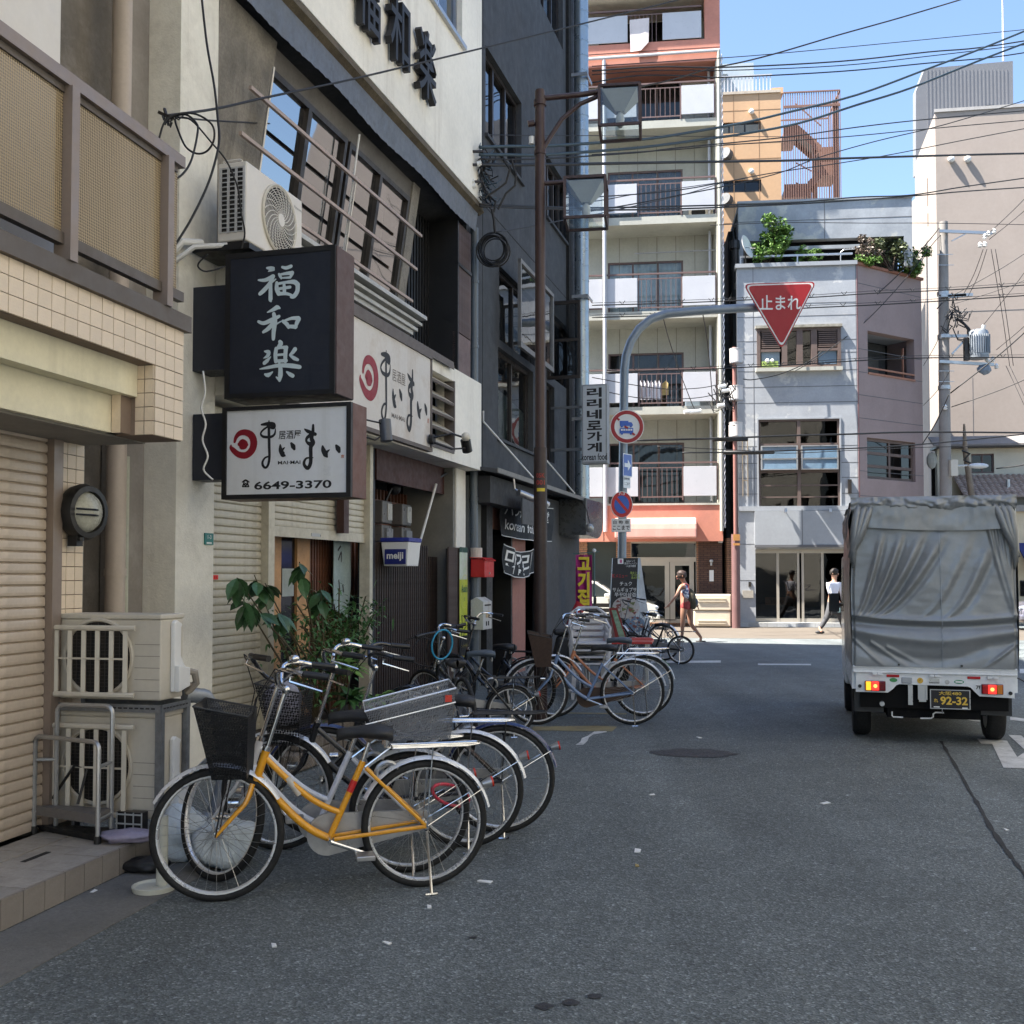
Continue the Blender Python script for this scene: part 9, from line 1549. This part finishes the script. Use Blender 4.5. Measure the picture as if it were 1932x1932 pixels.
wire('upper cable of the trio across the apartment gutter and the sky',[(1117,134),(1240,126),(1366,127),(1582,116),(1752,98),(1847,90),(1990,68)],22,27,.017); wire('middle cable of the trio across the apartment gutter and the sky',[(1117,141),(1240,133),(1366,133),(1582,124),(1752,106),(1990,78)],22,27,.011); wire('lowest cable of the trio across the apartment gutter and the sky',[(1117,156),(1200,143),(1300,143),(1366,146),(1582,135),(1752,119),(1874,108),(1990,90)],22,27,.015)
wire('thin cable from the lower lantern slanting up across the apartment balconies',[(937,438),(1013,425),(1070,414),(1135,402),(1278,370),(1366,344)],14,26,.010); wire('cable looping from the second lantern to the apartment corner',[(1117,380),(1146,376),(1200,366),(1260,358),(1366,343),(1405,337)],20,28,.010)
wire('thin level cable from the grey facade to the top of the utility pole',[(1340,425),(1481,420),(1640,421),(1769,421),(1990,425)],28,33,.010)
wire('left strand of the two steep cables dropping from the pole across the pink wall',[(1772,430),(1752,455),(1698,515),(1650,560),(1593,616),(1540,672),(1480,703),(1423,716),(1402,715)],33,31.5,.016); wire('right strand of the two steep cables dropping from the pole across the pink wall',[(1786,432),(1760,460),(1705,530),(1640,600),(1587,643),(1538,678),(1500,700)],33,31.5,.013)
for lab,pts in (('highest',[(1117,576),(1231,573),(1342,569),(1405,566),(1531,561),(1654,553),(1789,547),(1990,534)]),('second',[(1117,599),(1231,596),(1340,592),(1411,588),(1525,581),(1656,575),(1789,567),(1990,554)]),('third',[(1144,702),(1301,698),(1405,693),(1485,689),(1716,676),(1990,674)])):
	wire(f'{lab} of three level spiral hung cables crossing behind the stop sign',pts,27,30,.016); wire(f'thin messenger wire over the {lab} spiral hung cable',[(x,y-4.5) for x,y in pts],27,30,.007); g = G()
	for k in range(1,14):
		a = k/14*(len(pts)-1); i = int(a); t_ = a-i; x,y = pts[i][0]*(1-t_)+pts[i+1][0]*t_,pts[i][1]*(1-t_)+pts[i+1][1]*t_; d = 27+3*k/14; g.tube([W(x-5,y-6,d-.05),W(x,y,d-.06),W(x+5,y-7,d-.05)],.012,4)
	S('cable_hangers',f'small wire hangers along the {lab} spiral hung cable','cable hanger',g,M.cable,WD,tuple(W(*pts[0],27)),kind='stuff')
wire('thick black cable with splices crossing at the drum lamp level',[(1202,831),(1280,829),(1357,827),(1485,822),(1600,819),(1739,815),(1990,817)],27,31,.026); wire('doubled black cable just below the thick spliced one',[(1288,854),(1405,853),(1485,850),(1647,844),(1786,834),(1990,813)],27,31,.02); wire('thin black cable sagging across the big grid window',[(1240,842),(1320,846),(1405,850),(1485,855),(1600,850),(1739,844),(1850,842),(1990,838)],28,31,.011)
for x0,x1,y0,y1,dd in ((1345,1410,829,829,28.6),(1365,1460,854,853,28.8)): S('cable_splice','long black splice sleeve on the %s cable by the drum lamps' % ('upper' if y0 < 840 else 'lower'),'cable splice',G().tube([W(x0,y0,dd),W((x0+x1)/2,y0,dd+.1),W(x1,y1,dd+.2)],.055,8),M.cable,WD,tuple(W(x0,y0,dd)),sm=2)
for k,(a,b,r_) in enumerate((((1990,310),(1858,447),.012),((1990,340),(1866,452),.011),((1990,575),(1793,742),.02),((1990,690),(1795,768),.014),((1990,440),(1793,560),.012),((1990,505),(1795,575),.009),((1990,430),(1850,620),.010),((1990,555),(1880,660),.010),((1855,470),(1815,560),.010),((1862,470),(1826,560),.010),((1870,470),(1905,690),.010),((1878,470),(1912,690),.010),((1790,745),(1740,838),.016),((1792,700),(1742,765),.009),((1786,600),(1742,690),.009),((1995,880),(1905,690),.009),((1990,890),(1898,690),.009),((1990,860),(1880,884),.02))):
	wire(['first and highest service wire fanning from the right edge to the pole head','second service wire fanning from the right edge to the pole head','heavy service cable slanting up right under the transformer','ringed service cable slanting up right from the white insulator','thin wire from the upper pole arm up to the right edge','finer wire under the one leaving the upper pole arm','wire slanting from the transformer top up to the right edge','wire passing right of the transformer to the right edge','left jumper wire between the pole head arm and the next arm','right jumper wire between the pole head arm and the next arm','left of two long wires dropping past the transformer','right of two long wires dropping past the transformer','thick wire going down left from the pole toward the pink wall','thin wire going down left below the transformer arm','thin wire going down left above the transformer arm','first wire fanning down right below the splice box','second wire fanning down right below the splice box','black cable over the little house window'][k],[a,((a[0]+b[0])/2+2,(a[1]+b[1])/2+4),b],31,33-.25,r_)
# cable knot and coil on the cream wall's edge
ck = T('cable_coil','large coil of spare black cable hanging on the charcoal wall','cable coil',WD,tuple(W(935,500,14.3))); rr = RND(2)
for k in range(9): cx,cy,rx = 931+rr.uniform(-5,5),470+rr.uniform(-5,5),rr.uniform(22,30); ck.P('loop',G().tube([W(cx+rx*cos(j*TAU/26),cy+rx*1.08*sin(j*TAU/26),14.2+.03*k) for j in range(26)],.011,5,closed=True),M.cable)
ck.P('tie',G().tube([W(934,440,14.2),W(932,415,14.2),W(928,395,14.2)],.02,6),M.cable)
kn = T('cable_bracket','tangle of black and teal cables gathered at the edge of the cream upper wall','cable bracket',WD,tuple(W(905,300,14))); kn.P('arm',G().bar(W(882,286,14),W(912,286,14),.03).bar(W(884,311,14),W(912,311,14),.03).bar(W(886,343,14),W(910,343,14),.03),M.dkframe); g = G()
for k in range(46):
	p = V_((908+rr.gauss(0,5),270+rr.random()*110)); q = p+V_((rr.uniform(-14,34),rr.uniform(-25,45))); m_ = (p+q)/2+V_((rr.uniform(-14,14),rr.uniform(0,20))); g.tube([W(*p,14.1+rr.random()*.3),W(*m_,14.1+rr.random()*.3),W(*q,14.2+rr.random()*.3)],.009,4,mi=k % 3 == 0)
for pts in ([(965,300),(974,330),(972,350),(955,365),(940,395)],[(950,300),(962,320),(955,345),(935,360),(915,372)],[(925,300),(905,330),(912,360),(935,380),(932,400)]): g.tube([W(x,y,14.2) for x,y in pts],.016,5)
kn.P('cable_tangle',g,[M.cable,M.teal],kind='stuff')
for k,(x,y) in enumerate(((890,343),(892,352),(903,310))): kn.P('insulator',G().cyl(W(x-3,y,14),W(x+5,y-2,14),.035,8),M.white)
ka = T('cable_bracket','small dark cable bracket on the balcony corner column','cable bracket',WD,tuple(W(314,220,6.85))); ka.P('arm',G().bar(W(300,212,6.9),W(326,224,6.85),.02).bar(W(310,205,6.9),W(318,230,6.85),.015),M.dkframe); g = G()
for k in range(10): p = V_((318+rr.gauss(0,6),222+rr.gauss(0,4))); q = p+V_((rr.uniform(-20,20),rr.uniform(-10,16))); g.tube([W(*p,6.8),W(*((p+q)/2+V_((0,8))),6.8),W(*q,6.85)],.005,4)
ka.P('cable_tangle',g,M.cable,kind='stuff')
# knot of cables on the apartment corner
kc = T('cable_bracket','knot of cables and white insulators on the apartment block corner','cable bracket',WD,tuple(W(1365,750,30.6))); g = G()
for k in range(26):
	p = V_((1366+rr.gauss(0,7),745+rr.gauss(0,16))); q = p+V_((rr.uniform(-25,25),rr.uniform(-20,35))); g.tube([W(*p,30.5),W(*((p+q)/2+V_((rr.uniform(-8,8),14))),30.5),W(*q,30.6)],.017,4)
kc.P('cable_tangle',g,M.cable,kind='stuff'); kc.pieces('insulator',G().cyl((-.1,0,0),(.1,0,.03),.06,8),M.white,[tuple(W(x,y,30.4)) for x,y in ((1362,730),(1368,738),(1360,766),(1316,777),(1307,778),(1297,778))]); 
for pts,lab in (([(1251,598),(1262,640),(1282,700),(1305,760),(1310,770)],'short black stay hanging from the bent sign pole to the apartment slab'),([(1326,592),(1334,640),(1340,700),(1346,775)],'thin black wire hanging from the sign arm near the stop sign'),([(1117,712),(1200,727),(1260,734),(1320,732),(1362,724)],'upper thin wire drooping across the shirts balcony'),([(1140,738),(1200,750),(1260,753),(1320,750),(1364,740)],'lower thin wire drooping across the shirts balcony')): wire(lab,pts,22 if 'pole' in lab or 'arm' in lab else 28,30,.012)
